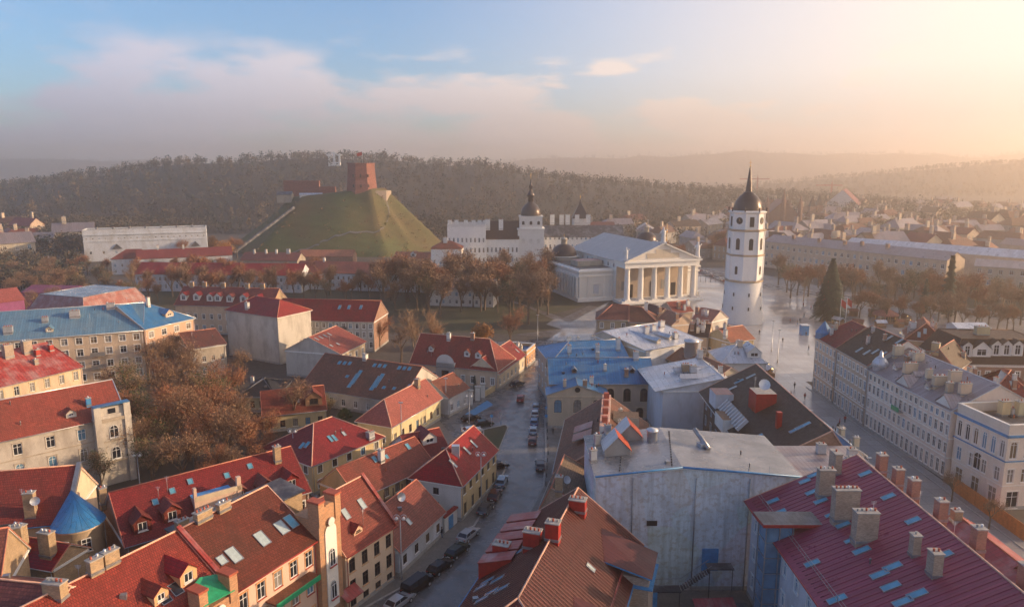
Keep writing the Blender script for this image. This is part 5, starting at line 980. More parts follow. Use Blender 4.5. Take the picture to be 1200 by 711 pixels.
H = house('long_house', 'long white house with orange red roof, three roof windows and a brick gable end', 'house', (-76, 227.0), (-43.4, 222.6), 14.5, 10, 5.2, roof='tile_red', wall='old_white', walls={'r': 'brick'}, ridge='ridge', win={'f': (15, [(1.4, 1.8), (4.6, 1.8), (7.4, 1.6)])}, sky=[(398, 360, .9, 1.8), (409, 360, .9, 1.8), (423, 360, .9, 1.8), (340, 360, .7, .8)])
for u, z_ in ((7.5, 7.2), (22, 7.0)): m = MB(); m.obox(H.fr, u - 2.4, u + 2.4, -1.1, .01, z_, z_ + .15, 'concrete'); m.obox(H.fr, u - 2.4, u + 2.4, -1.1, -1.04, z_ + .15, z_ + 1.1, 'metal_dark'); m.build('balcony', H.root)
H = house('town_house', 'grey walled house with a row of many small skylights in its red roof', 'house', (-63.0, 196.0), (-46.8, 191.5), 15, 7.6, 4.0, axis='v', rp=.55, roof='tile_red', wall='grey_wall', walls={'f': 'old_white', 'r': 'cream'}, ridge='ridge_pale', sky=[(356 + 5 * k, 403 - k * 1.9 + 0, .6, 1.5, 'skyglass_pale') for k in range(7)] + [(388, 405, .7, 1.2, 'skyglass_pale'), (396, 403, .7, 1.2, 'skyglass_pale')], win={'r': (4, F2)})
H = house('town_house', 'low house with a black roof and cream walls under the bare trees', 'house', at(279, 463, 4.2), at(322, 463, 4.2), 12, 4.2, 2.6, h0=.8, h1=.8, roof='tile_black', wall='yellow_wall', frame='frame_brown', hoods=False, ridge='metal_dark', win={'f': (4, [(1, 1.8)])}, chim=[(296, 449, .7, .7, 1.6, 'white_wall')])
H = house('town_house', 'very wide brown tiled roof with long strips of blue roof windows', 'building', (-52, 172.4), (-25.8, 159.8), 19, 4.4, 6.0, roof='tile_brown', wall='old_white', ridge='ridge', hoods=False, win={'f': (8, [(1, 1.6)]), 'r': (4, [(1, 1.6)])},
    sky=[(398 + k * 6 - 0, 425 + .4 * k, .9, 1.2) for k in range(3)] + [(439 + k * 6, 428 + .5 * k, .9, 1.2) for k in range(3)] + [(468 + k * 6, 431 + .5 * k, .9, 1.2) for k in range(3)] + [(414, 446, 1.1, 4.6), (418, 442, 1.1, 4.6), (440, 449, 1.1, 4.6), (444, 446, 1.1, 4.6), (407, 441, .9, .9), (450, 454, .9, .9), (462, 455, .9, .9), (480, 452, .9, .9)], chim=[(428, 421, 1.1, 1, 1.3, 'white_wall'), (458, 424, 1.1, 1, 1.3, 'white_wall'), (497, 428, 1.1, 1, 1.3, 'white_wall')])
H = house('town_house', 'brown roofed wing with a timber gable and white roof hatches at its left', 'house', at(308, 486, 4.2), at(382, 478, 4.2), 11, 4.2, 3.8, roof='tile_brown', wall='yellow_wall', ridge='ridge', hoods=False, frame='frame_brown', win={'f': (5, [(.9, 1.6)])}, dormers=[(368, 475, 3.6, 1.8)], dwall='wood', sky=[(349, 469, .7, 1.2, 'skyglass_pale'), (381, 462, .7, 1.0, 'skyglass_pale')])
H = house('town_house', 'house with yellow walls and a sunlit pink metal hipped roof by the street lamp', 'house', (-32.4, 145.0), (-24.8, 141.6), 20.5, 5.4, 3.8, axis='v', h0=.95, roof='tile_pink', wall='yellow_wall', ridge='ridge_pale', gutter='metal_light', frame='frame_brown', hoods=False, win={'f': (2, [(1.2, 1.6), ]), 'r': (7, [(1.4, 1.7)])}, chim=[(489, 453, 1.1, .9, 1.8, 'brick_yellow'), (502, 447, 1.1, .9, 2.2, 'brick_yellow')])
H = house('small_house', 'small pale blue walled house with a brown roof next to the pink metal roof', 'house', (-14.8, 161.5), (-10.6, 169.2), 9, 5.0, 3.0, roof='tile_brown', wall='blue_white', ridge='ridge', win={'f': (3, [(1.2, 1.6)])}, hoods=False)
root = thing('gateway', 'pale gate pillars and low wall at the driveway next to the mansard roofed house', 'gate', (-9.5, 172, 0)); m = MB()
for p in ((-10.2, 171), (-8.6, 174.2), (-7.4, 176.6)): m.box(*p, 0, 1.1, 1.1, 3.4, 'white_wall'); m.box(*p, 3.402, 1.4, 1.4, .25, 'concrete')
m.build('pillar', root); m = MB(); m.prism([(-7.2, 177), (-6.8, 177), (-4.4, 182), (-4.8, 182)], 0, 1.5, 'yellow_wall'); m.build('wall', root)
H = house('mansard_house', 'cream house with a tall red mansard roof and a large arched white gateway dormer', 'house', (-27.5, 190.6), (-3.8, 182.2), 13.5, 5.6, 6.4, roof='tile_red', wall='cream', ridge='ridge_pale', h1=.7, dwall='white_wall', dormers=[(547, 418, 1.6, 1.3), (560, 420, 1.6, 1.3), (505, 412, 1.4, 1.2)], win={'f': (9, [(1.3, 1.9)])}, chim=[(526, 398, 1, .8, 1.8, 'white_wall'), (554, 398, 1, .8, 1.8, 'brick')])
m = MB(); fr = H.fr; uc = 10.5; P = [fr(uc - 2.6, -.5, 0), fr(uc + 2.6, -.5, 0)] + [fr(uc + 2.6 * math.cos(t), -.5, 6.2 + 2.4 * math.sin(t)) for t in [math.pi * k / 10 for k in range(11)]]; m.face(P, 'white_wall'); m.obox(fr, uc - 2.6, uc + 2.6, -.5, 2, 0, 6.2, 'white_wall'); m.obox(fr, uc - 1.0, uc + 1.0, -.6, -.52, .1, 4.2, 'glass'); m.build('portal', H.root)
H = house('small_house', 'cream street house with a low red roof and a blue end wall before the junction', 'house', (-3.6, 182.4), (3.6, 202.0), 9, 4.8, 3.6, roof='tile_red', wall='cream', ridge='ridge_pale', hoods=False, win={'f': (7, [(1.2, 1.6)])}, sky=[(599, 417, .6, 1.6, 'skyglass_pale'), (606, 411, .6, 1.6, 'skyglass_pale')])
H = house('small_house', 'small orange walled house at the end of the street by the park', 'house', (4.2, 203.5), (7.0, 212.5), 8, 4.6, 1.6, kind_roof='flat', roof='metal_blue', wall='orange_wall', parapet=.6, hoods=False, win={'f': (4, [(1, 1.8)])})
# ================= bell tower =================
def bell_tower():
    b = at(875, 380, 0); x, y = b.x, b.y + 6.5; root = thing('bell_tower', 'tall white free standing bell tower with dark dome and spire on the wet square', 'tower', (x, y, 0))
    m = MB(); m.lathe(x, y, [(8.1, 0), (7.6, 3), (7.1, 8), (6.85, 15.6)], 32, 'tower_white'); m.build('base_drum', root)
    rot = R(22.5)
    m = MB(); m.lathe(x, y, [(6.75, 15.6), (6.7, 25.2)], 8, 'tower_white', False, rot); m.lathe(x, y, [(6.55, 25.2), (6.5, 34.4)], 8, 'tower_white', False, rot); m.lathe(x, y, [(6.2, 34.4), (6.1, 41.2)], 8, 'tower_white', False, rot); m.build('wall', root)
    m = MB()
    for z_, r in ((15.5, 7.1), (25.1, 7.0), (34.3, 7.0)): m.lathe(x, y, [(r - .4, z_), (r + .1, z_ + .25), (r + .1, z_ + .55), (r - .5, z_ + .75)], 8 if z_ > 16 else 32, 'tan_wall', False, rot)
    m.lathe(x, y, [(6.1, 40.6), (6.9, 41.2), (6.9, 41.6), (5.6, 41.8)], 8, 'tower_white', False, rot); m.build('cornice', root)
    m = MB(); m.lathe(x, y, [(5.2, 41.7), (5.1, 43.0), (4.5, 45.2), (3.3, 46.9), (2.0, 47.9), (1.8, 48.4), (1.3, 48.6)], 24, 'copper_dark'); m.build('dome', root)
    m = MB(); m.lathe(x, y, [(1.3, 48.5), (1.15, 49.4), (1.0, 51.0), (.3, 56.9), (.12, 57.6)], 10, 'copper_dark'); sp_ = m.build('spire', root)
    m = MB(); m.tube((x, y, 57.6), (x, y, 60.2), .09, .06, 'gold', 5); m.box(x, y, 59.0, 1.1, .12, .15, 'gold'); m.lathe(x, y, [(0, 57.5), (.35, 57.8), (0, 58.2)], 8, 'gold'); m.build('cross', sp_)
    for k in range(8):
        a = R(45 * k - 90) ; c, s = math.cos(a), math.sin(a); fa = lambda r, off, z_: Vector((x + c * r - s * off, y + s * r + c * off, z_)); ap = math.cos(R(22.5))
        for u in (-2.45, 2.45):
            for z0_, z1_, r in ((15.9, 25.0, 6.72), (25.9, 34.2, 6.52), (35.1, 41.1, 6.15)):
                q = MB(); rr = r * ap; q.prism([fa(rr - .05, u * r / 6.9 - .3, 0), fa(rr + .16, u * r / 6.9 - .3, 0), fa(rr + .16, u * r / 6.9 + .3, 0), fa(rr - .05, u * r / 6.9 + .3, 0)], z0_, z1_, 'tower_white'); q.build('pilaster', root)
        a1, _ = window_mesh(1.5, 4.2, True, 'frame_brown', 'black', True, 'tower_white'); put('window', a1, root, fa(6.53 * ap + .16, 0, 27.6) - wloc(root), a - R(90))
        if k % 2 == 0:
            a1, _ = window_mesh(1.6, 3.6, False, 'frame_brown', 'black', True, 'tower_white'); put('window', a1, root, fa(6.15 * ap + .16, 0, 36.0) - wloc(root), a - R(90))
        else:
            q = MB(); q.tube(fa(6.1 * ap, 0, 38.2), fa(6.1 * ap + .2, 0, 38.2), 1.25, 1.25, 'frame_brown', 20); q.tube(fa(6.1 * ap + .19, 0, 38.2), fa(6.1 * ap + .24, 0, 38.2), 1.05, 1.05, 'black', 20); ck = q.build('clock', root)
            q = MB(); q.tube(fa(6.1 * ap + .27, 0, 38.2), fa(6.1 * ap + .27, 0, 39.05), .06, .03, 'gold', 4); q.tube(fa(6.1 * ap + .27, 0, 38.2), fa(6.1 * ap + .27, .55, 38.0), .06, .03, 'gold', 4); q.build('clock_hands', ck)
        if k % 2 == 1: a1, _ = window_mesh(1.0, 3.0, True, 'frame_brown', 'black', True, 'tower_white'); put('window', a1, root, fa(6.72 * ap + .16, 0, 18.5) - wloc(root), a - R(90))
        for zz, r in ((5.2, 7.42), (10.4, 7.08)):
            a1, _ = window_mesh(.5, 1.3, False, 'frame_brown', 'black', True, 'tower_white'); put('window', a1, root, fa(r + .12, 0, zz) - wloc(root), a - R(90))
        q = MB(); q.lathe(*xy(fa(6.3, 2.3, 0)), [(.3, 41.5), (.2, 42.2), (.35, 42.6), (0, 43.2)], 6, 'copper_dark'); q.build('finial', root)
bell_tower()
# ================= cathedral =================
def figure_statue(x, y, z, h, label, face=0):
    m = MB(); m.lathe(x, y, [(h * .17, z), (h * .15, z + h * .12), (h * .13, z + h * .4), (h * .15, z + h * .62), (h * .15, z + h * .76), (h * .05, z + h * .83), (h * .075, z + h * .9), (h * .055, z + h * .97), (0, z + h)], 12, 'tower_white')
    m.tube((x - h * .12, y, z + h * .74), (x - h * .26, y - h * .05, z + h * .55), h * .05, h * .035, 'tower_white', 6); m.tube((x + h * .12, y, z + h * .74), (x + h * .24, y - h * .08, z + h * .86), h * .05, h * .035, 'tower_white', 6)
    m.box(x, y, z - h * .1, h * .42, h * .42, h * .1, 'tower_white'); tag(m.build('statue', origin=(x, y, z)), label, 'statue')
def cathedral():
    A = Vector((45.3, 312.2)); B = Vector((79.0, 323.4))
    D = 50
    H = house('cathedral', 'white neoclassical cathedral with a six column portico and low grey roof', 'cathedral', A, B, D, 18.2, 7.2, axis='v', roof='roof_pale', wall='cathedral', walls={'f': 'beige_wall'}, simple=True, ridge=None, over=.9, win={'l': (9, [(14.6, 1.8)], 1.5)})  # portico back wall beige: warm sunlight put into its colour
    fr = H.fr; root = H.root; L = H.L
    # portico in front: platform, columns, entablature, pediment
    m = MB(); m.obox(fr, -1.4, L + 1.4, -9, 0, 0, 1.2, 'cathedral'); m.obox(fr, -2.2, L + 2.2, -10.2, -9, 0, .6, 'cathedral'); m.build('steps', root)
    for k in range(6):
        c = fr(1.6 + k * (L - 3.2) / 5, -7.2, 0); q = MB(); q.box(c.x, c.y, 1.2, 3.0, 3.0, .6, 'cathedral', .34); q.lathe(c.x, c.y, [(1.38, 1.8), (1.25, 2.4), (1.22, 8), (1.05, 14.6), (1.35, 15.0), (1.5, 15.4)], 20, 'cathedral'); q.build('column', root)
    m = MB(); m.obox(fr, -.3, L + .3, -8.8, 0.01, 15.4, 17.6, 'cathedral'); m.obox(fr, -1.0, L + 1.0, -9.6, 0.02, 17.602, 18.4, 'cathedral'); m.build('entablature', root)
    for k in range(16):
        pass
    m = MB(); m.face([fr(-.2, -8.6, 18.4), fr(L + .2, -8.6, 18.4), fr(L / 2, -8.6, 25.2)], 'cathedral')
    m.build('pediment', root); m = MB()
    for s in (0, 1):
        a = [fr(-1.2, -9.7, 18.3), fr(L / 2, -9.7, 25.9)] if s == 0 else [fr(L / 2, -9.7, 25.9), fr(L + 1.2, -9.7, 18.3)]; b_ = [fr(-1.2, 0.3, 18.3), fr(L / 2, 0.3, 25.9)] if s == 0 else [fr(L / 2, .3, 25.9), fr(L + 1.2, .3, 18.3)]
        m.slab([a[0], a[1], b_[1], b_[0]][::-1], .5, 'roof_pale', 'cathedral')
    m.build('portico_roof', root)
    q = MB(); q.obox(fr, L * .28, L * .72, -8.75, -8.6, 19.3, 21.4, 'beige_wall'); q.obox(fr, L * .4, L * .6, -8.75, -8.6, 21.4, 23, 'beige_wall'); q.build('relief', root)
    for u in (L * .2, L * .5, L * .8): m = MB(); m.obox(fr, u - 1.1, u + 1.1, -.12, -.01, 1.3, 7 if u != L * .5 else 8, 'black'); m.build('door', root)
    for u in (L * .1, L * .35, L * .65, L * .9): q = MB(); q.obox(fr, u - .9, u + .9, -.1, -.005, 4.5, 8.5, 'grey_wall'); q.build('niche', root)
    # side aisles
    for u0, u1, nm in ((-16.2, -.02, 'l'), (L + .02, L + 7.4, 'r')):
        w_ = MB(); w_.obox(fr, u0, u1, 3, D - 4, 0, 13.0, 'cathedral', 'metal_dark'); w_.build('aisle', root)
        m = MB(); m.obox(fr, u0 - .5, u1 + .5, 2.5, D - 3.5, 11.0, 11.6, 'cathedral'); m.obox(fr, u0 - .8, u1 + .8, 2.2, D - 3.2, 13.002, 13.7, 'cathedral'); m.obox(fr, u0 + .3, u1 - .3, 3.3, D - 4.3, 13.7, 14.3, 'cathedral', 'metal_dark'); m.obox(fr, u0 - .7, u1 + .7, 2.3, D - 3.3, 0, 1.6, 'cathedral'); m.build('cornice', root)
        if nm == 'l':
            for k in range(13):   # side colonnade
                v = 4.2 + k * 3.2; c = fr(u0 - .55, v, 0); q = MB(); q.lathe(c.x, c.y, [(.75, 1.6), (.7, 6), (.62, 10.2), (.8, 11)], 12, 'cathedral'); q.build('column', root)
            for k in range(12):
                v = 5.8 + k * 3.2; q = MB(); q.obox(fr, u0 - .03, u0 + .1, v - .7, v + .7, 3.5, 7.5, 'glass'); q.build('window', root)
            for u in (u0 + .6, u0 + 4.3, u0 + 11.9, u0 + 15.2): q = MB(); q.obox(fr, u - .5, u + .5, 2.75, 3.001, 1.6, 11, 'cathedral'); q.build('pilaster', root)
            uc = u0 + 8.1; q = MB(); q.obox(fr, uc - 1.2, uc + 1.2, 2.8, 2.999, 3.2, 7.4, 'blue_white'); q.obox(fr, uc - 1.6, uc + 1.6, 2.6, 3.0, 2.8, 3.2, 'cathedral'); q.obox(fr, uc - 1.6, uc + 1.6, 2.6, 3.0, 7.6, 7.9, 'cathedral'); q.build('niche', root)
    def dome(u, v, r, zb, lab=None):
        c = fr(u, v, 0); q = MB(); q.lathe(c.x, c.y, [(r * 1.05, 11), (r * 1.05, zb), (r * 1.12, zb), (r * 1.12, zb + .5)], 24, 'cathedral'); o = q.build('drum', root)
        q = MB(); q.lathe(c.x, c.y, [(r, zb + .5), (r * .97, zb + r * .35), (r * .82, zb + r * .65), (r * .55, zb + r * .86), (r * .22, zb + r * .97)], 28, 'copper_dark'); q.build('dome', root)
        q = MB(); zt = zb + r * .95; q.lathe(c.x, c.y, [(r * .24, zt), (r * .22, zt + 2.0), (r * .3, zt + 2.1), (r * .2, zt + 2.8), (0, zt + 3.4)], 10, 'stone'); q.tube((c.x, c.y, zt + 3.3), (c.x, c.y, zt + 4.8), .12, .08, 'gold', 5); q.build('lantern', root)
    dome(-8.5, D - 11, 6.2, 15.6); dome(L + 4, D - 4, 5.2, 20.5)
    m = MB(); m.obox(fr, -13, -1, 12, 20, 14.2, 16.6, 'stone', 'copper_red'); m.build('roof_lantern', root)
    c = fr(L / 2, -8.2, 0); figure_statue(c.x, c.y, 26.1, 6.4, 'tall white statue with a cross on the apex of the cathedral pediment'); c = fr(.4, -8, 0); figure_statue(c.x, c.y, 19.2, 5.2, 'white statue on the left corner of the cathedral pediment'); c = fr(L - .4, -8, 0); figure_statue(c.x, c.y, 19.2, 6.4, 'white statue on the right corner of the cathedral pediment')
    c = fr(L / 2, -8.2, 0); m = MB(); m.tube((c.x + 1.4, c.y, 26.5), (c.x + 1.4, c.y, 34), .13, .1, 'gold', 5); m.box(c.x + 1.4, c.y, 31.6, 1.8, .15, .2, 'gold'); m.build('cross', root)
cathedral()
# ================= palace =================
W3 = [(2, 2.2), (7, 2.4), (12, 2.4)]
def chs(pxs, y, w_=1.8, h_=2.6): return [(p, y, w_, 1.4, h_, 'white_wall') for p in pxs]
def ph(label, x0, x1, top, Y, depth, rise, roof='metal_dark', win=None, ch=(), ky='flat', par=1.0, wall='tower_white', z0=0, name='palace_wing', axis='u', **k):
    a = atY(x0, top, Y); b = atY(x1, top, Y)
    H = house(name, label, 'palace', (a.x, Y), (b.x, Y), depth, a.z, rise, kind_roof=ky, roof=roof, wall=wall, win=win, parapet=par if ky == 'flat' else 0, simple=True, trim='tower_white', axis=axis, ridge=None, z0=z0, **k)
    for px in ch: p = atY(px, top, Y + depth * .4); chimney(H.root, Vector((p.x, Y + depth * .4, a.z + rise * .6)), 2.2, 1.6, 3.4, 'tower_white', 0)
    return H
ph('left white renaissance wing of the palace with roof balustrade and small chimneys', 524, 569, 266, 424, 20, 0, win={'f': (9, [(3, 2.4), (8.5, 2.8), (14.5, 2.6)])}, ch=(527, 535, 546, 555, 562, 568), par=1.4)
H = ph('palace wing with a steep dark roof and two tall white chimneys', 569, 608, 279, 426, 16, 9.5, roof='tile_dark', ky='gable', win={'f': (8, [(3, 2.4), (8.5, 2.8)])}); 
for px in (571.5, 587): p = atY(px, 262, 428); chimney(H.root, Vector((p.x, 430, 22)), 2.6, 2, 5.4, 'tower_white', 0)
ph('low white gatehouse with a dark hipped roof at the foot of the palace', 505, 541, 291, 405, 14, 3.6, roof='tile_brown', ky='gable', h0=.9, h1=.9, win={'f': (5, [(4, 1.6)])}, ch=(522,))
root = thing('palace_tower', 'square white palace tower with a dark onion dome and gilded spire', 'tower', (atY(622, 280, 430).x, 430, 0)); x = atY(622, 280, 430).x
m = MB(); m.box(x, 434, 0, 15.5, 14, 21.6, 'tower_white'); m.box(x, 434, 21.6, 16.4, 15, .8, 'tower_white'); m.box(x, 434, 22.4, 13.4, 12, 6.4, 'tower_white'); m.box(x, 434, 28.8, 14.2, 12.8, .7, 'tower_white'); m.build('wall', root)
m = MB(); m.lathe(x, 434, [(5.9, 29.5), (6.0, 31), (5.4, 33.4), (3.8, 35.6), (2.2, 36.8), (1.7, 37.6)], 24, 'copper_dark'); m.build('dome', root)
m = MB(); m.lathe(x, 434, [(1.7, 37.4), (1.5, 40.4), (2.2, 40.6), (2.3, 41.6), (1.5, 43.2), (.9, 44.2), (.9, 46), (1.3, 46.2), (.5, 48), (.15, 51)], 12, 'copper_dark'); m.tube((x, 434, 51), (x, 434, 54.5), .2, .12, 'gold', 5); m.build('spire', root)
for dx in (-4.5, 0, 4.5):
    a1, _ = window_mesh(1.5, 2.2, True, 'frame_brown', 'glass', True, 'white'); put('window', a1, root, Vector((x + dx, 427.12, 24.5)) - wloc(root), math.pi)
    put('window', a1, root, Vector((x + dx, 426.92, 14)) - wloc(root), math.pi)
H = ph('long right palace wing with a grey roof and a line of white chimneys', 637, 731, 277, 440, 16, 6.2, roof='metal_dark', ky='gable', win={'f': (18, [(3, 2.4), (9, 2.6), (14.5, 1.8)])})
for px in (647, 658, 665, 676, 689): p = atY(px, 270, 446); chimney(H.root, Vector((p.x, 446, 24)), 2.6, 2, 5.2, 'tower_white', 0)
root = thing('palace_spire', 'small dark pyramid roof with a gilded tip above the right palace wing', 'tower', (atY(680, 262, 455).x, 458, 0)); x = atY(680, 262, 455).x; m = MB(); m.box(x, 458, 0, 9, 9, 26.5, 'tower_white'); m.build('wall', root); m = MB(); m.lathe(x, 458, [(7.2, 26.4), (4.2, 31), (1.2, 35), (.3, 38)], 4, 'copper_dark', False, R(45)); m.tube((x, 458, 38), (x, 458, 41), .2, .1, 'gold', 5); m.build('roof', root)
# arsenal on the left
a = at(100, 307, 0); b = at(241, 302, 0)
H = house('arsenal', 'long pale blue white arsenal with a row of tiny windows under a flat dark roof', 'building', (a.x, a.y), (b.x, b.y + 4), 16, 19.0, 0, kind_roof='flat', roof='metal_dark', wall='blue_white', parapet=.6, simple=True, win={'f': [(20, [(13.6, 1.0)], .9), (10, [(4.6, 1.8)], 1.3)], 'l': (2, [(4.6, 1.8)])})
m = MB(); m.obox(H.fr, -.3, H.L + .3, -.5, -.01, 16.2, 16.8, 'blue_white'); m.obox(H.fr, -.3, H.L + .3, -.35, -.01, 12.2, 12.5, 'blue_white'); m.build('cornice', H.root)
for u in (H.L * .26, H.L * .9):
    m = MB(); m.face([H.fr(u - 3, -.6, 7.4), H.fr(u + 3, -.6, 7.4), H.fr(u, -.6, 10.6)], 'metal_dark'); m.face([H.fr(u - 3, -.6, 7.4), H.fr(u, -.6, 10.6), H.fr(u, .2, 10.6), H.fr(u - 3, .2, 7.4)], 'metal_dark'); m.build('gablet', H.root)
for k in range(7): p = H.fr(H.L * (.1 + .13 * k), 7, 19); chimney(H.root, p, 1.2, 1.2, 1.4, 'metal_grey', 0)
house('town_house', 'white house with a red hipped roof in front of the left end of the arsenal', 'house', at(130, 303, 9), at(163, 302, 9), 14, 9, 4.2, h0=.9, roof='tile_red', wall='blue_white', simple=True, win={'f': (4, F2)})
house('town_house', 'long house with a brown red roof along the foot of the arsenal', 'house', at(160, 303, 9), at(272, 298, 9), 13, 9, 4.0, roof='tile_maroon', wall='blue_white', simple=True, win={'f': (16, F2)}, chim=[(185, 292, 1, 1, 2, 'white_wall'), (215, 291, 1, 1, 2, 'white_wall'), (243, 289, 1, 1, 2, 'white_wall')])
house('long_house', 'very long low building with rusty red roof seen through the bare trees at left', 'building', at(158, 320, 8.5), at(352, 322, 8.5), 14, 8.5, 4.4, roof='tile_red', wall='blue_white', simple=True, win={'f': (30, [(1.4, 2), (5, 1.8)])}, chim=[(190, 305, 1, 1, 1.6, 'white_wall'), (260, 306, 1, 1, 1.6, 'white_wall')])
house('long_house', 'second long rusty roofed building continuing below the castle mound', 'building', at(345, 318, 8.5), at(505, 322, 8.5), 14, 8.5, 4.4, roof='tile_red', wall='blue_white', simple=True, win={'f': (26, [(1.4, 2), (5, 1.8)])}, chim=[(380, 306, 1, 1, 1.6, 'white_wall'), (440, 306, 1, 1, 1.6, 'white_wall')])
house('long_house', 'brick coloured low range at the foot of the mound with white chimneys', 'building', at(282, 304, 7), at(348, 305, 7), 12, 7, 3.6, roof='tile_maroon', wall='stone', simple=True, chim=[(298, 297, 1, 1, 2.2, 'white_wall'), (312, 297, 1, 1, 2.2, 'white_wall'), (324, 297, 1, 1, 2.2, 'white_wall'), (338, 297, 2, 1, 2.4, 'white_wall')])
house('long_house', 'bright brick red low range directly under the middle of the mound', 'building', at(350, 300, 6), at(413, 300, 6), 11, 6, 3.2, roof='tile_orange', wall='brick', simple=True)
house('long_house', 'pale brick range at the right foot of the mound beside the palace gatehouse', 'building', at(461, 302, 5), at(503, 303, 5), 11, 5, 3.2, roof='tile_orange', wall='brick_pale', simple=True, dormers=[(484, 301, 3, 2)], dwall='white_wall')
house('town_house', 'white walled building glimpsed behind the park trees below the palace', 'building', at(500, 336, 8), at(578, 338, 8), 12, 8, 3, roof='zinc_old', wall='white_wall', simple=True, win={'f': (10, F2)})
# ministry buildings beyond the square
RW3 = [(1.5, 2.2), (6.2, 2.2), (11.2, 2)]
house('long_house', 'long pink grey three storey palace front beyond the wet square', 'building', (148, 424), (201, 333), 15, 15.4, 3.4, roof='zinc_old', wall='beige_wall', simple=True, win={'f': (28, RW3)}, ww=1.5, chim=[(930, 280, 1.6, 1.2, 2.2, 'brick'), (960, 284, 1.6, 1.2, 2.2, 'brick'), (990, 287, 1.6, 1.2, 2.2, 'brick'), (1010, 288, 1.6, 1.2, 2.2, 'brick'), (1040, 291, 1.6, 1.2, 2.2, 'brick')])
house('long_house', 'long pale building behind the avenue trees at the right edge', 'building', (207, 322), (290, 262), 15, 14.4, 2.4, roof='zinc_old', wall='beige_wall', simple=True, win={'f': (26, RW3)}, ww=1.5)
house('long_house', 'second pale wing behind the long palace front, with white ridge vents', 'building', (186, 404), (246, 330), 15, 15.8, 3.0, roof='zinc', wall='beige_wall', simple=True)
H = house('large_house', 'large plain church with a big dark red roof standing above the hazy town', 'church', (384, 900), (418, 880), 46, 13, 19, axis='v', roof='tile_maroon', wall='cathedral', simple=True, win={'f': (5, [(3, 5)], 2.0, True)})
H = house('brick_church', 'gothic red brick church with stepped gables left of the plain church', 'church', (222, 640), (252, 634), 40, 15, 15, axis='v', roof='tile_maroon', wall='brick', simple=True, win={'f': (3, [(3, 7)], 2.2, True)})
for u in (1.5, 15, 29): p = H.fr(u, 0, 0); m = MB(); m.lathe(p.x, p.y, [(2.0, 0), (2.0, 26 if u != 15 else 30), (0, 34 if u != 15 else 40)], 8, 'brick', False); m.build('pinnacle', H.root)
for px, h in ((950, 30), (958, 32)): p = at(px, 262, 0); m = MB(); m.box(p.x, p.y, 0, 6, 6, h * .6, 'brick'); m.lathe(p.x, p.y, [(4, h * .6), (0, h)], 4, 'copper_dark', False, R(45)); tag(m.build('church_tower', origin=p), 'slender dark spire right of the brick church, ' + ('left one of the pair' if px == 950 else 'right one of the pair'), 'tower')
for px, py, Y, w_, nm in ((888, 208, 1500, 60, 'left'), (975, 215, 1300, 46, 'right')):
    p = atY(px, py, Y); m = MB(); m.box(p.x, p.y, 0, 2.2, 2.2, p.z, 'red_paint'); m.box(p.x - w_ * .1, p.y, p.z - 4, w_, 1.8, 1.8, 'red_paint'); m.tube((p.x, p.y, p.z + 5), (p.x - w_ * .5, p.y, p.z - 3), .3, .3, 'metal_grey', 4); m.tube((p.x, p.y, p.z), (p.x, p.y, p.z + 5), .8, .6, 'red_paint', 4); tag(m.build('tower_crane', origin=(p.x, p.y, 0)), 'thin tower crane on the hazy horizon, ' + nm + ' one', 'crane')
# hazy town: individual houses, nearest largest
rt = random.Random(31)
def free(x, y): 
    if 205 < x < 300 and 590 < y < 700: return False
    if 360 < x < 450 and 860 < y < 960: return False
    return True
cnt = 0; protos = []
for k, (rm_, wm) in enumerate((('tile_maroon', 'beige_wall'), ('tile_brown', 'grey_wall'), ('zinc_old', 'stone'), ('tile_brown', 'tan_wall'), ('tile_dark', 'beige_wall'), ('zinc_old', 'grey_wall'))):
    H = house('distant_house', 'small house far off in the golden haze of the town beyond the avenue', 'house', (-7, 0), (7, 0), 11, 8, 3.6, roof=rm_, wall=wm, simple=True, group='hazy houses of the far town', h0=.5 * (k % 2), win={'f': (4, [(1.5, 1.8), (5, 1.8)]), 'l': (3, [(1.5, 1.8), (5, 1.8)])})
    chimney(H.root, H.fr(4, 4, 12), 1.4, 1.0, 2.4, 'beige_wall', 0); protos.append(H.root)
first = set()
for row in range(24):
    Y = 452 + row * 24 + row * row * .9
    for c in range(16):
        X = Y * rt.uniform(.24, .80); y = Y + rt.uniform(-12, 12)
        if X < 200 + 0 and y < 450: continue
        if not free(X, y) or cnt > 232: continue
        if X / Y < .30 and rt.random() < .5: continue
        k = rt.randrange(6); o = protos[k] if k not in first else copy_tree(protos[k]); first.add(k)
        s = rt.uniform(.9, 1.5); o.location = (X, y, 0); o.rotation_euler = (0, 0, rt.choice([.4, .5, 1.9, 2.1, .1]) + rt.uniform(-.12, .12)); o.scale = (s * rt.uniform(.9, 1.6), s, s * rt.uniform(.8, 1.15)); cnt += 1
for k, pr in enumerate(protos):
    if k not in first: pr.location = (400 + k * 20, 700, 0)
for k in range(9):   # a few far left houses by the river
    o = copy_tree(protos[k % 6]); Y = rt.uniform(430, 640); o.location = (-Y * rt.uniform(.60, .74), Y, 0); o.rotation_euler.z = rt.uniform(0, 3); o['label'] = 'pale house in the blue shade of the woods at the far left'; o['group'] = 'houses below the woods at far left'
for k, (px, py, Y) in enumerate(((700, 262, 600), (722, 264, 640), (800, 268, 620), (740, 258, 700), (830, 262, 640), (776, 262, 560), (812, 258, 740), (756, 268, 580), (845, 270, 500))):
    o = copy_tree(protos[(k * 5) % 6]); o.location = (atY(px, py, Y).x, Y, 0); o.rotation_euler.z = .2 * k; o.scale = (1.9, 1.3, 1.2); o['label'] = 'wide town building in brown haze behind the cathedral and palace'; o['group'] = 'hazy buildings behind the cathedral'
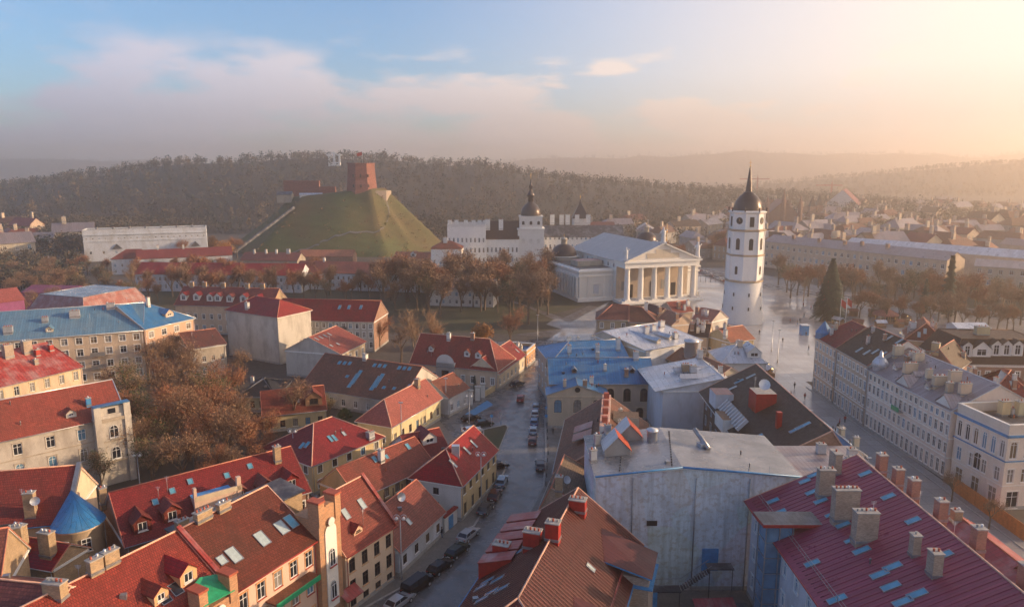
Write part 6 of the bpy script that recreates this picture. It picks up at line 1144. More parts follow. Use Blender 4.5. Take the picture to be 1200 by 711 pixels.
# ================= trees =================
def tree_meshes(seed, h, spread, bark, twig, leaf=None, nleaf=0, droop=0., ntw=7, levels=3, lsz=.16, up=.35, tw=1.):
    rt = random.Random(seed); T = MB(); C = MB()
    def rv(): 
        while True:
            v = Vector((rt.uniform(-1, 1), rt.uniform(-1, 1), rt.uniform(-1, 1)))
            if .1 < v.length < 1: return v.normalized()
    tips = []
    def ribbon(p, d, L, w_):
        s = d.cross(rv()).normalized() * w_; mid = p + d * L * .5 + rv() * L * .1; e = p + d * L + Vector((0, 0, -droop * L * .5))
        C.face([p - s, p + s, mid + s * .7, mid - s * .7], twig, [(0, 0)] * 4); C.face([mid - s * .7, mid + s * .7, e], twig, [(0, 0)] * 3); return e
    def grow(p, d, L, r, lev):
        q = p + d * L; T.tube(p, q, r, r * .68, bark, 6 if lev == 0 else (5 if lev == 1 else 3), False)
        if lev >= levels:
            for _ in range(ntw):
                dd = (d * .7 + rv() * .9 + Vector((0, 0, up * .5 - droop * .8))).normalized(); st = p.lerp(q, rt.uniform(.2, 1)); e = ribbon(st, dd, L * rt.uniform(.7, 1.3), .028 * tw)
                for _ in range(2):
                    d3 = (dd + rv() * .9 + Vector((0, 0, -droop))).normalized(); e2 = ribbon(st.lerp(e, rt.uniform(.3, .9)), d3, L * rt.uniform(.4, .8), .02 * tw); tips.append(e2)
            return
        n = {0: 3, 1: 4, 2: 4}[min(lev, 2)] + rt.randint(0, 1)
        for k in range(n):
            dd = (d * (.75 if lev else .9) + rv() * spread + Vector((0, 0, up))).normalized(); grow(p.lerp(q, rt.uniform(.45, 1) if k else 1), dd, L * rt.uniform(.58, .78), r * rt.uniform(.42, .6), lev + 1)
    grow(Vector((0, 0, -.3)), Vector((rt.uniform(-.05, .05), rt.uniform(-.05, .05), 1)).normalized(), h * .30, h * .020, 0)
    if leaf:
        for _ in range(nleaf):
            p = rt.choice(tips) + rv() * rt.uniform(0, .5); a = rv() * lsz * rt.uniform(.6, 1.4); b = a.cross(rv()); b = b.normalized() * lsz if b.length > 1e-4 else a.orthogonal()
            C.face([p - a, p + b * .6, p + a, p - b * .6], leaf, [(0, 0)] * 4)
    zmax = max(v.z for v in T.v); k = h / (zmax * 1.12)
    for M in (T, C):
        M.v = [v * k for v in M.v]
    return T.mesh('trunk'), C.mesh('crown')
def make_tree(name, label, cat, ms, loc, s=1, rot=0, group=None):
    root = thing(name, label, cat, loc, group); root.rotation_euler.z = rot; root.scale = (s, s, s); put('trunk', ms[0], root, (0, 0, 0)); put('crown', ms[1], root, (0, 0, 0)); return root
TM = {'park': [tree_meshes(s, 15, .64, 'bark', 'twig', 'leaf_brown', 500, ntw=7, tw=1.9, lsz=.2, up=.45) for s in (61, 62, 63)], 'parkred': [tree_meshes(s, 14, .66, 'bark', 'twig_red', 'leaf_rust', 1000, ntw=8, tw=2.2, lsz=.2) for s in (71, 72)], 'bare': [tree_meshes(s, 14, .62, 'bark', 'twig', 'leaf_brown', 500, ntw=6) for s in (1, 2, 3)], 'rust': [tree_meshes(s, 13, .66, 'bark', 'twig_red', 'leaf_rust', 900, ntw=8, lsz=.12) for s in (11, 12, 13)],
      'pale': [tree_meshes(s, 17, .5, 'bark_pale', 'twig_pale', None, 0, ntw=8, up=.5) for s in (21, 22)], 'gold': [tree_meshes(31, 10, .7, 'bark', 'twig_pale', 'leaf_gold', 4200, droop=.9, ntw=7, lsz=.17)], 'big': [tree_meshes(s, 15, .68, 'bark', 'twig', 'leaf_brown', 1000, ntw=10, lsz=.13) for s in (41, 42)], 'olive': [tree_meshes(51, 13, .6, 'bark', 'twig_pale', 'hedge', 900, ntw=8, lsz=.14)]}
rr = random.Random(77); seen = {}
def plant(kind, label, loc, s=1., group=None, name='bare_tree', cat='tree'):
    ms = rr.choice(TM[kind]); return make_tree(name, label, cat, ms, (loc[0], loc[1], 0), s, rr.uniform(0, 6.28), group)
# left courtyard thicket
for i, (px, py, k, s) in enumerate(((215, 520, 'rust', 1.1), (245, 540, 'rust', 1.05), (270, 552, 'big', .95), (230, 555, 'rust', .9), (190, 545, 'olive', .9), (200, 500, 'big', 1.05), (235, 495, 'rust', 1.1), (265, 515, 'rust', 1.0), (295, 545, 'rust', .85), (180, 575, 'olive', .8), (215, 575, 'big', .75), (255, 575, 'rust', .7), (160, 555, 'big', .75), (300, 565, 'rust', .7), (225, 470, 'big', 1.1), (190, 470, 'rust', .9), (170, 520, 'olive', .9), (285, 520, 'big', .8), (130, 485, 'big', .8), (200, 540, 'rust', 1.05), (250, 500, 'olive', 1.05), (222, 540, 'big', 1.1), (320, 548, 'rust', .6), (205, 440, 'big', .8), (150, 520, 'rust', .95), (120, 515, 'big', .8), (312, 530, 'rust', .7), (280, 480, 'rust', .85), (155, 485, 'olive', 1.0), (275, 575, 'big', .6), (175, 448, 'bare', .9))):
    plant(k, {'rust': 'rust brown half bare tree in the dense courtyard thicket left of the maroon roofs', 'big': 'brown bare crowned tree in the dense courtyard thicket left of the maroon roofs', 'olive': 'olive tinted bare tree in the dense courtyard thicket left of the maroon roofs', 'bare': 'small bare tree at the apartment block'}[k], at(px, py), s, 'trees of the courtyard thicket')
for px, py, s, k, lb in ((20, 560, .75, 'olive', 'yellowish bare tree before the weathered white palace at the left edge'), (285, 450, .75, 'bare', 'dark bare tree against the stained white wall'), (346, 502, .85, 'bare', 'dark gnarled bare tree over the brown roofed wing'), (487, 435, 1.15, 'pale', 'tallest pale twigged bare tree by the mansard roofed house'), (510, 430, 1.05, 'pale', 'pale bare tree right of the tallest one by the mansard roofed house'), (470, 425, .9, 'bare', 'brown bare tree left of the tallest pale one'), (566, 408, .95, 'gold', 'golden weeping willow before the park'), (598, 404, 1.0, 'rust', 'round rust red tree at the end of the street'), (445, 408, .8, 'rust', 'reddish tree in front of the brick gable end'), (415, 405, .7, 'bare', 'small dark tree in front of the long white house'), (120, 575, .6, 'olive', 'low olive shrubby tree by the white palace corner'), (385, 492, .5, 'olive', 'green bush like tree in the small garden'), (498, 470, .5, 'bare', 'small bare tree beside the pale blue walled house')):
    plant(k, lb, at(px, py), s, None, {'gold': 'weeping_willow'}.get(k, 'bare_tree'))
park = [(150 + 10.5 * i, 350 + 5 * math.sin(i * 2.1), 'park' if i % 3 else 'parkred') for i in range(47)] + [(165 + 17 * i, 339 + 4 * math.sin(i * 3), 'park' if i % 2 else 'parkred') for i in range(27)] + [(470 + 13 * i, 364 + 5 * math.sin(i * 1.7), 'park') for i in range(14)] + [(480 + 14 * i, 352 + 5 * math.sin(i * 1.1), 'park') for i in range(12)] + [(560 + 12 * i, 343 + 3 * math.sin(i * 2.7), 'park') for i in range(8)] + [(620, 378, 'park'), (640, 364, 'park'), (648, 352, 'park'), (600, 372, 'park')] + [(50 + 9 * i, 350 + 9 * math.sin(i * 1.3), 'olive' if i % 2 else 'park') for i in range(13)]
for px, py, k in park:
    if k == 'park' and rr.random() < .3: k = rr.choice(['pale', 'bare', 'olive'])
    plant(k, 'bare brown park tree in the belt between the rusty roofs and the town houses', at(px + rr.uniform(-7, 7), py + rr.uniform(-6, 6)), rr.uniform(.62, 1.2) * (1.25 if px > 440 else .9), 'bare trees of the park belt')
for i in range(44):
    px = 915 + 6.8 * i + rr.uniform(-3, 3); py = 340 + (px - 915) * .11 + rr.uniform(-8, 10); k = rr.choice(['park', 'park', 'parkred', 'pale', 'olive'])
    plant(k, 'hazy bare tree in the avenue planting beyond the wet square', at(px, py), rr.uniform(.85, 1.15) * (.8 if k == 'pale' else 1), 'avenue trees beyond the square')
for i in range(24):
    px = 1000 + 10 * i + rr.uniform(-4, 4); py = 372 + (px - 1000) * .07 + rr.uniform(-3, 5); k = rr.choice(['park', 'parkred', 'park'])
    plant(k, 'hazy bare tree in the lawn row nearest to the street houses at right', at(px, py), rr.uniform(.6, .85), 'lawn trees at the right')
for px, py, s in ((120, 275, 1.1), (222, 270, 1.0), (262, 285, 1.3), (215, 283, .9), (250, 276, 1.2), (278, 282, 1.0)):
    plant('gold' if px in (120, 262, 250) else 'rust', 'amber crowned tree by the arsenal and the foot of the mound', at(px, py + 20), s * 1.1, 'amber trees by the arsenal')
for i in range(18): plant('parkred' if i % 3 else 'olive', 'russet tree in the line along the front of the arsenal', at(70 + 12 * i + rr.uniform(-4, 4), 320 + rr.uniform(-3, 3)), rr.uniform(.5, .8), 'trees before the arsenal')
for i in range(16):
    Y = 250 + i * 9; plant('bare', 'bare tree along the riverside road at the far left', (-Y * rr.uniform(.62, .72), Y), .8, 'riverside trees at far left')
for i in range(12):
    px = 832 + 6 * i; plant('parkred', 'brown hazy tree behind the cathedral and bell tower', atY(px, 300, rr.uniform(430, 500)), rr.uniform(.9, 1.2), 'trees behind the bell tower')
for i in range(10): plant('parkred', 'brown tree in a clump between palace and cathedral', atY(700 + 11 * i, 300, rr.uniform(395, 420) + 30), rr.uniform(.8, 1), 'trees behind the cathedral')
for i, (x_, y_) in enumerate(((64, 184), (63.5, 172), (63.6, 150), (64, 138), (63.5, 126), (76.6, 118), (76.6, 108), (63.8, 116))):
    plant('bare', 'thin young street tree in the narrow right hand street', (x_, y_), .42, 'young trees in the right hand street')
def conifer(name, label, loc, h, r, mat='needle', n=2600, dense=False, cat='tree'):
    rt = random.Random(int(h * 100)); root = thing(name, label, cat, loc); m = MB(); m.tube(loc, Vector(loc) + Vector((0, 0, h * .96)), r * .07, .04, 'bark', 6); m.build('trunk', root); m = MB()
    for k in range(n):
        t = rt.random() ** .8; z = h * (.04 + .96 * t); rad = r * (1 - t) ** (.9) * (rt.uniform(.55, 1.05) if dense else rt.uniform(.2, 1.08)) * (1 if dense else (.75 + .35 * math.sin(z * 5.2 / max(1, h / 12)))); a = rt.uniform(0, 6.283); p = Vector((loc[0] + rad * math.cos(a), loc[1] + rad * math.sin(a), loc[2] + z)); s = h * .022 * rt.uniform(.6, 1.5)
        o = Vector((math.cos(a), math.sin(a), -.5)).normalized() * s * 1.5; q = Vector((-math.sin(a), math.cos(a), rt.uniform(-.3, .3))) * s * .6; m.face([p - o - q * .4, p - o + q * .4, p + o * .6 + q, p + o, p + o * .6 - q], mat, [(0, 0)] * 5)
    m.build('crown', root); return root
b = at(971, 376, 0); CT = conifer('christmas_tree', 'huge dark green cone shaped christmas tree on the square by the bell tower', (b.x, b.y, 0), 23.5, 6.4, n=5200, dense=True)
m = MB(); rt = random.Random(3)
for k in range(60):
    t = rt.random(); a = rt.uniform(0, 6.28); r = 6.3 * (1 - t); c = (b.x + r * math.cos(a), b.y + r * math.sin(a), 23 * t + .5); m.lathe(c[0], c[1], [(0, c[2] - .22), (.22, c[2]), (0, c[2] + .22)], 6, 'red_paint')
tag(m.build('ornament', CT), kind='stuff')
b = at(1109, 372, 0); conifer('spruce', 'tall dark narrow spruce among the bare trees at the right', (b.x, b.y, 0), 24, 3.8); b = at(1082, 368, 0); conifer('spruce', 'smaller dark spruce left of the tall one', (b.x, b.y, 0), 14, 2.6)
conifer('cypress', 'slim dark cypress against the white gable wall of the corner house', (-15.0, 111.6, 0), 6.0, .9, n=900, dense=True); conifer('cypress', 'slim dark conifer at the left of the mansard house gate', (-9.6, 180.4, 0), 4.6, .7, n=600, dense=True); conifer('cypress', 'slim dark conifer at the left corner of the arched portal', (-16.5, 181.5, 0), 5, .8, n=600, dense=True)
def bush(loc, r, label, mat='hedge', n=500):
    rt = random.Random(int(loc[0] * 10)); m = MB()
    for _ in range(n):
        a = rt.uniform(0, 6.28); t = rt.random(); p = Vector((loc[0] + r * math.sqrt(1 - t * t) * math.cos(a) * rt.uniform(.6, 1), loc[1] + r * math.sqrt(1 - t * t) * math.sin(a) * rt.uniform(.6, 1), r * t * 1.2 * rt.uniform(.6, 1.1))); q = Vector((rt.uniform(-1, 1), rt.uniform(-1, 1), rt.uniform(-1, 1))) * .22; w_ = q.orthogonal().normalized() * .16; m.face([p - q, p + w_, p + q, p - w_], mat, [(0, 0)] * 4)
    tag(m.build('bush', origin=(loc[0], loc[1], 0)), label, 'bush')
for px, py, r, lb in ((404, 489, 1.8, 'round green bush in the small garden behind the pink metal roof'), (395, 497, 1.4, 'smaller round bush at the left of the garden'), (120, 540, 1.6, 'olive bush at the right corner of the white palace'), (160, 590, 2, 'low green bush at the wall of the dormer row'), (500, 540, 1.4, 'bush in the yard of the white gabled corner house'), (575, 455, 1.0, 'low hedge bush by the pale gate pillars')): b = at(px, py, 0); bush((b.x, b.y), r, lb)

# ================= cars =================
def car_proto(paint, van=False):
    L = 4.5 if not van else 5.0; W = 1.78 if not van else 1.95; Hh = 1.45 if not van else 1.95; root = thing('parked_car', 'car', 'car', (0, 0, 0))
    if van: prof = [(-2.5, .35), (-2.5, 1.0), (-2.42, 1.25), (2.3, 1.2), (2.5, .95), (2.5, .35)]; cab = [(-2.42, 1.2), (-2.3, 1.92), (1.1, 1.95), (1.75, 1.15)]
    else: prof = [(-2.25, .35), (-2.25, .75), (-2.1, .98), (-1.2, 1.0), (1.0, .98), (2.1, .84), (2.25, .62), (2.25, .35)]; cab = [(-2.0, .95), (-1.45, 1.42), (.25, 1.46), (1.15, .95)]
    m = MB(); n = len(prof); ws = [W / 2 * (.94 if abs(p[0]) > L / 2 - .1 else 1) * (.96 if p[1] > .9 else 1) for p in prof]
    for s in (1,):
        for i in range(n - 1):
            a, b = prof[i], prof[i + 1]; m.face([(a[0], -ws[i], a[1]), (a[0], ws[i], a[1]), (b[0], ws[i + 1], b[1]), (b[0], -ws[i + 1], b[1])], paint)
    m.face([(p[0], -ws[i], p[1]) for i, p in enumerate(prof)], paint); m.face([(p[0], ws[i], p[1]) for i, p in enumerate(prof)][::-1], paint); m.face([(prof[0][0], -ws[0], .35), (prof[0][0], ws[0], .35), (prof[-1][0], ws[-1], .35), (prof[-1][0], -ws[-1], .35)], 'black')
    rw = W / 2 * .78; m.face([(cab[1][0], -rw, cab[1][1]), (cab[2][0], -rw, cab[2][1]), (cab[2][0], rw, cab[2][1]), (cab[1][0], rw, cab[1][1])], paint)
    bw = W / 2 * .93
    for s in (-1, 1):
        for x0, x1 in (((cab[1][0] + cab[2][0]) / 2 - .05, (cab[1][0] + cab[2][0]) / 2 + .05),): m.face([(x0, s * bw * 1.0, cab[0][1]), (x1, s * bw, cab[0][1]), (x1, s * (rw + .01), cab[1][1]), (x0, s * (rw + .01), cab[1][1])], paint)
    for a, b in ((0, 1), (3, 2)):
        for s in (-1, 1): m.tube((cab[a][0], s * bw, cab[a][1]), (cab[b][0], s * rw, cab[b][1]), .05, .05, paint, 4)
    body = m.build('body', root)
    g_ = MB(); k = .985
    for a, b in ((0, 1), (3, 2)): g_.face([(cab[a][0] * k, -bw * .97, cab[a][1]), (cab[a][0] * k, bw * .97, cab[a][1]), (cab[b][0] * k, rw * .99, cab[b][1] - .01), (cab[b][0] * k, -rw * .99, cab[b][1] - .01)], 'glass')
    for s in (-1, 1): g_.face([(cab[0][0] * k, s * bw * .98, cab[0][1]), (cab[3][0] * k, s * bw * .98, cab[3][1]), (cab[2][0] * k, s * rw, cab[2][1] - .01), (cab[1][0] * k, s * rw, cab[1][1] - .01)], 'glass')
    g_.build('window', root)
    for sx in (-1, 1):
        for sy in (-1, 1):
            w_ = MB(); c = Vector((sx * L * .305, sy * (W / 2 - .1), .33)); w_.tube(c - Vector((0, .11, 0)), c + Vector((0, .11, 0)), .33, .33, 'rubber', 14); o = w_.build('wheel', root); q = MB(); q.tube(c + Vector((0, sy * .10, 0)), c + Vector((0, sy * .125, 0)), .2, .19, 'metal_light', 10); q.build('rim', o)
            l_ = MB(); zc = .68 if not van else .85; l_.box(sx * (L / 2 - .03), sy * W * .38, zc, .1, .26, .13, 'metal_light' if sx > 0 else 'tail_red'); l_.build('headlight' if sx > 0 else 'tail_light', root)
    q = MB(); q.box(-L / 2 - .01, 0, .55, .03, .5, .12, 'white'); q.build('number_plate', root)
    for s in (-1, 1): q = MB(); q.box(.75, s * (W / 2 + .08), .98, .12, .2, .14, paint); q.build('mirror', root)
    return root
CP = {}
def car(px, py, col, az, label, van=False, group=None, loc=None):
    key = (col, van)
    if key not in CP: o = car_proto(col, van); CP[key] = o
    else: o = copy_tree(CP[key])
    p = at(px, py, 0) if loc is None else Vector(loc); o.location = (p.x, p.y, .02); o.rotation_euler = (0, 0, math.pi / 2 - R(az)); o['label'] = label
    if group: o['group'] = group
    o.name = 'parked_van' if van else 'parked_car'; return o
GL = 'cars parked along the left kerb of the street'; GR = 'cars parked along the right kerb of the street'
car(468, 709, 'car_silver', 33, 'silver car cut by the bottom edge, the nearest in the left kerb line', group=GL)
car(489, 690, 'car_black', 33, 'black van behind the silver car at the bottom of the street', True, GL)
car(516, 668, 'car_black', 33, 'glossy black car directly in front of the black van', group=GL)
car(536, 649, 'car_green', 31, 'very dark green car, third from the bottom after the van', group=GL)
car(549, 630, 'car_silver', 29, 'silver grey car alone in the middle of the left kerb line', group=GL)
car(569, 599, 'car_grey', 18, 'dark grey car opposite the slanted dormers', group=GL)
car(580, 583, 'car_brown', 14, 'dark wine coloured car between the grey and the blue cars', group=GL)
car(588, 567, 'car_steel', 10, 'steel blue car at the upper end of the left kerb line', group=GL)
car(583, 549, 'car_black', 60, 'black car turning at the side lane beside the corner house')
car(553, 507, 'car_white', 64, 'pale blue white car left of the grass island'); car(567, 499, 'car_green', 64, 'dark car above the grass island'); car(552, 493, 'car_black', 60, 'black car farthest up beside the grass island')
car(633, 548, 'car_grey', 0, 'dark car standing alone at the right kerb by the old grey tiles', group=GR)
for i, (px, py, c, l) in enumerate(((624, 519, 'car_brown', 'wine red car at the lower end of the right kerb line'), (625, 507, 'car_steel', 'pale steel car next above the wine red one'), (626, 497, 'car_blue', 'blue car in the middle of the right kerb line'), (627, 487, 'car_silver', 'silver car below the uppermost pair of the right kerb line'), (628, 479, 'car_steel', 'steel coloured car second from the top of the right kerb line'))): car(px, py, c, 3, l, group=GR)
car(610, 469, 'car_red', 4, 'dark red car driving down the middle of the street'); car(606, 452, 'car_grey', 40, 'dark car leaving by the left kerb at the mansard house'); car(551, 452, 'car_brown', 80, 'brown car parked inside the pale gate pillars')
car(660, 405, 'car_grey', 95, 'grey car waiting at the junction by the park'); car(668, 404, 'car_silver', 95, 'silver car beside the grey one at the junction'); car(648, 411, 'car_white', 70, 'white car at the junction nearest to the blue roof')
for i in range(10):
    p = Vector((107 + .5 * i, 404 - 6.4 * i)); car(0, 0, rr.choice(['car_silver', 'car_grey', 'car_black', 'car_white', 'car_red']), -8, 'small car in the hazy line parked beyond the bell tower', group='cars beyond the bell tower', loc=(p.x - 1.4, p.y, 0))
for i in range(7):
    p = Vector((162 + 11 * i, 304 - 8.6 * i)); car(0, 0, rr.choice(['car_silver', 'car_grey', 'car_white']), 128, 'small car on the hazy avenue right of the christmas tree', group='cars on the avenue', loc=(p.x, p.y, 0))
for i, (x_, y_) in enumerate(((-270, 420), (-262, 400), (-250, 372), (-240, 350))): car(0, 0, ['car_white', 'car_silver', 'car_grey', 'car_white'][i], 30, 'tiny pale car on the shaded riverside road at the far left', group='cars on the riverside road', loc=(x_, y_, 0))
# ================= people =================
def person_proto(coat, legs):
    bm = bmesh.new(); J = [(0, 0, .95, .15), (0, 0, 1.2, .17), (0, 0, 1.42, .15), (0, 0, 1.52, .06), (0, 0, 1.62, .095), (0, 0, 1.74, .085), (.10, 0, .88, .10), (.12, .08, .48, .07), (.12, .02, .08, .05), (.12, .18, .04, .04), (-.10, 0, .88, .10), (-.12, -.06, .48, .07), (-.12, -.18, .08, .05), (-.12, -.04, .04, .04), (.21, 0, 1.40, .065), (.26, -.04, 1.12, .05), (.26, .06, .88, .035), (-.21, 0, 1.40, .065), (-.26, .04, 1.12, .05), (-.26, .12, .90, .035)]
    E = [(0, 1), (1, 2), (2, 3), (3, 4), (4, 5), (0, 6), (6, 7), (7, 8), (8, 9), (0, 10), (10, 11), (11, 12), (12, 13), (2, 14), (14, 15), (15, 16), (2, 17), (17, 18), (18, 19)]
    me = bpy.data.meshes.new('body'); me.from_pydata([j[:3] for j in J], E, []); o = bpy.data.objects.new('body', me); COL.objects.link(o)
    md = o.modifiers.new('skin', 'SKIN'); 
    for i, j in enumerate(J): me.skin_vertices[0].data[i].radius = (j[3], j[3]) if len(me.skin_vertices) else None
    me.skin_vertices[0].data[0].use_root = True; o.modifiers.new('sub', 'SUBSURF').levels = 1
    dg = bpy.context.evaluated_depsgraph_get(); ev = o.evaluated_get(dg); m2 = bpy.data.meshes.new_from_object(ev); o.modifiers.clear(); o.data = m2
    for c in (coat, legs, 'skin'): m2.materials.append(MATS[c])
    for p in m2.polygons: z = p.center.z; p.material_index = 0 if .85 < z < 1.5 else (1 if z <= .85 else 2)
    if o.name in COL.objects: COL.objects.unlink(o); bpy.data.objects.remove(o)
    root = thing('person', 'walking person', 'person', (0, 0, 0)); put('body', m2, root, (0, 0, 0)); h_ = MB(); h_.lathe(0, -.01, [(.10, 1.66), (.112, 1.74), (.08, 1.82), (0, 1.85)], 10, 'bark'); h_.build('hair', root); return root
def persons():
    me = bpy.data.meshes.new('t'); 
    P = []
    for c, l in (('black', 'car_blue'), ('car_grey', 'black'), ('red_paint', 'black')):
        P.append(person_proto(c, l))
    names = ['person in a black coat', 'person in a grey coat', 'person in a red coat']; used = set()
    spots = [(0, (-11.0, 105.2), 'walking on the pavement by the blue gate of the cottage'), (1, (8.9, 150), 'walking on the narrow pavement by the blue roofed annex')]
    rp = random.Random(9)
    for k in range(26): spots.append((rp.randrange(3), (rp.uniform(84, 128), rp.uniform(215, 300)), 'crossing the wet square around the bell tower'))
    for k in range(10): spots.append((rp.randrange(3), (rp.uniform(66, 76), rp.uniform(150, 215)), 'walking in the wet right hand street'))
    for k, (i, p, s) in enumerate(spots):
        o = P[i] if i not in used else copy_tree(P[i]); used.add(i); o.location = (p[0], p[1], .13 if k < 2 else .02); o.rotation_euler.z = rp.uniform(0, 6.28); o['label'] = names[i] + ' ' + s
        if k >= 2: o['group'] = 'people on the square' if k < 28 else 'people in the right hand street'
persons()
# ================= street furniture =================
def ring_lamp(loc, label, h=9.0, rings=True):
    x, y = loc; root = thing('street_lamp', label, 'street lamp', (x, y, 0)); m = MB(); m.lathe(x, y, [(.2, 0), (.2, .8), (.1, 1.0), (.07, h)], 8, 'metal_grey'); m.build('pole', root)
    if rings:
        m = MB()
        for s in (-1, 1):
            for k in range(12):
                a0, a1 = 2 * math.pi * k / 12, 2 * math.pi * (k + 1) / 12; c = Vector((x + s * .5, y, h + .35)); m.tube(c + Vector((.42 * math.cos(a0), 0, .42 * math.sin(a0))), c + Vector((.42 * math.cos(a1), 0, .42 * math.sin(a1))), .045, .045, 'metal_light', 5, False)
        m.build('bracket', root)
        for s in (-1, 1): m = MB(); m.lathe(x + s * .5, y, [(.22, h + .1), (.26, h + .2), (.1, h + .45)], 10, 'white'); m.build('lamp_head', root)
    else: m = MB(); m.box(x, y, h, .9, .3, .18, 'metal_light'); m.build('lamp_head', root)
lamps = [((471, 678), 'double ring street lamp at the cream and orange house', 9, 1), ((564, 592), 'thin tall lamp post in front of the white corner house', 9, 1), ((550, 500), 'lamp post with rings beside the pale car at the grass island', 7, 1), ((346, 560), 'double ring lamp behind the dormered roof next to the thicket', 9, 1), ((417, 600), 'double ring lamp rising behind the weathered palace side', 7, 1), ((630, 400), 'tall plain pole at the junction by the park', 9, 0), ((523, 487), 'tall pole beside the small pale blue walled house', 9, 0), ((471, 520), 'tall pole in front of the pink metal roof', 9, 0), ((165, 578), 'curled lamp in the thicket by the white palace', 7, 1), ((657, 480), 'small pole at the annex corner of the arched hall', 5, 0), ((904, 412), 'dark lamp mast on the square right of the bell tower', 10, 0), ((911, 425), 'second dark lamp mast on the square nearer to the houses', 10, 0), ((952, 330), 'far lamp mast beyond the christmas tree', 12, 0), ((1100, 345), 'far lamp mast in the avenue trees, left', 12, 0), ((1112, 360), 'far lamp mast in the avenue trees, right', 12, 0)]
for (px, py), lb, h, rg in lamps: p = at(px, py, 0); ring_lamp((p.x, p.y), lb, h, rg)
for k, y_ in enumerate((192, 178, 164, 150, 138, 124)): ring_lamp((64.6, y_), 'thin dark lantern post in the right hand street', 5.5, 0); COL.objects[-1]
gs = [o for o in COL.objects if o.get('label') == 'thin dark lantern post in the right hand street']
for o in gs: o['group'] = 'lantern posts in the right hand street'
# flags on the square
for k, (px, py) in enumerate(((983, 388), (990, 386))):
    p = at(px, py, 0); root = thing('flagpole', 'flagpole with a red flag on the square, ' + ('left' if k == 0 else 'right') + ' one of the pair', 'flagpole', p); m = MB(); m.tube(p, p + Vector((0, 0, 12)), .1, .06, 'metal_light', 6); m.build('pole', root); m = MB()
    for i in range(5): m.face([p + Vector((.35 * i, .12 * math.sin(i), 11.6 - .25 * i)), p + Vector((.35 * (i + 1), .12 * math.sin(i + 1), 11.6 - .25 * (i + 1))), p + Vector((.35 * (i + 1), .12 * math.sin(i + 1), 9.4 - .3 * (i + 1))), p + Vector((.35 * i, .12 * math.sin(i), 9.4 - .3 * i))], 'red_paint')
    m.build('flag', root)
# market stalls and carousel
def stall(loc, rot, label, group=None, roof='tile_brown', w_=3.4):
    x, y = loc; root = thing('market_stall', label, 'market stall', (x, y, 0), group); f = lambda u, v, z: Vector((x + u * math.cos(rot) - v * math.sin(rot), y + u * math.sin(rot) + v * math.cos(rot), z)); m = MB(); m.obox(f, -w_ / 2, w_ / 2, -1, 1, 0, 1.0, 'wood'); m.obox(f, -w_ / 2, w_ / 2, .8, 1, 1.0, 2.2, 'wood')
    for u in (-w_ / 2, w_ / 2 - .12): m.obox(f, u, u + .12, -1, -.88, 1, 2.2, 'wood')
    m.build('counter', root); m = MB(); m.slab([f(-w_ / 2 - .3, -1.4, 2.1), f(w_ / 2 + .3, -1.4, 2.1), f(w_ / 2 + .3, 0, 3.0), f(-w_ / 2 - .3, 0, 3.0)], .1, roof); m.slab([f(w_ / 2 + .3, 1.3, 2.1), f(-w_ / 2 - .3, 1.3, 2.1), f(-w_ / 2 - .3, 0, 3.0), f(w_ / 2 + .3, 0, 3.0)], .1, roof); m.build('roof', root); m = MB(); m.obox(f, -.3, .3, -.9, -.7, 1.9, 2.1, 'market_light'); m.build('lamp', root)
b = at(1005, 378, 0)
for k in range(12):
    a = 2 * math.pi * k / 12; stall((b.x + 15 * math.cos(a) + 4, b.y + 11 * math.sin(a) + 2), a + math.pi / 2, 'wooden market hut in the ring around the christmas tree', 'market huts round the christmas tree', rr.choice(['tile_pink', 'zinc', 'tile_brown']))
for k in range(5): stall((72 + .5 * (k % 2), 196 + k * 4.6), 1.57, 'market hut with warm light at the mouth of the right hand street', 'market huts at the street mouth', 'zinc')
# scattered carousel/kiosk
b = at(1037, 377, 0); root = thing('carousel', 'round pink topped carousel among the market huts', 'carousel', b); m = MB(); m.lathe(b.x, b.y, [(4.6, 2.8), (4.4, 3.4), (1.2, 5.0), (.2, 6.2)], 16, 'tile_pink'); m.build('canopy', root); m = MB(); m.lathe(b.x, b.y, [(4.2, 0), (4.2, .35)], 16, 'wood'); m.tube((b.x, b.y, .3), (b.x, b.y, 3.4), .6, .6, 'ridge_pale', 8)
for k in range(8): a = k * math.pi / 4; m.tube((b.x + 3.6 * math.cos(a), b.y + 3.6 * math.sin(a), .3), (b.x + 3.6 * math.cos(a), b.y + 3.6 * math.sin(a), 3), .05, .05, 'gold', 5)
m.build('platform', root)
p = at(942, 392, 0); m = MB(); m.box(p.x, p.y, 0, 2.4, 2.4, 3.4, 'gutter_blue'); m.box(p.x, p.y, 3.4, 2.7, 2.7, .2, 'metal_light'); tag(m.build('kiosk', origin=(p.x, p.y, 0)), 'small blue kiosk box on the square right of the bell tower', 'kiosk')
m = MB(); p0 = at(822, 331, 0)
for k in range(9): m.tube((p0.x + k * 2.6, p0.y + 2, 0), (p0.x + k * 2.6, p0.y + 2, 3.2), .1, .1, 'metal_dark', 5)
m.box(p0.x + 10.4, p0.y + 2, 3.2, 24, 1.6, .3, 'metal_dark'); tag(m.build('arcade_frame', origin=p0), 'long low dark frame on posts on the square left of the bell tower', 'frame')
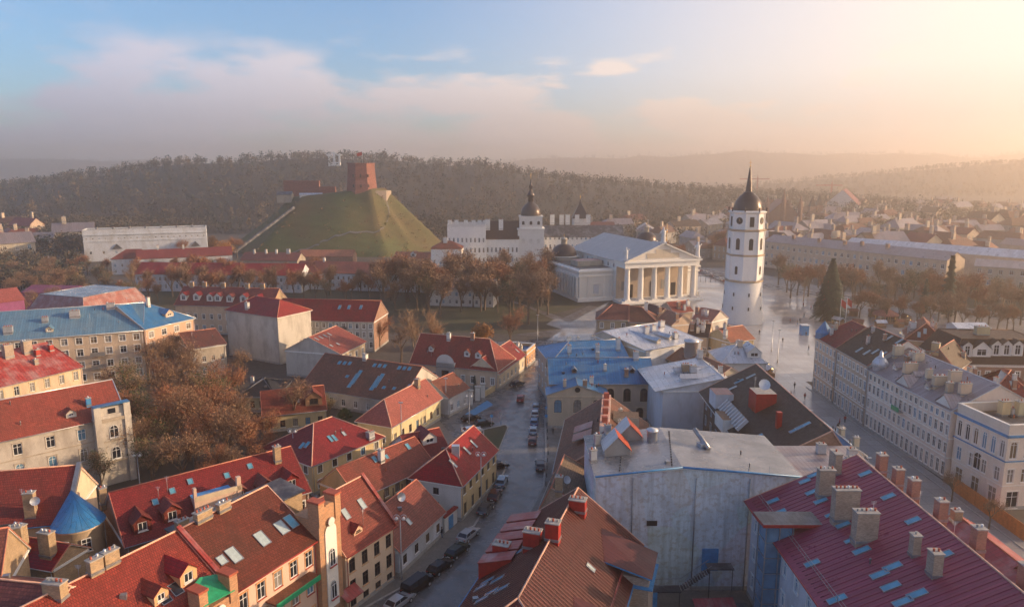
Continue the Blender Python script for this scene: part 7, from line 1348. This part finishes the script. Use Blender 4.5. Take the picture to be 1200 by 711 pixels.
# traffic signs
def sign(px, py, mat, label, h=2.6):
    p = at(px, py, 0); root = thing('road_sign', label, 'road sign', p); m = MB(); m.tube(p, p + Vector((0, 0, h)), .04, .04, 'metal_light', 6); m.build('pole', root); m = MB(); m.tube(p + Vector((0, -.05, h)), p + Vector((0, -.08, h)), .36, .36, mat, 16); m.build('plate', root)
for px, py, mt, lb in ((576, 500, 'tarp_blue', 'blue road sign at the upper corner of the grass island'), (640, 500, 'tarp_blue', 'blue round sign on the right pavement by the parked cars'), (640, 490, 'tarp_blue', 'upper blue round sign on the right pavement'), (587, 497, 'metal_light', 'pale round sign beside the grass island'), (534, 560, 'tarp_blue', 'blue sign at the side lane by the corner house')): sign(px, py, mt, lb)
# bollards and planters along the right pavement
for k in range(14):
    v = SR[4:8]; t = k / 13 * 2.99; i = int(t); a = Vector(v[i]); b = Vector(v[i + 1]); p = a.lerp(b, t - i) + Vector((.6, 0)); m = MB(); m.lathe(p.x, p.y, [(.09, .12), (.08, .85), (.11, .9), (0, 1.0)], 8, 'metal_dark'); o = m.build('bollard', origin=(p.x, p.y, 0)); tag(o, 'dark bollard on the right pavement edge beside the parked cars', 'bollard', 'bollards on the right pavement')
# yard containers
for k, (x_, y_, mt, lb) in enumerate(((20, 83.6, 'tarp_blue', 'blue rubbish container in the yard under the fire stair'), (29.6, 85, 'metal_light', 'pale air conditioning box in the corner of the yard'), (30, 76, 'metal_grey', 'grey container in the yard near the lift tower'))):
    m = MB(); m.prism([(x_ - .8, y_ - .55), (x_ + .8, y_ - .55), (x_ + .8, y_ + .55), (x_ - .8, y_ + .55)], .12, 1.3, mt); m.slab([(x_ - .9, y_ - .65, 1.35), (x_ + .9, y_ - .65, 1.35), (x_ + .9, y_ + .65, 1.55), (x_ - .9, y_ + .65, 1.55)], .08, 'metal_dark'); tag(m.build('container', origin=(x_, y_, 0)), lb, 'container')
# antennas on roofs
for px, py, z, h in ((415, 548, 12, 6), (458, 530, 9, 7), (330, 560, 12, 6), (85, 590, 14, 4)):
    pass

# ================= air =================
def haze():
    m = bpy.data.materials.new('haze'); m.use_nodes = True; n = m.node_tree.nodes; l = m.node_tree.links; n.clear(); out = n.new('ShaderNodeOutputMaterial'); v = n.new('ShaderNodeVolumePrincipled'); v.inputs['Density'].default_value = HAZE; v.inputs['Anisotropy'].default_value = HAZE_G; v.inputs['Color'].default_value = HAZE_C; l.new(v.outputs[0], out.inputs['Volume']); MATS['haze'] = m
    b = MB(); X, Y0, Y1, Z0, Z1 = 7800, -900, 5600, -2.5, 200
    c = [(-X, Y0), (X, Y0), (X, Y1), (-X, Y1)]; b.prism(c, Z0, Z1, 'haze', None, True); o = b.build('haze'); tag(o, 'thin golden haze filling the air over the town', 'haze', kind='stuff')
HAZE, HAZE_G, HAZE_C = .00050, .72, (1.0, .87, .76, 1)
haze()
